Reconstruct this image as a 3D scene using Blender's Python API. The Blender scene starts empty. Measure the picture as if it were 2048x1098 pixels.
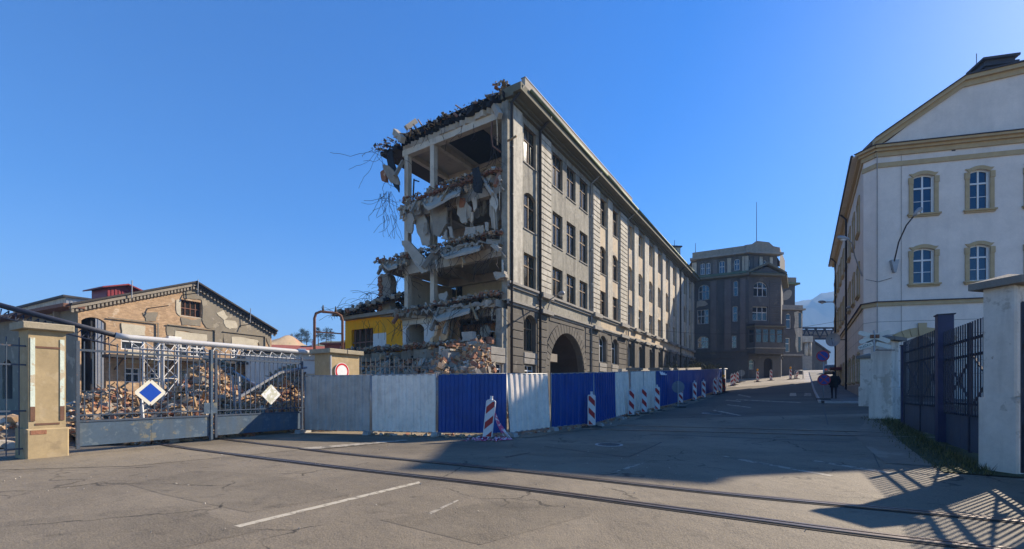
import bpy, bmesh, math, random
from mathutils import Vector, Matrix
random.seed(7)
RND = random.Random(11)
sc = bpy.context.scene
COL = sc.collection
# ------------------------------------------------------------------ camera, sky, sun, exposure
F, CX, HY, CAMZ = 900.0, 1024.0, 784.0, 1.6        # focal length, centre column, horizon row (2048 px wide picture), eye height
cam_d = bpy.data.cameras.new('camera'); cam = bpy.data.objects.new('camera', cam_d); COL.objects.link(cam)
cam.location = (0, 0, CAMZ); cam.rotation_euler = (math.pi/2, 0, 0)
cam_d.sensor_width = 36; cam_d.lens = 36*F/2048; cam_d.shift_y = (HY-549)/2048
cam_d.clip_start = 0.05; cam_d.clip_end = 20000
sc.camera = cam
SUN_EL, SUN_D = math.radians(31.3), Vector((0.86, 0.51)).normalized()
w = bpy.data.worlds.new('World'); sc.world = w; w.use_nodes = True
nt = w.node_tree; bg = nt.nodes['Background']
sky = nt.nodes.new('ShaderNodeTexSky'); sky.sky_type = 'NISHITA'; sky.sun_disc = False
sky.sun_elevation = SUN_EL; sky.sun_rotation = math.atan2(SUN_D.x, SUN_D.y)
sky.air_density = 1.0; sky.dust_density = 0.27; sky.ozone_density = 3.2; sky.altitude = 300
hs = nt.nodes.new('ShaderNodeHueSaturation'); hs.inputs['Saturation'].default_value = 1.48; hs.inputs['Hue'].default_value = 0.514
nt.links.new(sky.outputs[0], hs.inputs['Color']); nt.links.new(hs.outputs[0], bg.inputs[0]); bg.inputs[1].default_value = 0.08
sun_l = bpy.data.lights.new('sun', 'SUN'); sun_o = bpy.data.objects.new('sun', sun_l); COL.objects.link(sun_o)
sun_l.energy = 5.0; sun_l.angle = math.radians(0.53); sun_l.color = (1.0, 0.87, 0.70)
sd = Vector((SUN_D.x*math.cos(SUN_EL), SUN_D.y*math.cos(SUN_EL), math.sin(SUN_EL)))
sun_o.rotation_euler = sd.to_track_quat('Z', 'Y').to_euler(); sun_o.location = (30, 20, 60)
sc.view_settings.view_transform = 'Standard'; sc.view_settings.look = 'None'
sc.view_settings.exposure = 1.38; sc.view_settings.gamma = 1.0; sc.view_settings.use_curve_mapping = False
sc.render.engine = 'CYCLES'
sc.cycles.max_bounces = 6; sc.cycles.diffuse_bounces = 3; sc.cycles.glossy_bounces = 3
sc.cycles.transparent_max_bounces = 12; sc.cycles.volume_bounces = 0
sc.cycles.use_denoising = True
# ------------------------------------------------------------------ photo pixel -> place
def rx(x): return (x-CX)/F
def at(x, y, Y): return Vector((rx(x)*Y, Y, CAMZ+(HY-y)/F*Y))
D2 = Vector((.542, .84)).normalized(); N2 = Vector((D2.y, -D2.x))   # street direction and its right-hand normal
def sm(a, b, x):
    t = min(1, max(0, (x-a)/(b-a))); return t*t*(3-2*t)
def terrain(X, Y):
    s = X*D2.x+Y*D2.y; c = X*N2.x+Y*N2.y
    def ramp(a, k, wd=3.0):
        q = s-a
        return 0 if q < -wd else (k*q if q > wd else k*(q+wd)**2/(4*wd))
    h = ramp(14, .047)+ramp(50, .030, 5)-ramp(105, .05, 10)
    return h*sm(-36, -17, c)
def gp(x, y, dz=0.0):
    lo, hi = 2.0, 400.0
    f = lambda Y: CAMZ+(HY-y)/F*Y-terrain(rx(x)*Y, Y)-dz
    Y = lo; step = .25
    while Y < hi and f(Y) > 0: Y += step
    a, b = Y-step, Y
    for _ in range(30):
        m = (a+b)/2
        if f(m) > 0: a = m
        else: b = m
    return Vector((rx(x)*a, a, terrain(rx(x)*a, a)+dz))
# ------------------------------------------------------------------ mesh builder
class Fr:
    def __init__(s, o, ux, uy=None, uz=(0, 0, 1)):
        s.o = Vector(o); s.x = Vector(ux).normalized(); s.z = Vector(uz).normalized()
        s.y = Vector(uy).normalized() if uy is not None else s.z.cross(s.x).normalized()
    def p(s, a, b=0, c=0): return s.o+s.x*a+s.y*b+s.z*c
W0 = Fr((0, 0, 0), (1, 0, 0))
class MB:
    def __init__(s): s.v = []; s.f = []; s.m = []
    def add(s, vs, fs, mi=0):
        n = len(s.v); s.v += [tuple(p) for p in vs]
        for f in fs: s.f.append([i+n for i in f]); s.m.append(mi)
    def poly(s, pts, mi=0): s.add(pts, [list(range(len(pts)))], mi)
    def box(s, fr, x0, x1, y0, y1, z0, z1, mi=0):
        P = [fr.p(x, y, z) for z in (z0, z1) for y in (y0, y1) for x in (x0, x1)]
        s.add(P, [[0, 2, 3, 1], [4, 5, 7, 6], [0, 1, 5, 4], [2, 6, 7, 3], [0, 4, 6, 2], [1, 3, 7, 5]], mi); return s
    def bbox(s, fr, x0, x1, y0, y1, z0, z1, b=.02, mi=0):
        # box with chamfered front (y0) edges
        P = [fr.p(x0+b, y0, z0+b), fr.p(x1-b, y0, z0+b), fr.p(x1-b, y0, z1-b), fr.p(x0+b, y0, z1-b),
             fr.p(x0, y0+b, z0), fr.p(x1, y0+b, z0), fr.p(x1, y0+b, z1), fr.p(x0, y0+b, z1),
             fr.p(x0, y1, z0), fr.p(x1, y1, z0), fr.p(x1, y1, z1), fr.p(x0, y1, z1)]
        s.add(P, [[0, 1, 2, 3], [4, 5, 1, 0], [5, 6, 2, 1], [6, 7, 3, 2], [7, 4, 0, 3], [8, 9, 5, 4], [9, 10, 6, 5], [10, 11, 7, 6], [11, 8, 4, 7], [11, 10, 9, 8]], mi); return s
    def prism(s, pts, d, mi=0):
        # pts: list of 3D points (planar), d: extrude vector
        n = len(pts); d = Vector(d); A = [Vector(p) for p in pts]; B = [p+d for p in A]
        fs = [list(range(n))[::-1], list(range(n, 2*n))]+[[i, (i+1) % n, n+(i+1) % n, n+i] for i in range(n)]
        s.add(A+B, fs, mi); return s
    def tube(s, path, r, n=8, mi=0, cap=True):
        path = [Vector(p) for p in path]; rings = []
        rr = r if isinstance(r, (list, tuple)) else [r]*len(path)
        prev = None
        for i, p in enumerate(path):
            a = path[max(0, i-1)]; b = path[min(len(path)-1, i+1)]
            t = (b-a).normalized() if (b-a).length > 1e-9 else Vector((0, 0, 1))
            if prev is None:
                u = t.cross(Vector((0, 0, 1))); 
                if u.length < .05: u = t.cross(Vector((1, 0, 0)))
            else: u = prev-t*prev.dot(t)
            u.normalize(); prev = u; v = t.cross(u)
            rings.append([p+u*(rr[i]*math.cos(k*2*math.pi/n))+v*(rr[i]*math.sin(k*2*math.pi/n)) for k in range(n)])
        vs = [q for R in rings for q in R]; fs = []
        for i in range(len(rings)-1):
            for k in range(n): fs.append([i*n+k, i*n+(k+1) % n, (i+1)*n+(k+1) % n, (i+1)*n+k])
        if cap: fs += [list(range(n))[::-1], [(len(rings)-1)*n+k for k in range(n)]]
        s.add(vs, fs, mi); return s
    def bar(s, a, b, wd, th, up=(0, 0, 1), mi=0):
        a = Vector(a); b = Vector(b); t = (b-a); L = t.length; t.normalize()
        u = Vector(up); y = u.cross(t)
        if y.length < .01: y = Vector((1, 0, 0)).cross(t)
        y.normalize(); z = t.cross(y)
        fr = Fr(a, t, y, z); s.box(fr, 0, L, -wd/2, wd/2, -th/2, th/2, mi); return s
    def disc(s, c, nrm, r, th, n=24, mi=0, mi2=None):
        nrm = Vector(nrm).normalized(); u = nrm.cross(Vector((0, 0, 1)))
        if u.length < .05: u = Vector((1, 0, 0))
        u.normalize(); v = u.cross(nrm); c = Vector(c)
        s.prism([c+u*(r*math.cos(2*math.pi*k/n))+v*(r*math.sin(2*math.pi*k/n)) for k in range(n)], nrm*th, mi); return s
    def mesh(s, name, mats, off=(0, 0, 0), smooth=False):
        me = bpy.data.meshes.new(name); o = Vector(off)
        me.from_pydata([(p[0]-o[0], p[1]-o[1], p[2]-o[2]) for p in s.v], [], s.f)
        ms = mats if isinstance(mats, (list, tuple)) else [mats]
        for m in ms: me.materials.append(m)
        if len(ms) > 1: me.polygons.foreach_set('material_index', s.m)
        if smooth: me.polygons.foreach_set('use_smooth', [True]*len(me.polygons))
        me.update(); return me
    def build(s, name, mats, parent=None, smooth=False, loc=None, **tags):
        if parent is not None: off = root_loc(parent)
        else: off = Vector(loc) if loc is not None else Vector((0, 0, 0))
        o = bpy.data.objects.new(name, s.mesh(name, mats, off, smooth)); COL.objects.link(o)
        if parent is not None: o.parent = parent
        else: o.location = off
        for k, val in tags.items():
            if val is not None: o['category' if k == 'cat' else k] = val
        return o
def root_loc(o):
    l = Vector((0, 0, 0))
    while o is not None: l += o.location; o = o.parent
    return l
def thing(name, label, cat, loc=(0, 0, 0), group=None):
    o = bpy.data.objects.new(name, None); COL.objects.link(o); o.location = loc; o.empty_display_size = .2
    o['label'] = label; o['category'] = cat
    if group: o['group'] = group
    return o
def inst(me, name, parent, wloc):
    o = bpy.data.objects.new(name, me); COL.objects.link(o); o.parent = parent
    o.location = Vector(wloc)-(root_loc(parent) if parent is not None else Vector((0, 0, 0))); return o
# ------------------------------------------------------------------ materials
def rgb(c): return (c[0], c[1], c[2], 1)
def mat(name, col, rough=.85, var=.14, scale=1.5, bump=.25, bscale=14, patch=None, streak=None, grime=None, metal=0, spec=.3, tint=None):
    m = bpy.data.materials.new(name); m.use_nodes = True; T = m.node_tree; N = T.nodes; L = T.links
    b = N['Principled BSDF']; b.inputs['Roughness'].default_value = rough; b.inputs['Metallic'].default_value = metal
    b.inputs['Specular IOR Level'].default_value = spec
    g = N.new('ShaderNodeNewGeometry')
    def noise(sc_, det=6, ro=.6, zs=1.0, off=0):
        mp = N.new('ShaderNodeMapping'); mp.inputs['Scale'].default_value = (1, 1, zs); mp.inputs['Location'].default_value = (off, off*.7, off*1.3)
        L.new(g.outputs['Position'], mp.inputs['Vector'])
        n = N.new('ShaderNodeTexNoise'); n.inputs['Scale'].default_value = sc_; n.inputs['Detail'].default_value = det; n.inputs['Roughness'].default_value = ro
        L.new(mp.outputs[0], n.inputs['Vector']); return n
    def ramp(src, a, b_, c0=(0, 0, 0, 1), c1=(1, 1, 1, 1)):
        r = N.new('ShaderNodeValToRGB'); r.color_ramp.elements[0].position = a; r.color_ramp.elements[1].position = b_
        r.color_ramp.elements[0].color = c0; r.color_ramp.elements[1].color = c1; L.new(src, r.inputs[0]); return r
    def mix(fac, a, b_):
        x = N.new('ShaderNodeMix'); x.data_type = 'RGBA'
        if isinstance(fac, (int, float)): x.inputs[0].default_value = fac
        else: L.new(fac, x.inputs[0])
        for i, q in ((6, a), (7, b_)):
            if isinstance(q, tuple): x.inputs[i].default_value = q
            else: L.new(q, x.inputs[i])
        return x.outputs[2]
    c2 = tint if tint else tuple(min(1, k*(1+var)) for k in col)
    cur = ramp(noise(scale).outputs[0], .3, .72, rgb(tuple(k*(1-var) for k in col)), rgb(c2)).outputs[0]
    fine = ramp(noise(scale*9, 8, .7, off=3).outputs[0], .35, .65)
    cur = mix(.22*var/.14 if var < .6 else .8, cur, mix(fine.outputs[0], rgb(tuple(k*.72 for k in col)), rgb(tuple(min(1, k*1.22) for k in col))))
    i = 0
    for pa in (patch or []):
        pc, psc, th, am = pa; i += 1
        mk = ramp(noise(psc, 7, .62, off=17*i).outputs[0], th, th+.035)
        mm = N.new('ShaderNodeMath'); mm.operation = 'MULTIPLY'; mm.inputs[1].default_value = am; L.new(mk.outputs[0], mm.inputs[0])
        cur = mix(mm.outputs[0], cur, rgb(pc))
    if streak:
        sc_, am = streak[1], streak[2]
        mk = ramp(noise(sc_, 5, .6, zs=.12, off=31).outputs[0], .48, .75)
        mm = N.new('ShaderNodeMath'); mm.operation = 'MULTIPLY'; mm.inputs[1].default_value = am; L.new(mk.outputs[0], mm.inputs[0])
        cur = mix(mm.outputs[0], cur, rgb(streak[0]))
    if grime:
        mk = ramp(noise(grime[1], 9, .68, off=47).outputs[0], .45, .8)
        mm = N.new('ShaderNodeMath'); mm.operation = 'MULTIPLY'; mm.inputs[1].default_value = grime[2]; L.new(mk.outputs[0], mm.inputs[0])
        cur = mix(mm.outputs[0], cur, rgb(grime[0]))
    L.new(cur, b.inputs['Base Color'])
    if bump:
        bp = N.new('ShaderNodeBump'); bp.inputs['Strength'].default_value = bump; bp.inputs['Distance'].default_value = .03
        L.new(noise(bscale, 6, .7, off=5).outputs[0], bp.inputs['Height']); L.new(bp.outputs[0], b.inputs['Normal'])
    return m
def glass(name, tint=(.03, .035, .04), see=.35, rough=.03):
    m = bpy.data.materials.new(name); m.use_nodes = True; T = m.node_tree; N = T.nodes; L = T.links
    b = N['Principled BSDF']; b.inputs['Base Color'].default_value = rgb(tint); b.inputs['Roughness'].default_value = rough; b.inputs['Specular IOR Level'].default_value = .9
    g = N.new('ShaderNodeNewGeometry'); n = N.new('ShaderNodeTexNoise'); n.inputs['Scale'].default_value = .9; n.inputs['Detail'].default_value = 3
    L.new(g.outputs['Position'], n.inputs['Vector'])
    bp = N.new('ShaderNodeBump'); bp.inputs['Strength'].default_value = .12; bp.inputs['Distance'].default_value = .05
    L.new(n.outputs[0], bp.inputs['Height']); L.new(bp.outputs[0], b.inputs['Normal'])
    if see:
        t = N.new('ShaderNodeBsdfTransparent'); t.inputs[0].default_value = (.8, .85, .85, 1); mx = N.new('ShaderNodeMixShader'); mx.inputs[0].default_value = see
        L.new(b.outputs[0], mx.inputs[1]); L.new(t.outputs[0], mx.inputs[2]); L.new(mx.outputs[0], N['Material Output'].inputs[0])
    return m
M = {}
M['plaster'] = mat('grey_plaster', (.31, .29, .235), .9, .25, .7, .4, 18, patch=[((.37, .345, .29), 1.1, .6, .6), ((.17, .155, .13), .8, .6, .6)], streak=((.11, .10, .085), 2.4, .85), grime=((.09, .085, .07), 3.5, .6))
M['pale_plaster'] = mat('pale_plaster', (.53, .49, .40), .9, .2, .8, .3, 18, patch=[((.36, .33, .28), 1.3, .6, .5)], streak=((.19, .17, .14), 2.8, .75), grime=((.17, .15, .12), 4, .6))
M['tan_plaster'] = mat('tan_plaster', (.52, .42, .29), .9, .2, .9, .3, 18, patch=[((.34, .31, .26), .9, .54, .8), ((.52, .40, .3), 2, .66, .6)], streak=((.26, .23, .19), 2, .4))
M['dark_plaster'] = mat('sooty_stucco', (.125, .112, .093), .92, .22, .9, .35, 16, patch=[((.21, .19, .16), 1.5, .6, .6)], streak=((.06, .056, .05), 1.8, .6))
M['trim_stone'] = mat('trim_stone', (.30, .28, .245), .9, .2, 1.2, .3, 20, grime=((.13, .125, .115), 2, .6))
M['soffit'] = mat('weathered_eave', (.15, .14, .10), .9, .25, 1.5, .3, 12, grime=((.12, .13, .09), 2.5, .6))
M['green_metal'] = mat('green_copper_gutter', (.17, .21, .12), .6, .25, 2, .15, 20, metal=.2, grime=((.1, .1, .06), 3, .5))
M['pipe_dark'] = mat('dark_downpipe', (.035, .03, .028), .6, .3, 3, .1, 20)
M['pipe_grey'] = mat('zinc_downpipe', (.33, .34, .35), .5, .15, 3, .1, 20, metal=.3)
M['brown_wood'] = mat('brown_window_wood', (.20, .135, .08), .75, .3, 4, .2, 30, patch=[((.28, .22, .15), 5, .6, .6)])
M['pale_wood'] = mat('pale_inner_wood', (.62, .48, .3), .75, .25, 4, .2, 30, patch=[((.2, .13, .07), 3, .55, .7)])
M['white_frame'] = mat('white_window_paint', (.72, .72, .70), .5, .08, 3, .05, 30)
M['glass_old'] = glass('old_dusty_glass', (.05, .043, .035), .62, .12)
M['glass_clear'] = glass('clear_glass', (.03, .04, .05), .12, .02)
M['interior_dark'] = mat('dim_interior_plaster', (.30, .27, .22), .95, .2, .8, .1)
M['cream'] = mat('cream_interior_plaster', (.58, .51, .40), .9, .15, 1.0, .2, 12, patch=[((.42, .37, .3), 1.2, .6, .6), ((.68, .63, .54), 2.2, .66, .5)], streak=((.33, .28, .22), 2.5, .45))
M['ceiling'] = mat('ceiling_plaster', (.44, .38, .30), .9, .14, .8, .2, 12, patch=[((.33, .28, .22), 1.0, .62, .6)])
M['orange_wall'] = mat('peach_wall', (.72, .45, .24), .9, .15, 1.2, .2, 12, patch=[((.55, .43, .32), 1.0, .56, .7)], streak=((.4, .3, .2), 2.5, .4))
M['yellow_wall'] = mat('yellow_wall', (.88, .36, .004), .85, .1, 1.5, .15, 12, streak=((.40, .26, .06), 2.2, .5), patch=[((.5, .4, .2), 2.5, .68, .7)])
M['white_wall'] = mat('whitewash', (.66, .64, .6), .9, .1, 1.2, .2, 12, streak=((.4, .38, .35), 3, .5))
M['concrete'] = mat('broken_concrete', (.285, .25, .20), .95, .25, 2.5, .6, 16, patch=[((.22, .2, .18), 2, .6, .6), ((.46, .43, .39), 4, .64, .5)])
M['concrete_pale'] = mat('pale_concrete', (.40, .355, .285), .95, .2, 2, .5, 16, patch=[((.36, .33, .29), 2, .58, .6)])
M['brick'] = mat('broken_brick', (.30, .14, .082), .95, .35, 3.5, .6, 18, patch=[((.5, .40, .30), 3, .6, .7)])
M['brick_tan'] = mat('sandy_brick', (.38, .25, .145), .95, .3, 3.5, .6, 18, patch=[((.6, .5, .4), 3, .6, .7)])
M['tar'] = mat('tar_felt', (.018, .018, .02), .7, .4, 4, .4, 14)
M['rust'] = mat('rusty_steel', (.20, .095, .06), .8, .35, 5, .3, 30, patch=[((.10, .06, .05), 6, .55, .7)])
M['rebar'] = mat('bent_rebar', (.045, .035, .03), .8, .3, 5, .2)
M['wood_debris'] = mat('splintered_wood', (.36, .24, .13), .9, .3, 5, .4, 30)
# ------------------------------------------------------------------ ground, road, rails
def asphalt(name, col, dust, dustam, cracks=True, dark=None):
    m = bpy.data.materials.new(name); m.use_nodes = True; T = m.node_tree; N = T.nodes; L = T.links
    b = N['Principled BSDF']; b.inputs['Roughness'].default_value = .78; b.inputs['Specular IOR Level'].default_value = .3
    g = N.new('ShaderNodeNewGeometry')
    def noise(s, d=6, r=.6, loc=(0, 0, 0), scl=(1, 1, 1)):
        mp = N.new('ShaderNodeMapping'); mp.inputs['Location'].default_value = loc; mp.inputs['Scale'].default_value = scl; L.new(g.outputs['Position'], mp.inputs[0])
        n = N.new('ShaderNodeTexNoise'); n.inputs['Scale'].default_value = s; n.inputs['Detail'].default_value = d; n.inputs['Roughness'].default_value = r; L.new(mp.outputs[0], n.inputs['Vector']); return n.outputs[0]
    def ramp(src, a, b_, c0=(0, 0, 0, 1), c1=(1, 1, 1, 1)):
        r = N.new('ShaderNodeValToRGB'); e = r.color_ramp.elements; e[0].position = a; e[1].position = b_; e[0].color = c0; e[1].color = c1; L.new(src, r.inputs[0]); return r.outputs[0]
    def mix(f, a, c, am=1.0, mode='MIX'):
        x = N.new('ShaderNodeMix'); x.data_type = 'RGBA'; x.blend_type = mode
        if am != 1.0:
            mm = N.new('ShaderNodeMath'); mm.operation = 'MULTIPLY'; mm.inputs[1].default_value = am; L.new(f, mm.inputs[0]); f = mm.outputs[0]
        L.new(f, x.inputs[0])
        for i, q in ((6, a), (7, c)):
            if isinstance(q, tuple): x.inputs[i].default_value = rgb(q)
            else: L.new(q, x.inputs[i])
        return x.outputs[2]
    cur = ramp(noise(.55, 5, .6), .3, .7, rgb(tuple(k*.78 for k in col)), rgb(tuple(k*1.2 for k in col)))
    cur = mix(ramp(noise(38, 4, .7), .38, .66), cur, tuple(min(1, k*2.3) for k in col), .5)              # aggregate
    cur = mix(ramp(noise(24, 5, .75, (4, 1, 0)), .52, .70), cur, tuple(k*.3 for k in col), .65)
    cur = mix(ramp(noise(.35, 7, .65, (9, 2, 0)), .46, .62), cur, dust, dustam)                           # dry dust
    cur = mix(ramp(noise(.28, 4, .5, (21, 5, 0), (.35, 1, 1)), .52, .66), cur, tuple(k*.62 for k in col), .55)   # worn dark lanes
    cur = mix(ramp(noise(2.2, 8, .75, (3, 8, 0)), .56, .66), cur, tuple(k*.55 for k in col), .6)
    cur = mix(ramp(noise(1.1, 8, .75, (13, 4, 0)), .58, .68), cur, tuple(min(1, k*1.55) for k in col), .5)
    hgt = noise(48, 3, .6)
    if cracks:
        nz = N.new('ShaderNodeTexNoise'); nz.inputs['Scale'].default_value = 1.3; nz.inputs['Detail'].default_value = 4; L.new(g.outputs['Position'], nz.inputs['Vector'])
        vm = N.new('ShaderNodeVectorMath'); vm.operation = 'MULTIPLY_ADD'; L.new(nz.outputs['Color'], vm.inputs[0]); vm.inputs[1].default_value = (.9, .9, .9); L.new(g.outputs['Position'], vm.inputs[2])
        vo = N.new('ShaderNodeTexVoronoi'); vo.feature = 'DISTANCE_TO_EDGE'; vo.inputs['Scale'].default_value = .42; L.new(vm.outputs[0], vo.inputs['Vector'])
        crk = ramp(vo.outputs['Distance'], .004, .011, (1, 1, 1, 1), (0, 0, 0, 1))
        gate = ramp(noise(.45, 3, .5, (13, 3, 0)), .50, .58)
        mm = N.new('ShaderNodeMath'); mm.operation = 'MULTIPLY'; L.new(crk, mm.inputs[0]); L.new(gate, mm.inputs[1])
        cur = mix(mm.outputs[0], cur, tuple(k*.22 for k in col), .8)
    if dark:
        cur = mix(ramp(noise(.5, 4, .6, (33, 3, 0)), .4, .6), cur, dark, .6)
    L.new(cur, b.inputs['Base Color'])
    bp = N.new('ShaderNodeBump'); bp.inputs['Strength'].default_value = .8; bp.inputs['Distance'].default_value = .012; L.new(hgt, bp.inputs['Height'])
    b2 = N.new('ShaderNodeBump'); b2.inputs['Strength'].default_value = .35; b2.inputs['Distance'].default_value = .08; L.new(noise(2.4, 5, .6), b2.inputs['Height']); L.new(bp.outputs[0], b2.inputs['Normal'])
    L.new(b2.outputs[0], b.inputs['Normal']); return m
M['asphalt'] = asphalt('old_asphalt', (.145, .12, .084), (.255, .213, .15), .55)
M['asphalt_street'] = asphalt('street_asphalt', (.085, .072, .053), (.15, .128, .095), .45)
M['asphalt_patch'] = asphalt('newer_asphalt_patch', (.128, .106, .074), (.225, .188, .132), .5, True)
M['dust'] = asphalt('dusty_strip', (.175, .145, .10), (.25, .207, .145), .6, False)
M['asphalt_far'] = asphalt('dusty_road_sun_glare', (.32, .285, .23), (.42, .37, .29), .5)  # dusty road, base colour also raised to paint in the sun glare
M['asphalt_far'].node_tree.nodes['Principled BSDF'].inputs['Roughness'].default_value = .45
M['dirt'] = mat('site_dirt', (.21, .17, .125), .95, .25, .6, .5, 9, patch=[((.3, .26, .2), .7, .55, .6)])
M['grass'] = mat('verge_grass', (.05, .058, .022), .9, .4, 5, .6, 30, patch=[((.16, .14, .05), 3, .6, .7)])
M['paving'] = asphalt('pavement_asphalt', (.11, .105, .098), (.15, .14, .125), .4)
M['kerb'] = mat('granite_kerb', (.38, .365, .34), .85, .2, 6, .3, 30)
M['paint'] = mat('worn_road_paint', (.46, .41, .31), .8, .15, 6, .2, 40, patch=[((.2, .17, .125), 9, .54, .8)])
M['paint_faint'] = mat('faded_road_paint', (.36, .32, .25), .85, .2, 6, .2, 40, patch=[((.12, .105, .08), 5, .5, .9)])
M['rail_steel'] = mat('worn_rail_steel', (.20, .17, .155), .38, .25, 6, .1, 30, metal=.75)
M['rail_dark'] = mat('rail_groove', (.03, .024, .02), .9, .3, 6, .3)
M['iron'] = mat('cast_iron', (.13, .125, .12), .6, .3, 8, .3, 40, metal=.3)
def sheet(name, poly, step, dz, material, kind='structure', jag=0, **tags):
    # convex polygon (XY) -> grid mesh that follows the terrain
    xs = [p[0] for p in poly]; ys = [p[1] for p in poly]
    bm = bmesh.new()
    nx = max(1, int((max(xs)-min(xs))/step)+1); ny = max(1, int((max(ys)-min(ys))/step)+1)
    bx0, by0 = min(xs)-1e-3, min(ys)-1e-3; sx = (max(xs)-bx0+1e-3)/nx; sy = (max(ys)-by0+1e-3)/ny
    V = [[bm.verts.new((bx0+i*sx, by0+j*sy, 0)) for j in range(ny+1)] for i in range(nx+1)]
    for i in range(nx):
        for j in range(ny): bm.faces.new((V[i][j], V[i+1][j], V[i+1][j+1], V[i][j+1]))
    area = sum(poly[i][0]*poly[(i+1) % len(poly)][1]-poly[(i+1) % len(poly)][0]*poly[i][1] for i in range(len(poly)))
    P = list(poly) if area > 0 else list(poly)[::-1]
    for i in range(len(P)):
        a = Vector((P[i][0], P[i][1], 0)); b = Vector((P[(i+1) % len(P)][0], P[(i+1) % len(P)][1], 0)); e = b-a
        if e.length < 1e-6: continue
        bmesh.ops.bisect_plane(bm, geom=bm.verts[:]+bm.edges[:]+bm.faces[:], plane_co=a, plane_no=(e.y, -e.x, 0), clear_outer=True)
    for v in bm.verts: v.co.z = terrain(v.co.x, v.co.y)+dz
    me = bpy.data.meshes.new(name); bm.to_mesh(me); bm.free(); me.materials.append(material)
    o = bpy.data.objects.new(name, me); COL.objects.link(o)
    if kind: o['kind'] = kind
    for k, v in tags.items(): o['category' if k == 'cat' else k] = v
    return o
def g2(x, y): p = gp(x, y); return (p.x, p.y)
# the ground: one sheet out to the horizon, finer near the camera
def ground():
    import itertools
    def axis(lim, fine, fs):
        a = [0.0]; s = fs
        while a[-1] < lim:
            if a[-1] > fine: s *= 1.25
            a.append(a[-1]+s)
        return a
    ax = axis(2400, 110, 2.5); xs = [-q for q in ax[:0:-1]]+ax; ys = [-q for q in axis(200, 20, 5)[:0:-1]]+axis(2400, 150, 2.5)
    v = []; f = []
    for x in xs:
        for y in ys: v.append((x, y, terrain(x, y)-.016))
    n = len(ys)
    for i in range(len(xs)-1):
        for j in range(n-1): f.append((i*n+j, (i+1)*n+j, (i+1)*n+j+1, i*n+j+1))
    me = bpy.data.meshes.new('ground'); me.from_pydata(v, [], f); me.materials.append(M['dirt'])
    o = bpy.data.objects.new('ground', me); COL.objects.link(o); o['kind'] = 'structure'
ground()
# key lines on the ground
GL = Vector((-11.5, 11.7)); GD = Vector((.484, .875)).normalized()      # works gate: left end and direction
HB = [g2(608, 866), g2(742, 869), g2(874, 872), g2(1016, 873), g2(1101, 861), g2(1188, 852), g2(1231, 839), g2(1262, 829.5), g2(1287, 824.5), g2(1311, 819), g2(1335, 814), g2(1357, 807.5), g2(1389, 799), g2(1414, 790), g2(1443, 780)]
RF = [(9.6, 8.9), (12.35, 12.85), (14.65, 16.8), (15.7, 18.4)]           # line of the gates on the other side
c0 = (GL.x-.2, GL.y-.5)
# crossing apron (in front of the gate and hoarding) and the street going up
S0 = (HB[3][0]+.35, HB[3][1]-.55); 
def along(p, a, b=0): return (p[0]+D2.x*a+N2.x*b, p[1]+D2.y*a+N2.y*b)
R0 = along(RF[0], 0, -1.6)
cut_a = S0; cut_b = along(R0, 3.0)
K0 = g2(1637, 806)                                      # pavement corner by the no-parking sign
sheet('road', [(-40, -12), (40, -12), (40, 9.5), (-40, 9.5)], 1.0, 0.0, M['asphalt'])
sheet('road', [(-40, 9.5), (9.5, 9.5), (16.5, 19.5), (16.5, 21), (-40, 21)], 1.0, 0.0, M['asphalt'])
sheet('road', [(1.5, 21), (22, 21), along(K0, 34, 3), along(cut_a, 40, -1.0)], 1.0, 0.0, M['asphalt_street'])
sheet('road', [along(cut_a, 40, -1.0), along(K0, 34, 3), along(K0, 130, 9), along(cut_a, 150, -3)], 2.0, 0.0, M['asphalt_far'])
# dusty strips
for i in range(3, 13):
    a, b = HB[i], HB[i+1]; sheet('dirt_verge', [along(a, 0, .9), along(b, 0, .75), along(b, 0, -3), along(a, 0, -3)], 1.0, .016+.0007*i, M['dust'])
sheet('dirt_verge', [(HB[0][0]-.2, HB[0][1]-.45), (HB[3][0]+.3, HB[3][1]-.5), (HB[3][0]+.1, HB[3][1]+3), (HB[0][0], HB[0][1]+3)], 1.0, .012, M['dust'])
sheet('dirt_verge', [(-13.5, 8.6), (-8.2, 9.7), (-4.6, 13.9), (-6.6, 15.6), (-9.3, 14.6), (-11.3, 11.1)], .8, .006, M['dust'])
# grass verge by the gates
vg = [along(RF[0], -.6, -.9), along(RF[0], -.6, .6), along(RF[3], .2, .6), along(RF[3], .2, -.5), along(RF[1], .5, -1.0)]
sheet('grass_verge', vg, .5, .02, M['grass'])
sheet('gravel_verge', [along(RF[0], .2, -1.7), along(RF[0], .2, -.7), along(RF[3], -.5, -.4), along(RF[3], -.5, -1.0), along(RF[1], .6, -2.0)], .5, .012, M['dirt'])
def grass_blades():
    mb = MB(); r = random.Random(5)
    for _ in range(3000):
        t = r.random(); a = r.uniform(-.6, 12.0); b = -.15-abs(r.gauss(0, .38))
        if b < -1.15: continue
        p = along(RF[0], a, b); z = terrain(p[0], p[1])+.015
        h = r.uniform(.05, .17)*(1.3 if b > -.4 else .8); an = r.uniform(0, 6.28); q = Vector((math.cos(an), math.sin(an), 0)); lean = Vector((r.uniform(-1, 1), r.uniform(-1, 1), 0))*h*.5
        c = Vector((p[0], p[1], z))
        mb.add([c-q*.008, c+q*.008, c+lean+Vector((0, 0, h))], [[0, 1, 2]], r.randrange(2))
    mb.build('grass', [M['grass'], mat('dry_grass', (.15, .14, .05), .9, .3, 5, 0)], kind='stuff', label='tufts of grass along the foot of the iron gates', cat='grass')
grass_blades()
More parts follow.
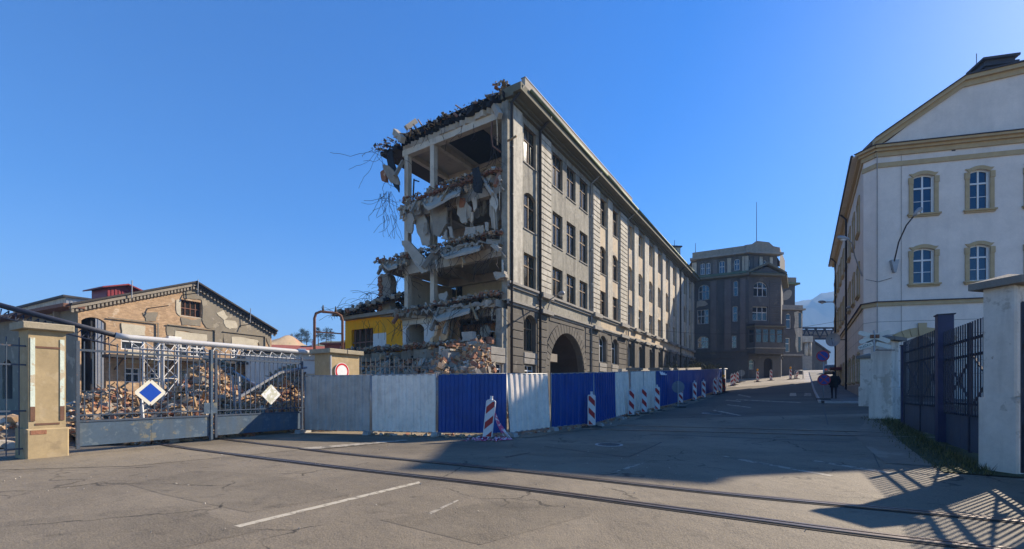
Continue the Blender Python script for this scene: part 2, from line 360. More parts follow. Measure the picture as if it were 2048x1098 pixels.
# pavement with kerb beside the pale office building
pv = [along(K0, 0, 0), along(K0, 60, 0), along(K0, 60, 5), along(K0, 0.0, 6.5)]
sheet('pavement', [along(p, 0, .14) if i in (0, 1) else p for i, p in enumerate([along(K0, .14, 0), along(K0, 60, 0), along(K0, 60, 5), along(K0, .14, 7.0)])], 1.5, .12, M['paving'])
def kerb_run(a, b, n):
    a = Vector(a); b = Vector(b)
    root = KERB
    for i in range(n):
        p = a.lerp(b, (i+.008)/n); q = a.lerp(b, (i+.992)/n); mb = MB()
        P = Vector((p.x, p.y, terrain(p.x, p.y))); Q = Vector((q.x, q.y, terrain(q.x, q.y)))
        t = (Q-P).normalized(); s = Vector((t.y, -t.x, 0)).normalized()
        if root_side*s.dot(Vector((N2.x, N2.y, 0))) < 0: s = -s
        pts = [P-Vector((0, 0, .1)), P+s*.14-Vector((0, 0, .1)), P+s*.14+Vector((0, 0, .128)), P+s*.03+Vector((0, 0, .128)), P+Vector((0, 0, .10))]
        mb.prism(pts, Q-P); mb.build('kerb_stone', M['kerb'], root)
KERB = bpy.data.objects.new('kerb', None); COL.objects.link(KERB); KERB['kind'] = 'structure'; KERB.location = (K0[0], K0[1], 0)
root_side = 1
kerb_run(along(K0, .3), along(K0, 30.3), 30)
kerb_run(along(K0, 0.0, .3), along(K0, 0, 6.8), 7)
# kerb of the far pavement in front of the dark corner building
# ---- rails
def rail_path(pts, n=8):
    P = [Vector((p[0], p[1], 0)) for p in pts]; out = []
    for i in range(len(P)-1):
        p0 = P[max(0, i-1)]; p1 = P[i]; p2 = P[i+1]; p3 = P[min(len(P)-1, i+2)]
        for k in range(n):
            t = k/n; out.append(.5*((2*p1)+(-p0+p2)*t+(2*p0-5*p1+4*p2-p3)*t*t+(-p0+3*p1-3*p2+p3)*t**3))
    out.append(P[-1]); return out
def rail(pts, label, group):
    path = rail_path(pts); mb = MB(); gv = MB()
    hw, g0, g1 = .036, .036, .10
    L = []
    for i, p in enumerate(path):
        a = path[max(0, i-1)]; b = path[min(len(path)-1, i+1)]; t = (b-a).normalized(); s = Vector((-t.y, t.x, 0)); z = terrain(p.x, p.y); L.append((p, s, z))
    for i in range(len(L)-1):
        for (o0, o1, zz, tgt) in ((-hw, hw, .022, mb), (hw, g1, .009, gv), (g1, g1+.045, .016, mb), (g1+.045, g1+.08, .008, gv), (-hw-.06, -hw, .0085, gv)):
            A = [L[i][0]+L[i][1]*o0, L[i][0]+L[i][1]*o1, L[i+1][0]+L[i+1][1]*o1, L[i+1][0]+L[i+1][1]*o0]
            zs = [L[i][2], L[i][2], L[i+1][2], L[i+1][2]]
            tgt.add([Vector((q.x, q.y, z+zz)) for q, z in zip(A, zs)], [[0, 3, 2, 1]])
        for o in (-hw, hw):
            A = [L[i][0]+L[i][1]*o, L[i+1][0]+L[i+1][1]*o]
            mb.add([Vector((A[0].x, A[0].y, L[i][2]-.01)), Vector((A[1].x, A[1].y, L[i+1][2]-.01)), Vector((A[1].x, A[1].y, L[i+1][2]+.022)), Vector((A[0].x, A[0].y, L[i][2]+.022))], [[0, 1, 2, 3]])
        for o in ((-hw+.006), (hw-.012)):       # guard lip edges
            pass
    r = thing('rail', label, 'rail', (path[0].x, path[0].y, 0), group)
    mb.build('rail_head', M['rail_steel'], r); gv.build('flangeway', M['rail_dark'], r)
near1 = [g2(x, y) for x, y in ((262, 875), (350, 894), (500, 914), (700, 938.5), (1000, 973), (1400, 1026.5), (1720, 1069), (2040, 1107))]
near2 = [g2(x, y) for x, y in ((440, 878), (520, 888.5), (600, 898), (700, 909.5), (1000, 939), (1400, 984), (1720, 1015), (2040, 1045))]
def extend(p, d0=14, d1=12):
    a = Vector(p[0])-Vector(p[1]); b = Vector(p[-1])-Vector(p[-2])
    n0, n1 = int(d0/1.6)+1, int(d1/1.6)+1
    return [tuple(Vector(p[0])+a.normalized()*d0*(n0-i)/n0) for i in range(n0)]+p+[tuple(Vector(p[-1])+b.normalized()*d1*(i+1)/n1) for i in range(n1)]
rail(extend(near1), 'polished tram-like rail nearer the white centre dash', 'rails of the siding curving into the blue gate')
rail(extend(near2), 'rail of the siding track on the hoarding side', 'rails of the siding curving into the blue gate')
far1 = [g2(x, y) for x, y in ((1130, 857), (1300, 861.5), (1500, 866), (1765, 873))]
far2 = [g2(x, y) for x, y in ((1150, 849), (1300, 852.5), (1500, 857.5), (1765, 865))]
rail(extend(far1, 3, 9), 'rail of the shaded track, edge toward the siding', 'rails of the shaded second track')
rail(extend(far2, 3, 9), 'rail of the shaded track, edge toward the uphill street', 'rails of the shaded second track')
# ---- painted markings, patches, manholes
def quadm(name, px, dz, m, **k): return sheet(name, [g2(*p) for p in px], .6, dz, m, **k)
quadm('road_marking', [(468, 1052), (838, 963), (841, 966.5), (480, 1055)], .004, M['paint'])
quadm('road_marking', [(854, 1027), (915, 1000), (918, 1001.5), (862, 1029)], .004, M['paint_faint'])
quadm('road_marking', [(588, 898), (812, 880), (816, 882), (640, 899)], .017, M['paint_faint'])
quadm('road_marking', [(1195, 957), (1255, 934), (1550, 838), (1556, 839), (1262, 936), (1206, 958)], .004, M['paint_faint'])
quadm('road_marking', [(1440, 914), (1660, 953), (1668, 951), (1450, 912)], .004, M['paint_faint'])
quadm('road_marking', [(1625, 923), (1780, 948), (1786, 945), (1630, 921)], .004, M['paint_faint'])
for (x0, y0, x1, y1) in ((1425, 821, 1480, 832), (1452, 810, 1500, 816), (1470, 800, 1600, 806), (1474, 790, 1500, 795), (1450, 801, 1480, 804)):
    quadm('road_marking', [(x0, y0), (x1, y1), (x1+3, y1-1.6), (x0+4, y0-1.4)], .004, M['paint_faint'])
quadm('road_marking', [(1580, 786), (1592, 786), (1593, 792), (1579, 792)], .004, M['paint'])
quadm('road_marking', [(1609, 786), (1622, 786), (1623, 792), (1608, 792)], .004, M['paint_faint'])
quadm('asphalt_patch', [(240, 971), (392, 941), (560, 950), (700, 990), (470, 1030), (330, 990)], .003, M['asphalt_patch'])
quadm('asphalt_patch', [(-80, 1052), (350, 1012), (520, 1062), (250, 1120), (-200, 1130)], .0035, M['asphalt_patch'])
quadm('asphalt_patch', [(1010, 905), (1090, 893), (1320, 884), (1258, 913), (1110, 915)], .003, M['asphalt_patch'])
quadm('asphalt_patch', [(760, 1040), (1010, 1000), (1180, 1030), (960, 1090)], .0028, M['asphalt_patch'])
M['tar_seam'] = mat('sealed_crack', (.03, .028, .026), .6, .3, 6, .2)
for px in ([(1010, 914), (1060, 905), (1062, 906), (1012, 916)], [(1255, 914), (1322, 884), (1324, 885), (1258, 915)], [(1090, 893), (1255, 914), (1256, 915.5), (1091, 894)], [(1405, 822), (1478, 832), (1478, 833), (1405, 823)], [(1745, 905), (1758, 935), (1760, 935), (1747.5, 905)], [(1300, 868), (1700, 884), (1700, 885), (1300, 869)], [(1640, 790), (1655, 850), (1657, 850), (1641.5, 790)]):
    quadm('tar_seam', px, .005, M['tar_seam'])
def manhole(x, y, r, label, sq=False):
    p = gp(x, y); t = thing('manhole_cover', label, 'manhole', p)
    nrm = Vector((-(terrain(p.x+.2, p.y)-terrain(p.x-.2, p.y))/.4, -(terrain(p.x, p.y+.2)-terrain(p.x, p.y-.2))/.4, 1)).normalized()
    a = MB(); a.disc(p+nrm*.002, nrm, r*1.22, .006, 32); a.build('frame_ring', M['kerb'], t)
    b = MB(); b.disc(p+nrm*.006, nrm, r, .007, 32); lid = b.build('lid', M['iron'], t)
    c = MB(); u = Vector((1, 0, 0)); u = (u-nrm*u.dot(nrm)).normalized(); v = nrm.cross(u)
    for k in range(-4, 5):
        hw = math.sqrt(max(0, (r*.9)**2-(k*r*.2)**2)); c.bar(p+nrm*.015+v*(k*r*.2)-u*hw, p+nrm*.015+v*(k*r*.2)+u*hw, .02, .008, nrm)
    c.build('tread_rib', M['iron'], lid)
manhole(1218, 889.5, .34, 'round iron manhole cover set in a cracked asphalt square')
manhole(1425, 827, .42, 'round manhole cover further up the shaded street')
# ------------------------------------------------------------------ facade tools
def arc_top(wd, h, rise, u):
    if rise <= 0: return h
    R = (wd*wd/4+rise*rise)/(2*rise)
    return h-R+math.sqrt(max(0, R*R-(u-wd/2)**2))
def wall_open(mb, fr, u0, u1, z0, z1, ops, depth=.4, y=0.0, mi=0, back=None):
    # ops: (ua, ub, za, zb, rise)
    ed = sorted(set([u0, u1]+[o[0] for o in ops]+[o[1] for o in ops]))
    ed = [e for e in ed if u0-1e-6 <= e <= u1+1e-6]
    for a, b in zip(ed[:-1], ed[1:]):
        m = (a+b)/2; z = z0
        for o in sorted([o for o in ops if o[0] < m < o[1]], key=lambda o: o[2]):
            if o[2] > z: mb.poly([fr.p(a, y, z), fr.p(b, y, z), fr.p(b, y, o[2]), fr.p(a, y, o[2])], mi)
            z = o[3]
        if z < z1-1e-6: mb.poly([fr.p(a, y, z), fr.p(b, y, z), fr.p(b, y, z1), fr.p(a, y, z1)], mi)
    for (a, b, za, zb, rise) in ops:
        wd = b-a; h = zb-za; n = 14 if rise > 0 else 1
        us = [a+wd*k/n for k in range(n+1)]; zs = [za+arc_top(wd, h, rise, u-a) for u in us]
        for k in range(n):
            if rise > 0: mb.poly([fr.p(us[k], y, zs[k]), fr.p(us[k+1], y, zs[k+1]), fr.p(us[k+1], y, zb), fr.p(us[k], y, zb)], mi)
            mb.poly([fr.p(us[k], y, zs[k]), fr.p(us[k], y+depth, zs[k]), fr.p(us[k+1], y+depth, zs[k+1]), fr.p(us[k+1], y, zs[k+1])], mi)
        mb.poly([fr.p(a, y, za), fr.p(a, y+depth, za), fr.p(a, y+depth, zs[0]), fr.p(a, y, zs[0])], mi)
        mb.poly([fr.p(b, y, za), fr.p(b, y, zs[-1]), fr.p(b, y+depth, zs[-1]), fr.p(b, y+depth, za)], mi)
        mb.poly([fr.p(a, y, za), fr.p(b, y, za), fr.p(b, y+depth, za), fr.p(a, y+depth, za)], mi)
WCACHE = {}
def window(parent, fr, u0, u1, z0, z1, rise, y, fm, gm, inner=None, cols=2, trans=.64, bw=.07, sill=None, name='window', extra=0):
    wd, h = round(u1-u0, 2), round(z1-z0, 2); rise = round(rise, 2)
    key = (wd, h, rise, fm.name, gm.name, cols, trans, bw, round(fr.x.x, 3), extra, inner.name if inner else '')
    if key not in WCACHE:
        f0 = Fr((0, 0, 0), fr.x); mb = MB(); t = .07
        mb.box(f0, 0, bw, 0, t, 0, arc_top(wd, h, rise, bw*.5)); mb.box(f0, wd-bw, wd, 0, t, 0, arc_top(wd, h, rise, bw*.5)); mb.box(f0, bw, wd-bw, 0, t, 0, bw)
        n = 10 if rise > 0 else 1
        for k in range(n):
            a, b = bw+(wd-2*bw)*k/n, bw+(wd-2*bw)*(k+1)/n; za, zb = arc_top(wd, h, rise, a), arc_top(wd, h, rise, b)
            mb.prism([f0.p(a, 0, za-bw), f0.p(b, 0, zb-bw), f0.p(b, 0, zb), f0.p(a, 0, za)], f0.y*t)
        xs = [wd*k/cols for k in range(cols+1)]; zt = h*trans
        for x in xs[1:-1]: mb.box(f0, x-bw*.5, x+bw*.5, -.012, t, bw, arc_top(wd, h, rise, x)-bw*.5)
        mb.box(f0, bw, wd-bw, -.02, t-.005, zt-bw*.55, zt+bw*.55)
        if extra:
            for x0_, x1_ in zip(xs[:-1], xs[1:]):
                for q in range(1, extra+1): mb.box(f0, x0_+bw*.5, x1_-bw*.5, .008, t-.02, zt*q/(extra+1)-.018, zt*q/(extra+1)+.018)
        frame = mb.mesh('window_frame', fm)
        panes = []
        for x0_, x1_ in zip(xs[:-1], xs[1:]):
            a, b = x0_+bw*.5, x1_-bw*.5
            for (lo, top) in ((bw, False), (zt+bw*.5, True)):
                if not top: pts = [f0.p(a, 0, lo), f0.p(b, 0, lo), f0.p(b, 0, zt-bw*.5), f0.p(a, 0, zt-bw*.5)]
                else: pts = [f0.p(a, 0, lo), f0.p(b, 0, lo)]+[f0.p(b+(a-b)*k/6, 0, arc_top(wd, h, rise, b+(a-b)*k/6)-bw) for k in range(7)]
                pm = MB(); pm.prism([p+f0.y*.03 for p in pts], f0.y*.008); panes.append(pm.mesh('pane', gm))
        inn = None
        if inner:
            im = MB()
            for x in [wd*.12, wd*.36, wd*.57, wd*.82]: im.box(f0, x, x+wd*.11, .085, .13, .02, arc_top(wd, h, rise, min(wd*.9, x+.02))-.1)
            im.box(f0, .02, wd-.02, .08, .084, zt-.05, zt+.06)
            im.box(f0, .0, wd, .55, .56, .0, h*.97)
            inn = im.mesh('inner_casement', inner)
        WCACHE[key] = (frame, panes, inn)
    frame, panes, inn = WCACHE[key]; p = fr.p(u0, y, z0)
    o = inst(frame, name, parent, p)
    for q in panes: inst(q, 'pane', o, p)
    if inn: inst(inn, 'inner_casement', o, p)
    if sill:
        k2 = ('sill', wd, sill.name, round(fr.x.x, 3))
        if k2 not in WCACHE:
            f0 = Fr((0, 0, 0), fr.x); sb = MB(); sb.box(f0, -.04, wd+.04, .075, .3, -.07, -.002); WCACHE[k2] = sb.mesh('sill', sill)
        inst(WCACHE[k2], 'sill', o, fr.p(u0, y-.28, z0))
    return o
def chunk(mb, c, s, r, mi=0, flat=1.0):
    ax = Vector((r.gauss(0, 1), r.gauss(0, 1), r.gauss(0, 1))).normalized(); R = Matrix.Rotation(r.uniform(0, 6.28), 3, ax)
    sx, sy, sz = s*r.uniform(.6, 1.3), s*r.uniform(.45, 1.0), s*r.uniform(.3, .8)*flat
    P = []
    for z in (-.5, .5):
        for y in (-.5, .5):
            for x in (-.5, .5):
                q = Vector((x*sx*r.uniform(.62, 1.05), y*sy*r.uniform(.62, 1.05), z*sz*r.uniform(.7, 1.05))); P.append(Vector(c)+R@q)
    mb.add(P, [[0, 2, 3, 1], [4, 5, 7, 6], [0, 1, 5, 4], [2, 6, 7, 3], [0, 4, 6, 2], [1, 3, 7, 5]], mi)
def stick(mb, c, L, r, mi=0, th=.03):
    d = Vector((r.gauss(0, 1), r.gauss(0, 1), r.gauss(0, .5))).normalized(); mb.bar(Vector(c)-d*L/2, Vector(c)+d*L/2, th*r.uniform(.7, 1.8), th*r.uniform(.5, 1), mi=mi)
# ------------------------------------------------------------------ the half-demolished building
C0 = Vector((.0244*27-1.69*D2.x, 27-1.69*D2.y, 0))
BF = Fr(C0, (D2.x, D2.y, 0))
def cp(x, y, u=0.0):
    # photo pixel -> (across, height) on the section u
    c = C0+BF.x*u; r = rx(x); wv = (r*c.y-c.x)/(BF.y.x-BF.y.y*r); Y = c.y+BF.y.y*wv
    return wv, CAMZ+(HY-y)/F*Y
def cpw(x, y, u=0.0):
    wv, z = cp(x, y, u); return BF.p(u, wv, z)
RB = thing('demolished_building', 'long grey four-storey building with its end torn open by demolition', 'building', C0)
UEND = 52.4; WD = 8.7
TOPZ = 18.2
rows = [(15.5, 17.8, 0), (11.5, 13.8, 1), (7.97, 10.05, 0)]
colsA = [(1.79, 3.26)]; colsB = [(5.5, 7.0), (7.65, 9.15), (9.85, 11.35)]; colsC = [(13.75, 15.3), (16.65, 18.2)]
colsD = [(20.85, 22.35), (24.2, 25.75), (27.9, 29.45), (31.4, 32.95), (34.95, 36.5), (38.45, 40.0)]; colsE = [(44.8, 46.35), (48.15, 49.7)]
def ops_for(cols, arched=True):
    return [(a, b, z0, z1, (.32 if (ar and arched) else 0)) for a, b in cols for z0, z1, ar in rows]
m1 = MB(); wall_open(m1, BF, 0, 3.62, 6.85, TOPZ, ops_for(colsA)); m1.poly([BF.p(0, 0, 6.85), BF.p(0, .4, 6.85), BF.p(0, .4, TOPZ), BF.p(0, 0, TOPZ)]); m1.build('wall', M['plaster'], RB)
m1 = MB(); wall_open(m1, BF, 3.62, 13.65, 6.85, TOPZ, ops_for(colsB, False)); m1.build('wall', M['plaster'], RB)
m1 = MB(); wall_open(m1, BF, 13.65, 20.6, 6.85, TOPZ, ops_for(colsC)); m1.build('wall', M['tan_plaster'], RB)
m1 = MB(); wall_open(m1, BF, 20.6, UEND, 6.85, TOPZ, ops_for(colsD+colsE)); m1.build('wall', M['tan_plaster'], RB)
gops = [(a, b, 4.1, 6.3, .45) for a, b in colsA+colsC+colsD+colsE]+[(a+.1, b-.1, 2.3, 3.25, 0) for a, b in colsA]+[(4.96, 10.63, -.5, 5.76, 2.83)]
m1 = MB(); wall_open(m1, BF, 0, UEND, -.5, 6.85, gops, .45); m1.build('wall', M['dark_plaster'], RB, label='soot-dark ground floor with grooved courses')
# windows
for grp, fm, gm, inn in ((colsA+colsB, M['brown_wood'], M['glass_old'], M['pale_wood']), (colsC, M['brown_wood'], M['glass_old'], M['brown_wood']), (colsD+colsE, M['white_frame'], M['glass_old'], None)):
    for a, b in grp:
        for z0, z1, ar in rows:
            rise = .32 if (ar and grp is not None and (a, b) not in colsB) else 0
            window(RB, BF, a, b, z0, z1 , rise, .15 if a < 20 else .24, fm if not (grp is colsD and z0 < 9) else M['brown_wood'], gm, inn, sill=M['trim_stone'])
for a, b in colsA+colsC+colsD+colsE:
    window(RB, BF, a, b, 4.1, 6.3, .45, .3, M['white_frame'] if a > 10 else M['brown_wood'], M['glass_old'], M['pale_wood'] if a < 10 else None, sill=M['trim_stone'])
window(RB, BF, colsA[0][0]+.1, colsA[0][1]-.1, 2.3, 3.25, 0, .2, M['white_frame'], M['glass_old'])
# pilasters
def rust_pilaster(u0, u1, z0, z1, n):
    f0 = Fr((0, 0, 0), BF.x); h = (z1-z0)/n; mb = MB(); mb.bbox(f0, 0, u1-u0, -.16, -.004, .018, h-.018, .025); me = mb.mesh('rustication_block', M['pale_plaster'])
    for k in range(n): inst(me, 'rustication_block', RB, BF.p(u0, 0, z0+k*h))
for u0, u1 in ((3.68, 5.05), (12.15, 13.6), (18.5, 20.45)): rust_pilaster(u0, u1, 7.95, 18.1, 26)
mb = MB(); mb.box(BF, .45, 1.45, -.12, -.003, 7.95, 18.15); mb.build('pilaster', M['pale_plaster'], RB)
mb = MB(); mb.box(BF, 15.42, 16.5, -.14, -.003, 7.95, 18.15); mb.build('pilaster', M['pale_plaster'], RB)
pil = [(22.6, 23.85), (26.05, 27.55), (29.8, 31.1), (33.25, 34.65), (36.8, 38.15), (40.3, 41.6), (42.9, 44.5), (46.6, 47.9), (50.0, 51.8)]
for a, b in pil:
    mb = MB(); mb.box(BF, a, b, -.16, -.003, 7.95, 18.15); mb.build('pilaster', M['pale_plaster'], RB)
    mb = MB(); mb.box(BF, a-.05, b+.05, -.2, -.003, -.4, 6.62); mb.build('pilaster_base', M['dark_plaster'], RB)
# ground-floor rustication: courses between the openings
CH = .5
def courses(u0, u1, z0, z1, y=-.045):
    n = max(1, round((z1-z0)/CH)); h = (z1-z0)/n; f0 = Fr((0, 0, 0), BF.x)
    key = ('rc', round(u1-u0, 2), round(h, 3))
    if key not in WCACHE:
        mb = MB(); mb.bbox(f0, 0, u1-u0, y, -.003, .02, h-.02, .02); WCACHE[key] = mb.mesh('rustication_block', M['dark_plaster'])
    for k in range(n): inst(WCACHE[key], 'rustication_block', RB, BF.p(u0, 0, z0+k*h))
ge = [0.3]+[e for a, b in colsA for e in (a-.06, b+.06)]+[4.75]
courses(.35, 1.7, 1.2, 6.2); courses(3.4, 4.7, 1.2, 6.6); courses(10.9, 12.1, 1.2, 6.6); courses(12.2, 13.6, 1.2, 6.6)
courses(15.45, 16.5, 2.2, 6.2); courses(18.35, 20.6, 2.2, 6.6)
for a, b in ((5.0, 10.6),): courses(a, b, 5.95+.35, 6.62)
# voussoirs round the gateway
gc, gr = (4.96+10.63)/2, 2.835
for k in range(23):
    a0 = math.pi*(k+.06)/23; a1 = math.pi*(k+.94)/23; r0, r1 = gr+.02, gr+(.78 if 3 < k < 19 else .6)
    zt = 6.28; q = lambda r_, a_: BF.p(gc-r_*math.cos(a_), -.05, min(zt, 5.76-gr+r_*math.sin(a_)))
    mb = MB(); mb.prism([q(r0, a0), q(r0, a1), q(r1, a1), q(r1, a0)], BF.y*.046); mb.build('voussoir', M['dark_plaster'], RB)
for (a, b) in colsA+colsC:
    wd = b-a
    for k in range(7):
        x0, x1 = a+wd*(k+.05)/7, a+wd*(k+.95)/7; z0_, z1_ = 4.1+arc_top(wd, 2.2, .45, x0-a)+.03, 4.1+arc_top(wd, 2.2, .45, x1-a)+.03
        t0, t1 = (x0-(a+b)/2)*1.25+(a+b)/2, (x1-(a+b)/2)*1.25+(a+b)/2
        mb = MB(); mb.prism([BF.p(x0, -.05, z0_), BF.p(x1, -.05, z1_), BF.p(t1, -.05, 6.62), BF.p(t0, -.05, 6.62)], BF.y*.046); mb.build('voussoir', M['dark_plaster'], RB)
    mb = MB(); mb.bbox(BF, a-.05, b+.05, -.08, -.003, 3.68, 4.0); mb.bbox(BF, a-.05, b+.05, -.06, -.003, 3.3, 3.64); mb.build('sill_panel', M['trim_stone'], RB)
# string courses, frieze
def course(z, h, pr, u0=-.05, u1=UEND, mats=None):
    mb = MB(); mb.box(BF, u0, u1, -pr, -.002, z, z+h*.55); mb.box(BF, u0-.02, u1, -pr-.10, -.0025, z+h*.55, z+h)
    for a, b in [(3.6, 5.05), (12.1, 13.65), (18.45, 20.5)]+pil: mb.box(BF, a, b, -pr-.24, -pr-.05, z-.004, z+h+.006)
    return mb.build('string_course', mats or M['trim_stone'], RB)
course(7.62, .30, .12); course(6.62, .26, .10)
mb = MB(); mb.box(BF, -.04, UEND, -.03, -.001, 17.75, TOPZ)
mb.build('frieze', M['plaster'], RB)
# eaves, gutter, parapet
mb = MB()
for (z, h, pr) in ((TOPZ-.05, .16, .25), (TOPZ+.11, .14, .45), (TOPZ+.25, .42, .95)):
    mb.box(BF, -.1 if z > TOPZ else .1, UEND-.9, -pr, .4, z, z+h-.003)
mb.build('cornice', M['soffit'], RB)
for a, b in ((.9, 12.9), (13.0, 20.9), (21.0, 42.2), (42.3, 51.2)):
    mb = MB(); mb.tube([BF.p(a, -1.03, 18.86), BF.p(b, -1.03, 18.86)], .09, 8); mb.build('gutter', M['green_metal'], RB, smooth=True)
mb = MB(); mb.box(BF, .1, UEND, -.85, 9.0, 18.88, 18.93); mb.build('roof', M['tar'], RB)
pu = .55
for k, L in enumerate((2.1, 1.5, 3.2, 3.4, 3.0, 3.1, 2.9)):
    mb = MB(); mb.box(BF, pu, pu+L-.04, -.84, -.60, 18.94, 19.50-.02*(k % 3)); mb.box(BF, pu-.01, pu+L-.03, -.87, -.57, 19.503, 19.54, 1); mb.build('parapet_panel', [M['concrete_pale'], M['pipe_dark']], RB); pu += L
# downpipes
def downpipe(u, z0, z1, m, r=.075, y=-.2):
    mb = MB(); mb.tube([BF.p(u, -.95, 18.75), BF.p(u, -.85, 18.55), BF.p(u, y, 18.05), BF.p(u, y, z0)], r, 8); o = mb.build('downpipe', m, RB, smooth=True)
    c = MB()
    for k in range(6): c.tube([BF.p(u, y, z0+1+k*2.7), BF.p(u, y, z0+1.08+k*2.7)], r*1.3, 8)
    c.build('pipe_clamp', m, o)
downpipe(.14, 1, 18, M['pipe_dark']); downpipe(3.45, 1, 18, M['pipe_dark'], .09); downpipe(11.9, 1, 18, M['pipe_grey'], .06, -.1); downpipe(20.75, 1, 18, M['pipe_grey'], .06, -.12); downpipe(42.25, 1, 18, M['pipe_dark'], .08, -.25)
# gateway tunnel
mb = MB(); n = 14
for k in range(n):
    a0, a1 = math.pi*k/n, math.pi*(k+1)/n; q = lambda a_, y_: BF.p(gc-gr*math.cos(a_), y_, 5.76-gr+gr*math.sin(a_))
    mb.poly([q(a0, .45), q(a0, 8.6), q(a1, 8.6), q(a1, .45)])
for s_ in (-1, 1): mb.poly([BF.p(gc+s_*gr, .45, -.5), BF.p(gc+s_*gr, 8.6, -.5), BF.p(gc+s_*gr, 8.6, 2.93), BF.p(gc+s_*gr, .45, 2.93)])
mb.poly([BF.p(gc-gr, 8.6, -.5), BF.p(gc+gr, 8.6, -.5), BF.p(gc+gr, 8.6, 5.8), BF.p(gc-gr, 8.6, 5.8)])
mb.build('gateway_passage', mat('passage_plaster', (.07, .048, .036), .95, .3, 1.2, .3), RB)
# back wall, end wall, partitions
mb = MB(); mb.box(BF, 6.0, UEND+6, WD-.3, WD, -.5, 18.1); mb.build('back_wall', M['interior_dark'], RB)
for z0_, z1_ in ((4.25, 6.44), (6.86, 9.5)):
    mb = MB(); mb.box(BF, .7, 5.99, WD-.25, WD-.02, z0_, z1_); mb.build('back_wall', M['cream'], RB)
mb = MB(); mb.prism([BF.p(u, 4.85, z) for u, z in ((-1.1, 4.2), (.55, 4.2), (.55, 6.3), (.1, 6.2), (-.1, 5.7), (-.4, 5.75), (-.6, 5.1), (-.9, 4.9))], BF.y*.22); mb.build('corridor_wall', M['orange_wall'], RB)

r = random.Random(21)
def jag_slab(z0, z1, wa, wb, ua, ub, m, amp=.5, step=.35, name='floor_slab', uend=UEND):
    pts = []; wv = wa
    while wv < wb:
        t = (wv-wa)/(wb-wa); pts.append((ua+(ub-ua)*t+r.uniform(-amp, amp), wv)); wv += step*r.uniform(.6, 1.4)
    pts.append((ub, wb))
    mb = MB(); P = [BF.p(u, w_, z0) for u, w_ in pts]+[BF.p(uend, wb, z0), BF.p(uend, wa, z0)]
    mb.prism(P, (0, 0, z1-z0)); return mb.build(name, m, RB)
jag_slab(17.95, 18.3, .1, WD, .1, .3, M['ceiling'], .12, .13)
jag_slab(18.31, 18.6, .1, 11.0, -.1, .6, M['tar'], .3, .14, name='roof_slab', uend=6)
jag_slab(13.75, 14.2, .42, WD, .3, .2, M['ceiling'], .45)
jag_slab(10.05, 10.5, .42, WD, .2, .2, M['ceiling'], .4); jag_slab(10.06, 10.5, WD+.01, 10.8, .2, .5, M['concrete'], .4, uend=3.5)
jag_slab(6.45, 6.85, .42, WD, -.2, .1, M['ceiling'], .5)
jag_slab(3.7, 4.25, .42, 14.6, -1.2, .0, M['concrete'], .6, uend=7)
# edge beams and columns of the concrete frame
for (z0, z1, m) in ((17.55, 17.95, M['cream']), (13.2, 13.75, M['cream']), (9.5, 10.05, M['cream']), (6.1, 6.45, M['cream'])):
    mb = MB(); mb.box(BF, .25, .65, .45, WD, z0, z1+.01); mb.build('beam', m, RB)
    mb = MB(); mb.box(BF, 4.6, 4.95, .45, WD, z0, z1+.01); mb.build('beam', m, RB)
    for ww in (5.85, WD-.36):
        mb = MB(); mb.box(BF, .66, 4.6, ww, ww+.3, z0+.1, z1+.008); mb.build('beam', m, RB)
for ww, zs in ((5.85, (13.9, 17.56)), (5.85, (6.8, 9.52)), (5.85, (10.4, 13.22)), (8.2, (13.9, 17.56)), (8.2, (10.4, 13.22)), (8.2, (6.8, 9.52))):
    mb = MB(); mb.box(BF, .27, .62, ww, ww+.34, zs[0], zs[1]); mb.build('column', M['cream'], RB)
mb = MB(); mb.box(BF, .8, 4.5, 2.6, 5.4, 17.93, 17.945); mb.build('ceiling_hole_dark', M['tar'], RB, label='dark of a hole in the ceiling, laid on as a black sheet')  # black sheet under the ceiling stands in for the darkness of a hole
# partition wall at the back of the open rooms
def partition(z0, z1, wa, wb, ops, m, u=5.0, label=None):
    fr = Fr(BF.p(u, 0, 0), -BF.y, BF.x); mb = MB()       # faces the torn end
    wall_open(mb, fr, -wb, -wa, z0, z1, [(-b, -a, za, zb, rs) for a, b, za, zb, rs in ops], .25)
    return mb.build('partition_wall', m, RB, label=label)
def pw(x0, y0, x1, y1, u):     # pixel box -> opening on section u
    a, z1 = cp(x1, y0, u); b, _ = cp(x0, y0, u); _, z0 = cp((x0+x1)/2, y1, u); return a, b, z0, z1
a = pw(884, 556, 925, 612, 5.0); b_ = pw(938, 588, 968, 606, 5.0)
partition(14.2, 17.6, .42, WD, [], M['cream']); partition(10.5, 13.3, .42, WD, [(3.6, 4.9, 10.6, 12.6, 0)], M['cream'])
partition(6.85, 9.6, .42, WD, [(a[0], a[1], 6.95, a[3], .5), (1.3, 1.75, 7.1, 7.6, 0), (2.2, 2.6, 7.1, 7.5, 0)], M['cream'])
partition(4.25, 6.2, .42, 5.7, [(3.1, 3.75, 4.3, 5.7, 0), (4.4, 4.85, 4.3, 5.75, 0), (1.2, 1.6, 4.5, 5.6, 0)], M['orange_wall'], 3.0, 'peach-painted partition wall on the ground floor')
fr_ = Fr(BF.p(5.05, 0, 0), -BF.y, BF.x)
window(RB, fr_, -a[1]+.02, -a[0]-.02, 6.97, a[3]-.02, .5, .05, M['cream'], M['glass_old'], cols=3, trans=.5)
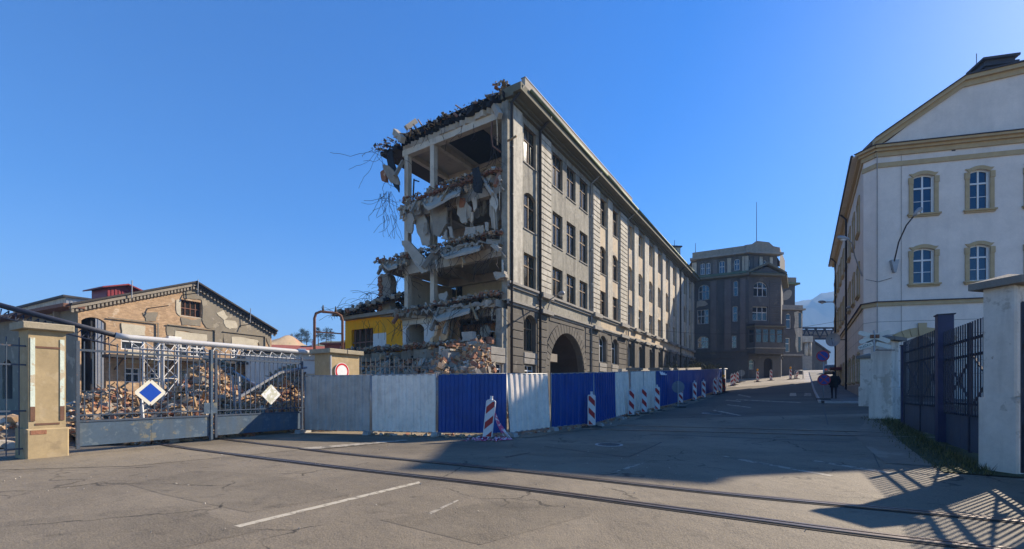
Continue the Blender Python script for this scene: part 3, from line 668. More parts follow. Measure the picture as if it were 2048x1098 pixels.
# ground-floor cream wall with arch, peach wall, yellow room
fr0 = Fr(BF.p(.35, 0, 0), -BF.y, BF.x)
q = pw(812, 645, 848, 705, .35)
mb = MB(); wall_open(mb, fr0, -8.75, -5.75, 4.2, 6.45, [(-q[1], -q[0], 4.22, q[3]+.02, .35)], .3); mb.build('partition_wall', M['white_wall'], RB)
mb = MB(); mb.box(fr0, -8.7, -5.8, 2.4, 2.5, 4.2, 6.4); mb.box(fr0, -7.6, -6.9, 2.36, 2.4, 4.25, 5.7, 1); mb.build('corridor_wall', [M['interior_dark'], M['tar']], RB)
q2 = pw(862, 646, 877, 672, .6)
frp = Fr(BF.p(.6, 0, 0), -BF.y, BF.x)
mb = MB(); wall_open(mb, frp, -5.75, -3.95, 4.2, 6.4, [(-q2[1], -q2[0], 4.75, q2[3], 0)], .2); mb.build('partition_wall', M['orange_wall'], RB)
mb = MB(); mb.box(frp, -5.6, -4.6, -.05, -.002, 4.2, 4.72); mb.build('whitewashed_dado', M['white_wall'], RB)
q3 = pw(703, 655, 746, 706, .35)
mb = MB(); wall_open(mb, fr0, -14.9, -8.76, 4.2, 6.95, [(-q3[1], -q3[0], 4.22, q3[3], 0)], .25); mb.build('yellow_room_wall', M['yellow_wall'], RB, label='bright yellow plastered wall with an empty window opening')
wq = cp(772, 665, .33); mb = MB(); mb.box(fr0, -q3[0]+.02, -wq[0], -.012, -.002, 4.22, wq[1]); mb.build('white_wall_panel', M['white_wall'], RB)
mb = MB()
for t in (.12, .35, .62, .86): mb.box(fr0, -q3[1]+(q3[1]-q3[0])*t-.04, -q3[1]+(q3[1]-q3[0])*t+.04, .1, .18, 4.22, q3[3])
mb.box(fr0, -q3[1], -q3[0], .1, .18, 5.2, 5.29); mb.build('empty_window_frame', M['rust'], RB)
mb = MB(); mb.box(BF, -.1, 5.0, 8.8, 14.9, 6.96, 7.2); mb.box(BF, .4, 5, 14.6, 14.9, 4.2, 6.95); mb.build('annex_roof_slab', M['concrete'], RB)
mb = MB(); mb.box(BF, .2, 6, 8.8, 14.9, -.5, 3.69); mb.build('annex_basement', M['dark_plaster'], RB)
mb = MB(); mb.box(BF, -.3, 6, .45, 8.75, -.5, 3.69); mb.build('basement', M['dark_plaster'], RB)
# low remnant of the street front beyond the torn corner
fr = BF
mb = MB(); wall_open(mb, BF, -5.1, -.002, -.5, 3.55, [(-1.6, -.5, 2.3, 3.2, 0), (-3.6, -2.7, 2.3, 3.2, 0)], .4); mb.poly([BF.p(-5.1, 0, -.5), BF.p(-5.1, .4, -.5), BF.p(-5.1, .4, 3.55), BF.p(-5.1, 0, 3.55)]); mb.build('wall', M['trim_stone'], RB, label='low remnant of the street front with basement windows')
for a_, b2 in ((-1.6, -.5), (-3.6, -2.7)): window(RB, BF, a_, b2, 2.3, 3.2, 0, .15, M['white_frame'], M['glass_clear'])
for k, (u0, u1, z0, z1) in enumerate(((-1.75, -.35, 3.2, 3.6), (-1.75, -.35, 3.63, 4.05), (-2.6, -1.8, 3.2, 3.6))):
    mb = MB(); mb.bbox(BF, u0, u1, -.1, -.003, z0, z1); mb.build('sill_panel', M['trim_stone'], RB)
rb = random.Random(4)
for k in range(4):                                   # bare brick top of the remnant, course by course
    u = -5.05+.1*(k % 2)+k*.12
    while u < -1.85:
        L = .27
        if rb.random() < .9-.2*k:
            mb = MB(); mb.bbox(BF, u, u+L, -.03+rb.uniform(-.06, .04), .38, 3.56+k*.105, 3.56+k*.105+.093, .012); mb.build('brick', M[rb.choice(('brick_tan', 'brick', 'brick_tan', 'concrete_pale'))], RB)
        u += L+.014
mb = MB(); mb.box(BF, -.55, -.003, 0, .42, 3.55, 6.3); mb.build('window_pier', M['plaster'], RB)
# ------------------------------------------------------------------ torn edge: hanging slabs, rubble, reinforcement
def zp(pts, ox, oy, k=.3097): return [(ox+x*k, oy+y*k) for x, y in pts]
def hang(pts, u, th, m, name='hanging_slab', tilt=0.0, label=None):
    r = random.Random(int(pts[0][0]*7)); P = []
    zc = sum(p[1] for p in pts)/len(pts)
    for x, y in pts: P.append(cpw(x, y, u+(y-zc)*tilt))
    # subdivide the outline with small breaks
    Q = []
    for i, p in enumerate(P):
        n = P[(i+1) % len(P)]; Q.append(p)
        for t in (.33, .66): Q.append(p.lerp(n, t)+Vector((r.uniform(-1, 1), 0, r.uniform(-1, 1)))*min(.07, (n-p).length*.09))
    mb = MB(); mb.prism(Q, BF.x*th); return mb.build(name, m, RB, label=label)
A4 = (720, 140); A5 = (720, 430)
for pts, o, u, th, m in (
    ([(450, 830), (500, 815), (545, 850), (560, 990), (510, 1075), (475, 1060), (455, 930)], A4, -.25, .14, 'concrete'),
    ([(625, 810), (680, 830), (690, 985), (660, 990), (625, 930)], A4, -.3, .10, 'concrete_pale'),
    ([(685, 850), (720, 890), (705, 975), (688, 960)], A4, -.2, .1, 'concrete_pale'),
    ([(715, 830), (752, 815), (752, 890), (735, 915)], A4, -.15, .08, 'cream'),
    ([(300, 930), (330, 915), (350, 960), (330, 1055), (300, 1040)], A4, -.3, .12, 'concrete_pale'),
    ([(340, 880), (385, 870), (390, 930), (350, 935)], A4, -.35, .1, 'concrete'),
    ([(365, 930), (410, 930), (450, 1060), (450, 1140), (400, 1130), (360, 1000)], A4, -.1, .15, 'concrete_pale'),
    ([(270, 165), (310, 165), (425, 290), (440, 360), (400, 380), (270, 190)], A5, -.55, .22, 'concrete_pale'),
    ([(680, 1010), (710, 1015), (745, 1010), (745, 1060), (670, 1065)], A4, -.35, .12, 'concrete_pale'),
    ([(750, 1010), (795, 1000), (795, 1055), (755, 1060)], A4, -.3, .12, 'concrete_pale'),
    ([(805, 980), (828, 985), (825, 1040), (808, 1030)], A4, -.3, .1, 'concrete_pale'),
    ([(520, 150), (560, 95), (570, 160)], A5, -.2, .12, 'concrete_pale'),
    ([(565, 75), (590, 75), (605, 150), (580, 145)], A5, -.25, .1, 'concrete_pale'),
    ([(835, 835), (860, 820), (885, 1030), (850, 1020), (835, 930)], A4, -.1, .12, 'concrete_pale'),
    ([(720, 640), (765, 620), (795, 720), (785, 795), (735, 785)], A4, -.6, .05, 'tar'),
    ([(170, 545), (205, 515), (240, 700), (250, 790), (215, 740), (180, 650)], A4, -.2, .08, 'tar'),
    ([(145, 610), (180, 615), (240, 690), (250, 740), (195, 725)], A4, -.35, .14, 'concrete'),
    ([(130, 660), (160, 640), (170, 720), (140, 715)], A4, -.3, .2, 'brick'),
    ([(200, 150), (240, 160), (280, 300), (240, 290)], (790, 330), -.1, .12, 'concrete'),
    ([(860, 370), (930, 360), (940, 400), (880, 420)], A5, -.5, .3, 'concrete_pale'),
    ([(505, 510), (560, 490), (560, 560), (515, 545)], A5, 2.0, .1, 'white_wall'),
    ([(535, 645), (590, 650), (560, 800), (500, 830)], A5, -.3, .12, 'orange_wall'),
    ([(565, 660), (610, 660), (585, 800), (545, 830)], A5, -.1, .1, 'concrete'),
    ([(460, 950), (625, 880), (650, 915), (640, 935), (480, 985)], A5, -2.2, .5, 'concrete'),
    ([(655, 755), (725, 750), (728, 815), (660, 815)], A5, -1.9, .35, 'concrete_pale'),
    ([(795, 790), (850, 790), (850, 830), (800, 830)], A5, -1.2, .3, 'brick'),
    ([(480, 810), (515, 780), (520, 830), (485, 840)], A5, -.4, .2, 'white_wall')):
    hang(zp(pts, *o), u, th, M[m], 'hanging_slab' if m != 'tar' else 'roofing_felt', (RND.uniform(-.004, .004)))
rs_ = random.Random(101)
for k in range(46):                                   # many smaller sheets hanging in the gutted third storey
    x = rs_.uniform(808, 1005); y = 402+(1000-x)*.12-18+rs_.uniform(-6, 46); hgt = rs_.uniform(10, 38); wd_ = rs_.uniform(4, 13)
    pts = [(x, y), (x+wd_*rs_.uniform(.6, 1.1), y-rs_.uniform(0, 4)), (x+wd_, y+hgt*rs_.uniform(.4, .8)), (x+wd_*rs_.uniform(.3, .8), y+hgt), (x-wd_*.2, y+hgt*rs_.uniform(.5, .8))]
    hang(pts, rs_.uniform(-.4, 1.2), rs_.uniform(.04, .12), M[rs_.choice(('concrete', 'concrete_pale', 'cream', 'concrete', 'brick'))], 'hanging_slab', rs_.uniform(-.01, .01))
# standing fragment of brick wall on the annex roof
fp = [(757, 552), (763, 547), (776, 548), (781, 560), (779, 600), (783, 632), (760, 634), (758, 605), (762, 590), (756, 570)]
hang(fp, .2, .55, M['concrete'], 'wall_fragment'); 
mbk = MB(); rr = random.Random(3)
for k in range(22):
    wv, z = cp(758+rr.uniform(-1, 3), 555+k*3.5, .1); mbk.box(BF, .12+rr.uniform(-.08, .05), .5, wv-.16, wv+.16, z-.05, z+.05)
mbk.build('brick_edge', M['brick'], RB, kind='stuff')
MIX = [M['concrete'], M['brick'], M['concrete_pale'], M['wood_debris'], M['tar'], M['brick_tan']]
def edge_rubble(z, wa, wb, ua, ub, n, smax, name='rubble', wts=(5, 4, 3, 1, 1, 1), zfun=None, seed=1, flat=1.0):
    r = random.Random(seed); mb = MB()
    for _ in range(n):
        wv = r.uniform(wa, wb); u = r.uniform(ua, ub); s = smax*(.25+.75*r.random()**2.5)
        zz = z+(zfun(u, wv) if zfun else 0)+s*.15+abs(r.gauss(0, .08)); mi = r.choices(range(6), wts)[0]
        if mi == 3: stick(mb, BF.p(u, wv, zz), s*2.6, r, 3, .05)
        else: chunk(mb, BF.p(u, wv, zz-(0 if flat == 1 else s*.12)), s, r, mi, flat)
    return mb.build(name, MIX, RB, kind='stuff')
edge_rubble(14.2, .4, 8.4, -.45, 2.6, 1100, .30, seed=2, zfun=lambda u, w_: max(0, .55-.14*abs(w_-3.5))*max(.2, 1-abs(u-.8)/2), wts=(5, 4, 3, 2, 3, 1))
edge_rubble(10.5, .3, 10.7, -.5, 2.2, 1200, .32, seed=3, zfun=lambda u, w_: max(0, .5-.1*abs(w_-3))*max(.2, 1-abs(u-.6)/2))
edge_rubble(6.85, .2, 8.5, -.7, 2.0, 1200, .32, seed=4, zfun=lambda u, w_: max(0, .55-.09*abs(w_-1.5))*max(.2, 1-abs(u-.5)/2))
edge_rubble(18.58, .3, 11.2, -.4, 1.4, 900, .34, seed=5, flat=.22, wts=(4, 1, 3, 2, 8, 0))
edge_rubble(18.9, .15, .9, -.2, .9, 110, .28, seed=6, wts=(5, 2, 4, 0, 4, 0), zfun=lambda u, w_: .35)
edge_rubble(7.2, 8.6, 15.0, -.7, 3.5, 1100, .5, seed=7, wts=(8, 2, 2, 1, 4, 0), zfun=lambda u, w_: max(0, 1.25*(1-(w_-8.6)/6.4))*max(.25, 1-abs(u-.9)/3))
edge_rubble(4.25, .6, 14.5, -1.4, .3, 1100, .34, seed=8, zfun=lambda u, w_: .15)
# loose hollow bricks along the third-floor edge
mbk = MB(); r = random.Random(9)
for k in range(46):
    t = k/45; x = 836+(1000-836)*t; y = 399+(340-399)*t; wv, z = cp(x, y+r.uniform(-2, 2), -.25)
    fr = Fr(BF.p(-.35+r.uniform(-.1, .1), wv, z), BF.x.lerp(BF.y, r.uniform(-.15, .15)))
    mbk.box(fr, 0, .26, 0, .11, 0, .13); mbk.box(fr, -.004, .2, .03, .08, .03, .09, 1)
mbk.build('hollow_brick_edge', [M['brick'], M['tar']], RB, kind='stuff')
for x0, y0, x1, y1, u in ((796, 418, 842, 402, -.2), (757, 522, 812, 520, -.1), (786, 628, 835, 618, -.4), (862, 500, 1000, 478, -.35), (842, 622, 985, 600, -.5)):
    mbk = MB(); a = cpw(x0, y0, u); b = cpw(x1, y1, u); mid = [a.lerp(b, k/22)+Vector((0, 0, r.uniform(-.13, .13)))-BF.x*r.uniform(0, .12) for k in range(23)]
    low = [p-Vector((0, 0, r.uniform(.08, .34))) for p in mid[::-1]]; mbk.prism(mid+low, BF.x*.5); mbk.build('broken_slab_edge', M['concrete_pale'] if u > -.3 else M['concrete'], RB)
for (x0, y0, x1, y1, u, wd_, m) in ((806, 322, 790, 352, -.3, .16, 'concrete'), (838, 396, 822, 425, -.5, .14, 'concrete'), (900, 372, 884, 402, -.7, .12, 'wood_debris'), (960, 350, 985, 388, -.6, .14, 'concrete_pale'), (1002, 338, 990, 372, -.4, .16, 'brick'), (870, 500, 846, 535, -.6, .2, 'concrete'), (915, 492, 930, 528, -.7, .1, 'wood_debris'), (975, 482, 1000, 500, -.5, .18, 'concrete_pale'), (770, 520, 756, 548, -.3, .14, 'concrete'), (880, 616, 862, 660, -.9, .18, 'concrete'), (905, 612, 888, 668, -.8, .16, 'concrete_pale'), (940, 606, 955, 640, -.9, .1, 'wood_debris'), (800, 624, 786, 646, -.7, .16, 'brick'), (832, 242, 812, 256, -.3, .22, 'concrete_pale'), (790, 264, 806, 280, -.3, .3, 'concrete_pale'), (985, 205, 1000, 232, -.2, .25, 'concrete_pale')):
    mb = MB(); mb.bar(cpw(x0, y0, u+.5), cpw(x1, y1, u-.2), wd_, wd_*1.3); mb.build('broken_beam', M[m], RB)
for (x0, y0, x1, y1, dy, u0, u1) in ((845, 398, 925, 372, 14, .2, -1.0), (880, 498, 965, 484, 12, .3, -.9), (865, 622, 945, 608, 13, .2, -1.1), (765, 523, 800, 521, 10, .3, -.8)):   # sagging floor fields
    P = [cpw(x0, y0, u0), cpw(x1, y1, u0), cpw(x1-6, y1+dy, u1), cpw(x1-22, y1+dy+5, u1-.1), cpw((x0+x1)/2, (y0+y1)/2+dy+3, u1+.1), cpw(x0+12, y0+dy+4, u1), cpw(x0+3, y0+dy-3, u1)]
    mb = MB(); mb.prism(P, (0, 0, -.16)); mb.build('sagging_slab', M['concrete_pale'], RB)
# reinforcement and cables
def rebars(seeds, name='reinforcement'):
    mb = MB(); r = random.Random(77)
    for (x, y, u, n, L, spread, rad) in seeds:
        for _ in range(n):
            p = cpw(x+r.uniform(-spread, spread), y+r.uniform(-3, 3), u+r.uniform(-.3, .3)); d = Vector((r.gauss(0, .35), r.gauss(0, .35), -1)).normalized(); pts = [p]
            for k in range(9): d = (d+Vector((r.gauss(0, .3), r.gauss(0, .3), r.gauss(-.05, .22)))).normalized(); pts.append(pts[-1]+d*L/9*r.uniform(.6, 1.3))
            mb.tube(pts, rad, 4, cap=False)
    return mb.build(name, M['rebar'], RB, kind='stuff')
# more strings of plaster and mesh hanging from every torn edge
mbf = MB(); rf = random.Random(55)
for (x0, y0, x1, y1) in ((840, 400, 1000, 345), (860, 500, 1000, 480), (845, 622, 985, 602), (800, 420, 840, 405), (760, 525, 812, 520)):
    for _ in range(60):
        t = rf.random(); p = cpw(x0+(x1-x0)*t, y0+(y1-y0)*t+rf.uniform(-2, 6), rf.uniform(-.6, .1)); s = rf.uniform(.1, .42); L = s*rf.uniform(.8, 2.2)
        P = [p+BF.y*rf.uniform(-s, s)*.6+Vector((0, 0, rf.uniform(-L, .05))) for _ in range(3)]+[p]; c = sum(P, Vector())/4
        P.sort(key=lambda q: math.atan2((q-c).z, (q-c).dot(BF.y))); mbf.prism(P, BF.x*rf.uniform(.02, .07), rf.choice((0, 2, 2, 5)))
mbf.build('torn_plaster', MIX, RB, kind='stuff')
rebars([(760, 300, -.2, 10, 3.2, 14, .013), (775, 385, -.2, 20, 2.2, 16, .013), (780, 430, -.2, 10, 1.8, 14, .012), (900, 250, -.1, 10, 1.5, 60, .012), (920, 360, -.4, 28, 2.0, 70, .012), (920, 495, -.5, 26, 2.0, 75, .012), (920, 615, -.6, 34, 2.2, 80, .013), (790, 530, -.1, 14, 2.2, 22, .013), (950, 610, -.2, 22, 2.4, 40, .013), (770, 640, -.6, 14, 1.6, 50, .013), (990, 270, -.1, 8, 2.5, 12, .013), (790, 590, 1.0, 12, 1.6, 12, .014)])
mb = MB(); r = random.Random(12)
for k in range(26):                                    # wires springing out of the rubble on the annex
    x = 665+k*5; y = 640-k*1.9; p = cpw(x, y, r.uniform(-.6, 1.5)); pts = [p]; d = Vector((r.uniform(-.7, .3), 0, 1)).normalized()
    for j in range(8): d = (d+Vector((r.gauss(-.1, .35), r.gauss(0, .3), -.22))).normalized(); pts.append(pts[-1]+d*.25)
    mb.tube(pts, .013, 4, cap=False)
mb.build('bent_wire', M['rebar'], RB, kind='stuff')
for pts, rad, m in (([(984, 243), (983, 270), (986, 292), (1001, 304)], .05, 'rust'), ([(994, 235), (995, 290)], .035, 'pale_wood'), ([(1000, 350), (999, 370), (1008, 380)], .045, 'cream'), ([(987, 375), (988, 430), (990, 470)], .04, 'cream'), ([(999, 360), (999, 420)], .03, 'cream'),
    ([(985, 608), (984, 640), (994, 640), (992, 670)], .06, 'cream'), ([(978, 662), (1006, 665)], .025, 'white_wall'), ([(1005, 520), (1006, 560)], .06, 'cream'), ([(926, 500), (925, 535)], .05, 'pale_wood'), ([(872, 520), (875, 545)], .07, 'cream'), ([(828, 358), (826, 400)], .05, 'rebar'), ([(828, 360), (838, 363)], .04, 'rebar'), ([(1015, 282), (1033, 272)], .06, 'wood_debris'), ([(1000, 500), (1012, 515)], .04, 'cream')):
    mb = MB(); mb.tube([cpw(x, y, -.15) for x, y in pts], rad, 8); mb.build('broken_pipe', M[m], RB, smooth=True)
mb = MB(); c = cpw(972, 663, .4); mb.disc(c, -BF.x, .38, .12, 20); mb.build('round_tank', M['concrete_pale'], RB)
# ------------------------------------------------------------------ rubble heaps on the site
def heap(name, label, fz, x0, x1, y0, y1, n, smax, wts, seed, step=.6, base='dirt', cat='rubble'):
    r = random.Random(seed); mb = MB(); nx = int((x1-x0)/step); ny = int((y1-y0)/step); idx = {}
    vs = []
    for i in range(nx+1):
        for j in range(ny+1):
            X, Y = x0+i*step, y0+j*step; z = fz(X, Y); idx[i, j] = len(vs); vs.append(Vector((X, Y, terrain(X, Y)-.06 if z < .02 else terrain(X, Y)+z-.1+r.uniform(-.08, .08))))
    mb.add(vs, [[idx[i, j], idx[i+1, j], idx[i+1, j+1], idx[i, j+1]] for i in range(nx) for j in range(ny)], 6)
    k = 0; tries = 0
    while k < n and tries < n*8:
        tries += 1; X, Y = r.uniform(x0, x1), r.uniform(y0, y1); z = fz(X, Y)
        if z < .05: continue
        k += 1; s = smax*(.22+.78*r.random()**2.2); mi = r.choices(range(6), wts)[0]; c = (X, Y, terrain(X, Y)+z-.05+r.uniform(0, .1))
        if mi == 3: stick(mb, c, s*3, r, 3, .06)
        else: chunk(mb, c, s, r, mi)
    return mb.build(name, MIX+[M[base]], kind='stuff', label=label, cat=cat)
HP = at(470, 745, 22)      # main brick heap behind the gate
def f_main(X, Y):
    q = Vector((X+12.1, Y-20.4)); a = q.dot(GD); b = q.dot(Vector((GD.y, -GD.x)))
    h = 2.75*max(0, 1-(abs(a)/7.5)**1.8)*max(0, 1-(abs(b)/4.3)**1.5)
    q2 = Vector((X+9.9, Y-22.6)); h2 = 2.35*max(0, 1-(q2.length/5.2)**1.5)
    return max(h, h2)*(.9+.25*math.sin(X*1.7+Y*.9))
heap('rubble_heap', 'big heap of broken bricks and concrete behind the blue gate', f_main, -21, -4, 13.5, 29, 14000, .36, (5, 6, 2, 4, 0, 8), 31)
def f_build(X, Y):
    p = Vector((X, Y, 0))-C0; u = p.dot(BF.x); wv = p.dot(BF.y)
    if wv < .5 or wv > 18 or u > .2: return 0
    return max(0, (4.15 if wv < 13 else 4.15*(1-(wv-13)/6))*(1-(-u)/7.5))*(.88+.1*math.sin(X*2.1)+.1*math.sin(Y*2.7+X))
heap('rubble_slope', 'slope of grey rubble spilling from the torn building end', f_build, -20, 1, 17.5, 38, 2600, .6, (6, 4, 4, 1, 1, 3), 33)
def f_front(X, Y):
    p = Vector((X, Y, 0))-C0; u = p.dot(BF.x); wv = p.dot(BF.y)
    a = max(0, 1-((u+4.3)/2.6)**2); b = max(0, 1-((wv+.2)/2.3)**2)
    return 4.0*a*b*(.9+.12*math.sin(X*3.1)+.1*math.sin(Y*2.3))
heap('rubble_heap', 'heap of broken masonry piled against the low torn street front', f_front, -7, 0, 17.5, 27, 1900, .5, (4, 6, 3, 2, 0, 7), 37)
def f_left(X, Y):
    q = Vector((X+15.2, Y-14.2)); return max(0, .75*(1-(q.length/2.4)**1.5))
heap('rubble_heap', 'small heap of pale rubble behind the railing beside the gate pillar', f_left, -18, -12.5, 11.8, 17, 160, .6, (1, 1, 6, 0, 0, 2), 35)
# pieces of scrap on the heap
def scrap(pts, wd, m, label, cat='beam'):
    P = [at(*p) for p in pts]; mb = MB()
    for a, b in zip(P[:-1], P[1:]): mb.bar(a, b, wd, wd*.7)
    mb.build('scrap_beam', m, loc=P[0], label=label, cat=cat)
scrap([(190, 832, 17.5), (352, 752, 20)], .14, M['pipe_grey'], 'grey steel beam leaning up the brick heap beside the lattice column')
scrap([(352, 752, 20), (425, 725, 22)], .14, M['pipe_grey'], 'grey steel beam lying over the crest of the brick heap')
scrap([(448, 812, 17.6), (560, 745, 19.5), (612, 735, 21)], .13, M['pipe_grey'], 'long grey beam across the heap behind the peeling sign')
scrap([(440, 728, 20), (520, 775, 19)], .13, M['pipe_grey'], 'grey beam sloping down from the crest of the heap')
scrap([(338, 792, 17.4), (386, 815, 16.9)], .11, M['pipe_grey'], 'short grey beam low on the heap behind the blue sign')
for x, y0, y1, Y in ((375, 748, 832, 16.2), (480, 748, 828, 17.2), (468, 750, 825, 17.4), (285, 790, 836, 15.0)):
    mb = MB(); mb.tube([at(x-3, y0, Y), at(x+1, y1, Y-.1)], .045, 8); mb.build('leaning_pole', M['pipe_grey'], loc=at(x, y1, Y), label={375: 'thin grey pole standing in front of the brick heap', 480: 'thicker pole of the pair beside the gate post', 468: 'slim pole of the pair beside the gate post', 285: 'short grey pole behind the blue sign'}[x], cat='pole', group='poles standing behind the gate')
# ------------------------------------------------------------------ hoarding along the site
M['galv'] = mat('galvanised_sheet', (.44, .40, .35), .55, .15, 2.5, .1, 10, streak=((.5, .5, .49), 4, .5), metal=.25, grime=((.16, .15, .14), 3, .4))
M['white_sheet'] = mat('dirty_white_sheet', (.86, .76, .64), .5, .08, 1.5, .12, 5, streak=((.5, .45, .38), 3, .5), grime=((.36, .3, .24), 4, .45), patch=[((.45, .36, .28), 5, .66, .6)])
M['blue_sheet'] = mat('blue_sheet', (.0, .045, .23), .42, .18, 1.5, .12, 5, streak=((.002, .075, .30), 4, .5), grime=((.005, .035, .11), 3, .4))
M['steel_tube'] = mat('zinc_tube', (.30, .30, .29), .5, .2, 5, .1, 20, metal=.5)
M['concrete_block'] = mat('concrete_foot', (.36, .345, .31), .95, .2, 5, .5, 24, grime=((.15, .14, .12), 6, .5))
cols_h = ['galv', 'white_sheet', 'blue_sheet', 'white_sheet', 'blue_sheet', 'blue_sheet', 'white_sheet', 'white_sheet', 'white_sheet', 'blue_sheet', 'blue_sheet', 'blue_sheet', 'blue_sheet', 'blue_sheet']
lab_h = ['dull grey corrugated hoarding panel standing beside the blue gate', 'dirty white hoarding panel between the grey and the first blue one', 'dark blue hoarding panel behind the leaning striped beacon', 'tilted white corrugated panel at the hoarding corner, half sunlit',
 'blue corrugated panel in front of the arched gateway', 'narrow blue panel before the run of white ones uphill', 'first of three white panels behind the beacons', 'second of three white panels, with a dark scribble', 'third white panel, next to the long blue run',
 'blue panel beginning the uphill run beside the white panels', 'blue panel behind the round sign seen from its back', 'blue panel after the round sign', 'last but one blue panel of the uphill run', 'last blue panel, ending the hoarding at the street']
HH = 2.1
for i in range(14):
    a = Vector((*HB[i], 0)); b = Vector((*HB[i+1], 0)); a.z = terrain(a.x, a.y)+.13; b.z = terrain(b.x, b.y)+.13
    d = (b-a).normalized(); a2 = a+d*.03; b2 = b-d*(.03 if i != 2 else .06)
    if i == 3: a2 = a+d*.08
    L = (b2-a2).length; lean = (.03, -.02, .02, .10, .0, .03, .13, .04, .02, 0, .02, 0, .01, 0)[i]
    up = Vector((0, 0, 1)); nrm = Vector((d.y, -d.x, 0)).normalized()
    if nrm.y > 0: nrm = -nrm
    side = (0, .0, 0, -.05, 0, 0, -.08, 0, 0, 0, 0, 0, 0, 0)[i]
    t = thing('hoarding_panel', lab_h[i], 'hoarding', (a+b)/2, 'sheet-metal hoarding panels round the site')
    P = lambda s, z, o=0: a2+(b2-a2)*s+Vector((0, 0, z))+nrm*(o-lean*z/2)+d*(side*z/2)
    n = max(6, round(L/.30)); mb = MB(); prev = None; prof = []
    for k in range(n):
        for f, dd in ((0, 0), (.40, 0), (.52, .034), (.88, .034)): prof.append(((k+f)/n, dd))
    prof.append((1.0, 0))
    r = random.Random(i); zs = [0, .55, 1.1, 1.6, HH]
    gridv = [[P(s, z, dd+(.012*math.sin(s*9+z*3+i)+r.uniform(-.006, .006) if 0 < z < HH else 0)) for z in zs] for s, dd in prof]
    for k in range(len(prof)-1):
        for j in range(4): mb.add([gridv[k][j], gridv[k+1][j], gridv[k+1][j+1], gridv[k][j+1]], [[0, 1, 2, 3]])
    mb.build('corrugated_sheet', M[cols_h[i]], t)
    fm = MB(); fm.tube([P(0, -.02), P(0, HH+.03)], .022, 8); fm.tube([P(1, -.02), P(1, HH+.03)], .022, 8); fm.tube([P(0, 0), P(1, 0)], .02, 8); fm.tube([P(0, HH), P(1, HH)], .022, 8); fm.build('frame', M['steel_tube'], t, smooth=True)
    bl = MB(); c = Vector((*HB[i], terrain(*HB[i]))); fr = Fr(c, nrm, d)
    bl.prism([fr.p(-.35, -.11, .01), fr.p(.42, -.11, .01), fr.p(.36, -.11, .14), fr.p(-.3, -.11, .14)], d*.22)
    if i < 9: bl.build('concrete_foot', M['concrete_block'], loc=c, label=('grey concrete foot at the gate end of the grey panel', 'concrete foot between the grey and the dirty white panel', 'concrete foot between the dirty white and dark blue panels', 'dark concrete foot at the corner of the hoarding', 'concrete foot between the tilted white panel and the blue one', 'concrete foot beside the beacon at the narrow blue panel', 'concrete foot before the first of three white panels', 'concrete foot before the second of three white panels', 'concrete foot before the third white panel')[i], cat='concrete foot', group='feet of the hoarding')
# loose stones along the foot of the hoarding
mb = MB(); r = random.Random(8)
for i in range(1, 12):
    a, b = Vector(HB[i]), Vector(HB[i+1])
    for k in range(34):
        p = a.lerp(b, r.random())+Vector((r.gauss(.05, .2), r.gauss(-.1, .22))); chunk(mb, (p.x, p.y, terrain(p.x, p.y)+.03), r.uniform(.04, .2)*(1 if i < 7 else 1.2), r, r.choice((0, 0, 2, 5, 3, 1)))
for k in range(260):
    p = (r.uniform(-14, 4), r.uniform(5, 15)); chunk(mb, (p[0], p[1], .012), r.uniform(.01, .03), r, 2, .5)
mb.build('scattered_rubble', MIX, kind='stuff', label='loose stones and splinters lying along the hoarding', cat='rubble')
# ------------------------------------------------------------------ red and white beacons
M['beacon_white'] = mat('beacon_white', (.66, .64, .62), .45, .06, 4, .02, 20, grime=((.4, .37, .34), 5, .35))
M['beacon_red'] = mat('beacon_red', (.38, .018, .02), .4, .12, 4, .02, 20, grime=((.25, .06, .05), 6, .4))
M['rubber'] = mat('black_rubber_foot', (.045, .043, .042), .85, .25, 5, .3, 20, grime=((.16, .145, .12), 4, .6))
M['amber'] = mat('amber_lens', (.75, .33, .01), .2, .1, 4, 0)
def clip(poly, x0, x1, z0, z1):
    for ax, lim, sg in ((0, x0, 1), (0, x1, -1), (1, z0, 1), (1, z1, -1)):
        out = []
        for i, p in enumerate(poly):
            q = poly[(i+1) % len(poly)]; pi, qi = (p[ax]-lim)*sg >= 0, (q[ax]-lim)*sg >= 0
            if pi: out.append(p)
            if pi != qi: t = (lim-p[ax])/(q[ax]-p[ax]); out.append((p[0]+(q[0]-p[0])*t, p[1]+(q[1]-p[1])*t))
        poly = out
        if not poly: return []
    return poly
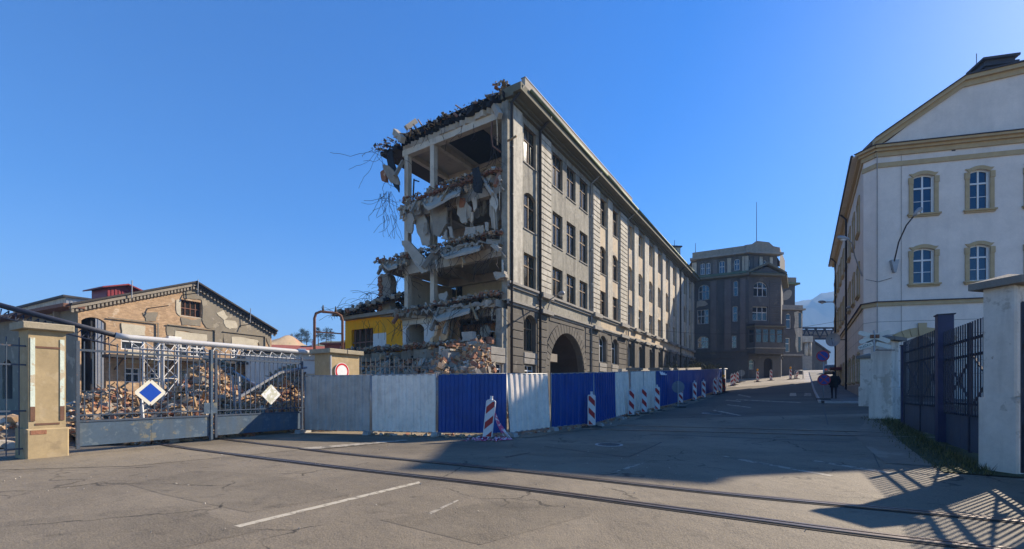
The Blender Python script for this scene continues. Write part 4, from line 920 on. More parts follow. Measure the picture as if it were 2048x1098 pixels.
def beacon(x, y, label, sgn=-1, face=0.0, roll=0.0, h=1.25, wd=.32, lamp=False, Y=None, foot=True, dark=False):
    p = gp(x, y); t = thing('traffic_beacon', label, 'beacon', p, 'red and white striped beacons')
    up = Vector((math.sin(roll), 0, math.cos(roll))); xd = Vector((math.cos(face), math.sin(face), 0)); xd = (xd-up*xd.dot(up)).normalized()
    fr = Fr(p+Vector((0, 0, .09)), xd, None, up)     # y axis points away from the viewer
    b = MB(); w2, c = wd/2, .05
    b.prism([fr.p(q[0], -.035, q[1]) for q in ((-w2, 0), (w2, 0), (w2, h-c), (w2-c, h), (-w2+c, h), (-w2, h-c))], fr.y*.07)
    bd = b.build('board', M['beacon_white'] if not dark else M['rubber'], t)
    s = h/3.05*1.0
    for k in range(4):
        z0 = -.30+k*h*.415; band = [(-w2, z0+(0 if sgn > 0 else wd)), (w2, z0+(wd if sgn > 0 else 0)), (w2, z0+(wd if sgn > 0 else 0)+h*.19), (-w2, z0+(0 if sgn > 0 else wd)+h*.19)]
        cpoly = clip(band, -w2+.03, w2-.03, .03, h-.05)
        if len(cpoly) > 2:
            st = MB(); st.prism([fr.p(q[0], -.037, q[1]) for q in cpoly], fr.y*-.003); st.build('red_stripe', M['beacon_red'], bd)
    if foot:
        f = MB(); f0 = Fr(p, Vector((math.cos(face), math.sin(face), 0)))
        f.prism([f0.p(-.38, -.2, .005), f0.p(.38, -.2, .005), f0.p(.38, .2, .005), f0.p(-.38, .2, .005)], (0, 0, .05)); f.prism([f0.p(-.22, -.12, .055), f0.p(.22, -.12, .055), f0.p(.22, .12, .055), f0.p(-.22, .12, .055)], (0, 0, .04)); f.build('foot', M['rubber'], t)
    if lamp:
        lm = MB(); lm.tube([fr.p(0, 0, h), fr.p(0, 0, h+.1)], .03, 8); lm.tube([fr.p(0, 0, h+.08), fr.p(0, 0, h+.12), fr.p(0, 0, h+.3), fr.p(0, 0, h+.36)], [.05, .11, .11, .05], 12); lm.build('warning_lamp', M['amber'], t)
    else:
        lm = MB(); lm.tube([fr.p(.0, 0, h-.01), fr.p(0, 0, h+.05), fr.p(0, 0, h+.13)], [.07, .045, .05], 8); lm.build('lamp_socket', M['beacon_white'] if not dark else M['rubber'], t)
    return fr
b1 = beacon(975, 880, 'striped beacon with torn barrier tape, leaning at the blue panel', 1, -.15, .10)
beacon(1183, 855, 'battered striped beacon standing alone before the narrow blue panel', -1, .1, .0)
beacon(1262, 833, 'striped beacon by the first white panel', -1, .15, .02); beacon(1288, 828, 'striped beacon by the second white panel', -1, .15, 0); beacon(1314, 822, 'striped beacon where white panels meet the blue run', -1, .2, 0)
beacon(1361, 808, 'striped beacon partly behind the back of a round sign', -1, .2, 0, h=1.05)
beacon(1389, 801.5, 'striped beacon after the round sign at the blue run', -1, .3, 0); beacon(1407, 797, 'second striped beacon after the round sign', -1, .2, 0)
beacon(1430, 790, 'striped beacon of the close pair at the hoarding end', -1, .25, -.02); beacon(1440, 787, 'second striped beacon of the close pair at the hoarding end', -1, .2, 0)
beacon(1447.5, 785, 'beacon seen from its dark back at the hoarding end', -1, .2, 0, lamp=True, dark=True)
beacon(1464, 772, 'striped beacon of the trio beyond the hoarding, front one', 1, -.4, 0); beacon(1469, 770, 'striped beacon of the trio beyond the hoarding, middle one', -1, .2, 0); beacon(1475, 766, 'striped beacon of the trio beyond the hoarding, rear one', -1, .2, 0)
beacon(1515, 764, 'striped beacon with amber lamp in front of the dark entrance', -1, .1, 0, lamp=True); beacon(1542, 761, 'striped beacon without a lamp near the dark corner', -1, .1, 0)
beacon(1581, 759, 'striped beacon with amber lamp by the low barrier', -1, .1, 0, lamp=True); beacon(1592, 757.5, 'tilted striped beacon beside the amber-lamp one', 1, .1, .25, h=.9)
# barrier tape round the first beacon
M['tape'] = mat('pink_barrier_tape', (.62, .10, .22), .5, .2, 3, .05, 20, patch=[((.75, .7, .72), 7, .5, 1.0)])
mb = MB(); r = random.Random(14); base = gp(975, 880)
def ribbon(pts, wd):
    for a, b in zip(pts[:-1], pts[1:]):
        s = Vector((r.gauss(0, 1), r.gauss(0, 1), r.gauss(0, .6))).normalized()*wd/2; mb.add([a-s, a+s, b+s*r.uniform(.3, 1), b-s], [[0, 1, 2, 3]])
for k in range(46):
    c = base+Vector((r.gauss(.05, .28), r.gauss(-.1, .16), .03)); pts = [c]
    for j in range(6): pts.append(pts[-1]+Vector((r.gauss(0, .12), r.gauss(0, .09), 0))); pts[-1].z = terrain(pts[-1].x, pts[-1].y)+.02+abs(r.gauss(0, .045))
    ribbon(pts, .05)
for k in range(4):
    a = b1.p(.16, .03, .75+k*.03); b = base+Vector((.62+k*.06, -.05, .03)); ribbon([a, a.lerp(b, .35)+Vector((-.03, 0, -.05)), a.lerp(b, .7)+Vector((-.02, 0, -.03)), b], .05)
mb.build('barrier_tape', M['tape'], loc=base, label='crumpled pink and white barrier tape at the foot of the leaning beacon', cat='tape')
# ------------------------------------------------------------------ works gate with its pillars
M['gate_blue'] = mat('weathered_blue_plate', (.062, .098, .14), .55, .2, 1.6, .15, 8, patch=[((.19, .175, .12), 2.6, .60, .75), ((.13, .17, .2), 4, .58, .6)], streak=((.14, .135, .10), 3, .5))
M['gate_bar'] = mat('dark_blue_bar', (.055, .075, .105), .5, .25, 5, .1, 20, patch=[((.16, .10, .07), 8, .62, .7)])
M['pillar'] = mat('ochre_render', (.40, .305, .17), .92, .14, 1.8, .12, 26, patch=[((.47, .37, .23), 2, .56, .6), ((.29, .22, .13), 1.4, .62, .7)], grime=((.2, .155, .09), 2.2, .55))
M['pillar_mint'] = mat('flaking_mint_paint', (.60, .66, .55), .85, .12, 5, .3, 20, patch=[((.5, .41, .27), 4, .52, .9)])
M['pillar_brown'] = mat('brown_paint', (.16, .085, .055), .85, .2, 5, .2)
M['pillar_cap'] = mat('mossy_slab', (.35, .30, .21), .95, .2, 3, .4, 20, grime=((.18, .17, .11), 4, .6))
GDv = Vector((GD.x, GD.y, 0)); GF = Fr((GL.x, GL.y, 0), GDv)     # x along the gate, y into the works
GATE = thing('works_gate', 'blue two-leaf gate of iron bars over a sheet plate', 'gate', (GL.x, GL.y, 0))
for k, (t0, t1) in enumerate(((.12, 3.45), (3.55, 6.8))):
    leaf = bpy.data.objects.new('gate_leaf', None); COL.objects.link(leaf); leaf.parent = GATE
    mb = MB(); n = 4
    for j in range(n):
        a, b = t0+(t1-t0)*j/n, t0+(t1-t0)*(j+1)/n; mb.box(GF, a+.001, b-.001, -.012+.003*(j % 2), .0, .17, .80)
    mb.build('plate', M['gate_blue'], leaf)
    for z, h in ((.80, .05), (.975, .035), (2.68, .06), (1.62, .012)):
        mb = MB(); mb.box(GF, t0, t1, -.03, .012, z, z+h); mb.build('cross_rail', M['gate_bar'], leaf)
    for e in (t0, t1-.07):
        mb = MB(); mb.box(GF, e, e+.07, -.035, .035, .1, 2.95); mb.build('stile', M['gate_bar'], leaf)
    n = 19; me = MB().box(Fr((0, 0, 0), GDv), -.011, .011, -.011, .011, 0, 2.12).mesh('picket', M['gate_bar'])
    for j in range(1, n): inst(me, 'picket', leaf, GF.p(t0+(t1-t0)*j/n, .018, .82))
mb = MB(); mb.box(GF, 3.40, 3.47, -.06, .06, .05, 2.98); mb.box(GF, 3.2, 3.6, -.05, -.035, .9, 1.25); mb.build('lock_plate', M['gate_blue'], GATE)
def diamond(x, y, half, label, peel=False):
    r = rx(x); s = (r*GL.y-GL.x)/(GD.x-r*GD.y); c = GF.p(s, -.06, 0); Y = c.y; c.z = CAMZ+(HY-y)/F*Y
    t = thing('diamond_sign', label, 'sign', c); h = half
    def dia(q, ch, off, m, name, par, th=.006):
        P = [(0, -q+ch), (ch, -q+ch*.25), (q-ch*.25, -ch), (q-ch, 0), (q-ch*.25, ch), (ch, q-ch*.25), (0, q-ch), (-ch, q-ch*.25), (-q+ch*.25, ch), (-q+ch, 0), (-q+ch*.25, -ch), (-ch, -q+ch*.25)]
        P = [(0, -q), (q, 0), (0, q), (-q, 0)] if ch == 0 else [(-ch, -q+ch), (ch, -q+ch), (q-ch, -ch), (q-ch, ch), (ch, q-ch), (-ch, q-ch), (-q+ch, ch), (-q+ch, -ch)]
        mb = MB(); mb.prism([c+GF.x*a+Vector((0, 0, b))-GF.y*off for a, b in P], -GF.y*th); return mb.build(name, m, par)
    if not peel:
        pl = dia(h, .035, 0, mat('cream_enamel', (.72, .69, .56), .4, .05, 3, 0, grime=((.5, .42, .28), 8, .3)), 'sign_plate', t)
        dia(h*.68, 0, .0065, mat('sign_blue', (.012, .065, .38), .35, .08, 3, 0), 'blue_field', pl, .002)
        for z in (-1, 1):
            mb = MB(); mb.disc(c+Vector((0, 0, z*h*.86))-GF.y*.007, -GF.y, .018, .006, 8); mb.build('bolt', M['rust'], pl)
    else:
        pl = dia(h, .012, 0, mat('peeling_enamel', (.58, .56, .42), .6, .1, 3, .2, patch=[((.78, .77, .72), 5, .5, 1), ((.38, .36, .24), 9, .62, .9)]), 'sign_plate', t)
        dia(h*.7, 0, .0065, mat('peeled_field', (.55, .53, .40), .6, .1, 4, .2, 20, patch=[((.8, .79, .75), 6, .5, 1)]), 'faded_field', pl, .002)
diamond(299, 785, .41, 'blue diamond sign with a cream border on the gate bars'); diamond(540, 789, .375, 'bleached diamond sign with peeling paint on the gate bars', True)
def gate_pillar():
    A = Vector((-11.50, 10.70, 0)); fr = Fr(A, GDv); w_, d_ = .66, .66
    t = thing('gate_pillar', 'ochre rendered pillar with flaking mint edges beside the blue gate', 'pillar', A)
    mb = MB(); mb.bbox(fr, -.05, w_+.05, -.05, d_+.05, -.05, .72, .03); mb.build('plinth', M['pillar'], t)
    mb = MB(); mb.box(fr, 0, w_, 0, d_, .721, 3.10); mb.build('shaft', M['pillar'], t)
    for a in (.03, w_-.11):
        mb = MB(); mb.box(fr, a, a+.08, -.016, -.001, 1.25, 2.9); mb.build('corner_strip', M['pillar_mint'], t)
        mb = MB(); mb.box(fr, a, a+.08, -.0165, -.001, .9, 1.25); mb.build('corner_strip', M['pillar_brown'], t)
    for z in (.80, 2.66):
        mb = MB(); mb.box(fr, .115, w_-.115, -.012, -.001, z, z+.045); mb.build('groove', M['pillar_brown'], t)
    mb = MB(); mb.box(fr, .02, .30, -.056, -.051, .58, .68); mb.build('exposed_brick', M['brick'], t)
    mb = MB(); mb.bbox(fr, -.13, w_+.13, -.13, d_+.13, 3.1, 3.27, .02); mb.build('cap_slab', M['pillar_cap'], t)
gate_pillar()
BP = Fr((-7.35, 18.2, 0), GDv)
def big_pillar():
    t = thing('gate_pillar', 'wide ochre pillar behind the hoarding with a no-entry sign', 'pillar', BP.o)
    mb = MB(); mb.box(BP, 0, 1.5, 0, .95, -.05, 3.18); mb.build('shaft', M['pillar'], t)
    mb = MB(); mb.box(BP, -.004, .05, -.03, .02, -.05, 3.1); mb.build('corner_angle', M['pipe_grey'], t)
    for k in range(2):
        mb = MB(); mb.bbox(BP, -.14+k*.9, .74+k*.9, -.14, 1.1, 3.18, 3.36, .02); mb.build('cap_slab', M['pillar_cap'], t)
big_pillar()
t = thing('pipe_hoop', 'rusty bent pipe frame with two insulator pegs on the pillar top', 'pipe hoop', at(629, 700, 18.8))
a, b = at(629, 699, 18.75), at(685, 703, 19.4); a.z = b.z = 3.36
zt_ = 4.98
mb = MB(); e = (b-a).normalized(); mb.tube([a, a+Vector((0, 0, zt_-.3-a.z)), a+Vector((0, 0, zt_-.1-a.z))+e*.06, a+Vector((0, 0, zt_-a.z))+e*.25, b+Vector((0, 0, zt_-b.z))-e*.25, b+Vector((0, 0, zt_-.1-b.z))-e*.06, b+Vector((0, 0, zt_-.3-b.z)), b], .055, 10); mb.build('hoop', M['rust'], t, smooth=True)
mb = MB(); mb.bar(a+Vector((0, 0, .75)), b+Vector((0, 0, .75)), .05, .05); mb.build('cross_bar', M['rust'], t)
for q in (.3, .75):
    mb = MB(); p = a.lerp(b, q); p.z = zt_; mb.tube([p, p+Vector((0, 0, .12)), p+Vector((0, 0, .2)), p+Vector((0, 0, .28))], [.045, .045, .03, .02], 8); mb.build('insulator_peg', M['pipe_dark'], t)
# no-entry sign on the wide pillar
c = BP.p(.53, -.06, 2.45); t = thing('no_entry_sign', 'round white sign with red ring on the wide pillar', 'sign', c)
mb = MB(); mb.disc(c, -BP.y, .36, .012, 36); pl = mb.build('sign_plate', M['white_frame'], t)
mb = MB(); n = 40; c2 = c-BP.y*.0145
for k in range(n):
    p = lambda rr_, j: c2+BP.x*(rr_*math.cos(2*math.pi*j/n))+Vector((0, 0, rr_*math.sin(2*math.pi*j/n)))
    mb.poly([p(.34, k), p(.34, k+1), p(.262, k+1), p(.262, k)])
mb.build('red_ring', mat('sign_red', (.50, .02, .025), .4, .1, 4, 0), pl)
# railing left of the pillar and behind the hoarding
def railing(name, label, cat, A, B, z0, z1, sp, m, rails, r=.012, spear=False, grp=None):
    A = Vector(A); B = Vector(B); t = thing(name, label, cat, A, grp); d = (B-A); L = d.length; n = int(L/sp)
    for z in rails:
        mb = MB(); mb.bar(A+Vector((0, 0, z-A.z)), B+Vector((0, 0, z-A.z)), .03, .04); mb.build('rail_bar', m, t)
    me = MB().tube([(0, 0, z0), (0, 0, z1-.08), (0, 0, z1)], [r, r, r*.4 if spear else r], 6).mesh('picket', m)
    for k in range(n+1):
        p = A.lerp(B, k/n); inst(me, 'picket', t, (p.x, p.y, 0))
    return t
pA = Vector((-11.55, 10.95, 0))
railing('side_railing', 'iron bar railing running from the gate pillar past pale rubble', 'railing', pA-GDv*.1, pA-GDv*2.6, .1, 2.9, .2, M['gate_bar'], (.25, 1.15, 2.25, 2.7))
railing('yard_railing', 'dull grey spiked railing in front of the torn building', 'railing', at(722, 760, 20.2)*1, at(888, 760, 21.0), 1.2, 3.15, .20, mat('dull_grey_iron', (.15, .145, .13), .6, .25, 5, .1), (2.0, 2.75), .016, True)
# ------------------------------------------------------------------ pale office building opposite
K = 29.3
FC = Vector((rx(1752)*K, K, 0)); FFr = Fr(FC, (.975, -.223, 0))            # street-corner front, x to the right, y into the building
def fp_(x, y, off=0.0):       # pixel -> (along, height) on that front
    r = rx(x); o = FC; a = (r*o.y-o.x)/(FFr.x.x-FFr.x.y*r); Y = o.y+FFr.x.y*a; return a, CAMZ+(HY-y)/F*Y
SC_ = Vector((FC.x-.30*.787, FC.y+.95*.787, 0)); SFr = Fr(SC_, (-D2.x, -D2.y, 0))   # side front: x towards the camera, so outward normal faces the street
CFr = Fr(SC_, (FC-SC_).normalized())
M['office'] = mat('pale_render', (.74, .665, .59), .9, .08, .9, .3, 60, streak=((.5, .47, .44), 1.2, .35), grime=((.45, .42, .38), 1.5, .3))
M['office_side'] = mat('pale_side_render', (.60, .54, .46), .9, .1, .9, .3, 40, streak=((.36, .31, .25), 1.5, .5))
M['ochre_trim'] = mat('ochre_trim', (.46, .35, .20), .88, .12, 2.5, .25, 30, grime=((.36, .25, .11), 3, .4))
M['groove'] = mat('joint_shadow', (.33, .30, .27), .95, .15, 3, .1)
M['roof_dark'] = mat('dark_roof_sheet', (.05, .045, .05), .6, .2, 3, .2, 12)
M['glass_blue'] = glass('reflecting_glass', (.02, .035, .07), 0, .015)
OB = thing('office_building', 'pale rendered office building with ochre window surrounds and gable', 'building', FC)
LW = 16.0; zc = fp_(1752, 300)[1]
wins = []
cxs = [fp_(1825, 390), fp_(1871, 390)], [fp_(1937.5, 390), fp_(1982, 390)]
ww = [(fp_(1825.5, 0)[0], fp_(1868, 0)[0]), (fp_(1938, 0)[0], fp_(1979, 0)[0])]
pitch = ww[1][0]-ww[0][0]; ww.append((ww[1][0]+pitch, ww[1][1]+pitch)); ww.append((ww[1][0]+2*pitch, ww[1][1]+2*pitch))
z2 = (fp_(1848, 427)[1], fp_(1848, 349)[1]); z1 = (fp_(1846, 567)[1], fp_(1846, 496)[1]); 
ops = [(a, b, z0_, z1_, .16) for a, b in ww for z0_, z1_ in (z2, z1)]
dr = (fp_(1806, 0)[0], fp_(1880, 0)[0]); dtop = fp_(1843, 672)[1]
dop = (dr[0]+.35, dr[1]-.35, .2, dtop, .5)
kz, ka = fp_(1925, 166)[1], fp_(1925, 166)[0]; pz, pa = fp_(2046, 138)[1], fp_(2046, 138)[0]
mb = MB(); wall_open(mb, FFr, 0, LW, -.5, zc, ops+[dop], .22)
slope = (pz-kz)/(pa-ka)
mid = 11.5; topz = kz+slope*(mid-ka)
gab = [(0, zc), (LW, zc), (LW, zc+.5), (mid, topz), (ka, kz), (.6, zc+.45), (0, zc+.3)]
mb.poly([FFr.p(a, 0, z) for a, z in gab]); mb.build('wall', M['office'], OB)
mb = MB(); wall_open(mb, CFr, 0, (FC-SC_).length, -.5, zc, [], .2); mb.build('corner_wall', M['office'], OB)
def surround(fr, a, b, z0, z1, rise, par, m, bw=.22):
    mb = MB(); wd = b-a; h = z1-z0; y = -.07
    mb.box(fr, a-bw, a-.001, y, -.002, z0, z1-rise+.0); mb.box(fr, b+.001, b+bw, y, -.002, z0, z1-rise)
    n = 8
    for k in range(n):
        u0, u1 = wd*k/n, wd*(k+1)/n; s0, s1 = z0+arc_top(wd, h, rise, u0), z0+arc_top(wd, h, rise, u1); e0, e1 = -bw+(wd+2*bw)*k/n, -bw+(wd+2*bw)*(k+1)/n
        g0, g1 = z0+arc_top(wd, h, rise, max(0, min(wd, e0)))+bw*1.05, z0+arc_top(wd, h, rise, max(0, min(wd, e1)))+bw*1.05
        mb.prism([fr.p(a+u0, y, s0), fr.p(a+u1, y, s1), fr.p(a+e1, y, g1), fr.p(a+e0, y, g0)], fr.y*.066)
    mb.box(fr, a-bw-.03, a-.0, y-.03, -.002, z1-rise-.40, z1-rise-.003); mb.box(fr, b, b+bw+.03, y-.03, -.002, z1-rise-.40, z1-rise-.003)
    o = mb.build('window_surround', m, par)
    mb = MB(); mb.box(fr, a-bw-.1, b+bw+.1, -.18, .1, z0-.10, z0-.002); mb.box(fr, a-bw-.04, b+bw+.04, -.1, -.001, z0-.2, z0-.101); mb.build('sill', M['ochre_trim'], par)
for a, b in ww:
    for z0_, z1_ in (z2, z1):
        o = window(OB, FFr, a, b, z0_, z1_, .16, .12, M['white_frame'], M['glass_blue'], cols=2, trans=.66, bw=.09, extra=1)
        surround(FFr, a, b, z0_, z1_, .16, o, M['ochre_trim'])
        mb = MB(); mb.box(FFr, a-.05, b+.05, .2, .22, z0_-.05, z1_+.05); mb.build('room_shade', M['interior_dark'], o)
# bands, cornice, raking cornice
def band(fr, u0, u1, z, h, pr, m=None, name='cornice_band'):
    mb = MB(); mb.box(fr, u0, u1, -pr, -.002, z, z+h); return mb.build(name, m or M['ochre_trim'], OB)
CL = (FC-SC_).length
for fr, u0, u1 in ((FFr, -.06, LW), (CFr, -.06, CL+.06)):
    zb_ = fp_(1752, 333)[1]; band(fr, u0, u1, zb_-.12, .30, .07); zf = fp_(1760, 612)[1]
    band(fr, u0, u1, zf-.02, .24, .10); band(fr, u0-.05, u1+.0, zf+.221, .06, .18, M['roof_dark'], 'string_flashing')
    for k in range(6): band(fr, u0+.01, u1-.01, zf-1.05-k*.85, .035, .004, M['groove'], 'wall_joint')
    zt2 = zc-.05
    band(fr, u0-.05, u1+.05, zt2-.45, .30, .10); band(fr, u0-.1, u1+.1, zt2-.149, .16, .25); band(fr, u0-.15, u1+.15, zt2+.012, .14, .45); band(fr, u0-.2, u1+.2, zt2+.153, .05, .52, M['roof_dark'], 'cornice_flashing')
def rake(a0, z0_, a1, z1_):
    for off, h, pr, m, nm in ((-.30, .32, .12, M['ochre_trim'], 'raking_cornice'), (.02, .24, .32, M['ochre_trim'], 'raking_cornice'), (.262, .08, .42, M['roof_dark'], 'roof_edge')):
        mb = MB(); mb.prism([FFr.p(a0, -pr, z0_+off), FFr.p(a1, -pr, z1_+off), FFr.p(a1, -pr, z1_+off+h), FFr.p(a0, -pr, z0_+off+h)], FFr.y*(pr-.003+(1.2 if nm == 'roof_edge' else 0))); mb.build(nm, m, OB)
rake(-.2, zc+.33, ka, kz); rake(ka+.002, kz, mid, topz)
# roof body
mb = MB(); dp = 45
def rp(a, z, y): return FFr.p(a, y, z)
prof = [(-.6, zc+.2), (ka, kz+.2), (mid, topz+.2), (LW+3, zc+.2)]
backv = Vector((D2.x, D2.y, 0))*30
for (a, z), (b, z_2) in zip(prof[:-1], prof[1:]): mb.poly([rp(a, z, .3), rp(b, z_2, .3), rp(b, z_2, .3)+backv, rp(a, z, .3)+backv])
mb.build('roof', M['roof_dark'], OB)
mb = MB(); a0_, zz = fp_(1979, 145); a1_, _ = fp_(2040, 130); fr = FFr
ztop = fp_(2000, 121)[1]+.55
mb.box(fr, a0_, a1_, .35, 1.5, zz-1.6, ztop); ch = mb.build('chimney', M['roof_dark'], OB)
for k in range(2):
    mb = MB(); mb.box(fr, a0_-.18+.05*k, a1_+.18-.05*k, 0.2, 1.65, ztop-.22-k*.42, ztop-.08-k*.42); mb.build('chimney_course', M['roof_dark'], ch)
mb = MB(); mb.tube([fr.p(a0_+.5, 1.8, ztop), fr.p(a0_+.5, 1.8, ztop+1.2)], .02, 6); mb.build('aerial', M['pipe_dark'], OB)
# side front up the street
SL = 31.0; frS = Fr(SC_+Vector((D2.x, D2.y, 0))*SL, (-D2.x, -D2.y, 0))
sops = []; sw = []
for k in range(9):
    a = SL-2.3-k*3.5
    for z0_, z1_ in (z2, z1, (2.4, 4.3)):
        sops.append((a-1.25, a, z0_, z1_, .16)); sw.append((a-1.25, a, z0_, z1_))
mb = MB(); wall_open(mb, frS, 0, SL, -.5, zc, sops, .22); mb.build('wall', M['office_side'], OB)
for a, b, z0_, z1_ in sw:
    o = window(OB, frS, a, b, z0_, z1_, .16, .12, M['white_frame'], M['glass_blue'], cols=2, trans=.66, bw=.09, extra=1)
    surround(frS, a, b, z0_, z1_, .16, o, M['ochre_trim'])
zf = fp_(1760, 612)[1]
band(frS, 0, SL, zf-.02, .24, .10); band(frS, 0, SL, zf+.221, .06, .18, M['roof_dark'], 'string_flashing'); band(frS, 0, SL, zc-.5, .30, .10); band(frS, 0, SL, zc-.199, .16, .3)
for k in range(6): band(frS, .01, SL-.01, zf-1.05-k*.85, .035, .004, M['groove'], 'wall_joint')
mb = MB(); mb.box(frS, -.3, SL+.05, -.6, .4, zc-.02, zc+.10); mb.build('eaves', M['office_side'], OB)
mb = MB(); mb.tube([frS.p(-.3, -.63, zc+.10), frS.p(SL+.1, -.63, zc+.10)], .08, 8); mb.build('gutter', M['roof_dark'], OB, smooth=True)
mb = MB(); mb.box(frS, 0, SL, -.12, -.002, -.5, 2.1); mb.build('plinth', M['trim_stone'], OB)
for a in (SL-11.5, SL-27): 
    mb = MB(); mb.tube([frS.p(a, -.62, zc+.05), frS.p(a, -.18, zc-.5), frS.p(a, -.18, .9)], .08, 8); mb.build('downpipe', M['pipe_dark'], OB, smooth=True)
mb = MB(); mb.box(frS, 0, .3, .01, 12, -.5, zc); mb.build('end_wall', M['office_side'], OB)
mb = MB(); mb.tube([FFr.p(.02, -.1, 1.5), FFr.p(.02, -.1, zc-.4)], .03, 6); mb.tube([FFr.p(1.4, -.03, 1.5), FFr.p(1.4, -.03, zc-.4)], .012, 6); mb.build('lightning_conductor', M['groove'], OB)
mb = MB(); a, z = fp_(1907, 299); mb.box(FFr, a-.1, a+.1, -.01, .02, z-.1, z+.1); mb.build('vent_grille', M['roof_dark'], OB)
# door arch with keystone
mb = MB(); mb.box(FFr, dop[0]+.02, dop[1]-.02, .18, .21, .2, dtop-.02); mb.build('door', M['brown_wood'], OB)
c_a = (dr[0]+dr[1])/2; Rr = 3.0; zc_a = dtop-Rr+.55
for k in range(-4, 5):
    a0, a1 = math.pi/2+(k-.46)*.155, math.pi/2+(k+.46)*.155; r0, r1 = Rr-.55, Rr+(.28 if k == 0 else 0)
    q = lambda r_, t: FFr.p(c_a-r_*math.cos(t), -.08 if k else -.14, zc_a+r_*math.sin(t))
    mb = MB(); mb.prism([q(r0, a0), q(r0, a1), q(r1, a1), q(r1, a0)], FFr.y*.077); mb.build('keystone' if k == 0 else 'voussoir', M['ochre_trim'], OB)
# ------------------------------------------------------------------ iron gates and white pillars on that side
M['gate_dark'] = mat('dark_blue_iron', (.028, .033, .05), .55, .3, 5, .15, 20, patch=[((.10, .06, .045), 7, .66, .7)])
M['gate_sheet'] = mat('blue_grey_sheet', (.055, .075, .105), .55, .2, 2, .15, 10, grime=((.12, .09, .07), 3, .4))
M['white_pillar'] = mat('whitewashed_concrete', (.66, .585, .49), .92, .12, 1.6, .35, 20, patch=[((.40, .34, .27), 1.8, .57, .7), ((.26, .18, .12), 3.5, .66, .8)], streak=((.33, .28, .22), 3, .6))
M['slab_dark'] = mat('weathered_slab', (.19, .175, .15), .95, .25, 3, .4, 20)
def wpillar(c, ang, w_, d_, h, cap, label):
    c = Vector((c[0], c[1], terrain(c[0], c[1]))); fr = Fr(c, (math.cos(ang), math.sin(ang), 0)); t = thing('white_pillar', label, 'pillar', c, 'white concrete pillars of the iron gates')
    mb = MB(); mb.bbox(fr, -w_/2-.05, w_/2+.05, -.05, d_+.05, -.1, 1.45*h/3.7, .03); mb.build('plinth', M['white_pillar'], t)
    mb = MB(); mb.bbox(fr, -w_/2, w_/2, 0, d_, 1.45*h/3.7+.001, h-.12, .03); mb.build('shaft', M['white_pillar'], t)
    mb = MB(); n = 10; P = []
    o = cap
    top = [fr.p(-w_/2-o, -o, h), fr.p(w_/2+o, -o, h), fr.p(w_/2+o, d_+o, h), fr.p(-w_/2-o, d_+o, h)]
    mb.box(fr, -w_/2-o, w_/2+o, -o, d_+o, h-.119, h+.02); ctr = fr.p(0, d_/2, h+.16)
    up = [p+Vector((0, 0, .021)) for p in top]
    for i in range(4): mb.poly([up[i], up[(i+1) % 4], ctr])
    mb.build('cap_slab', M['slab_dark'], t)
wpillar((9.95, 8.72), math.radians(14), .52, .5, 3.78, .16, 'tall weathered white pillar between the two iron gates with a dark cap')
wpillar((15.75, 18.5), math.radians(30), .72, .7, 3.35, .2, 'white gate pillar with a lamp bracket behind the crossing sign')
wpillar((rx(1740)*25, 24.6), math.radians(30), .68, .6, 2.75, .14, 'small white pillar at the corner of the office building')
RD = Vector((D2.x, D2.y, 0))
def gate_leaf(A, B, name, label, dbl=True, x_lo=True):
    A = Vector((A[0], A[1], terrain(*A))); B = Vector((B[0], B[1], terrain(*B))); z = min(A.z, B.z); A.z = B.z = z; L = (B-A).length
    fr = Fr(A, (B-A)); t = thing(name, label, 'gate', A, 'dark iron gates')
    n = 3
    for j in range(n):
        mb = MB(); mb.box(fr, L*j/n+.004, L*(j+1)/n-.004, -.008, .006, .12, .98); mb.build('plate', M['gate_sheet'], t)
    for zz, h in ((.98, .05), (1.25, .05), (2.45, .06), (2.85, .06)):
        mb = MB(); mb.box(fr, 0, L, -.03, .03, zz, zz+h); mb.build('cross_rail', M['gate_dark'], t)
    for e in (0, L/2-.035, L-.07):
        mb = MB(); mb.box(fr, e, e+.07, -.036, .036, .08, 3.28); mb.build('stile', M['gate_dark'], t)
    me = MB().box(Fr((0, 0, 0), fr.x), -.015, .015, -.012, .012, 0, 2.3).mesh('picket', M['gate_dark']); N_ = int(L/.165)
    for j in range(1, N_): inst(me, 'picket', t, fr.p(L*j/N_, .045, .98))
    for c_ in (L*.25, L*.75):
        for s_ in (-1, 1):
            mb = MB(); mb.bar(fr.p(c_-.95*s_, -.045, 1.3), fr.p(c_+.95*s_, -.045, 2.45), .035, .035); mb.build('brace', M['gate_dark'], t)
        mb = MB(); cc = fr.p(c_, -.075, 1.875); mb.prism([cc+fr.x*.16, cc+Vector((0, 0, .32)), cc-fr.x*.16, cc-Vector((0, 0, .32))], -fr.y*.015); mb.build('lozenge', M['pipe_grey'], t)
    return t
gate_leaf((9.95+.29, 8.72+.62), RF[1], 'iron_gate', 'dark iron gate leaf hanging from the tall weathered white pillar')
gate_leaf((RF[1][0]+.3*RD.x, RF[1][1]+.3*RD.y), RF[2], 'iron_gate', 'dark iron gate leaf with pale lozenges beyond the square blue post')
gate_leaf((6.35, 4.05), (9.6, 8.45), 'iron_gate', 'dark iron gate leaf on the near side of the tall white pillar')
def post(c, s, h, label):
    z = terrain(*c); fr = Fr((c[0], c[1], z), RD); t = thing('gate_post', label, 'post', (c[0], c[1], z)); mb = MB(); mb.bbox(fr, -s/2, s/2, -s/2, s/2, -.1, h, .015); mb.build('shaft', mat('navy_post', (.022, .028, .075), .4, .2, 4, .05, 20), t)
    mb = MB(); mb.box(fr, -s/2-.03, s/2+.03, -s/2-.03, s/2+.03, h, h+.03); mb.build('cap', M['gate_dark'], t)
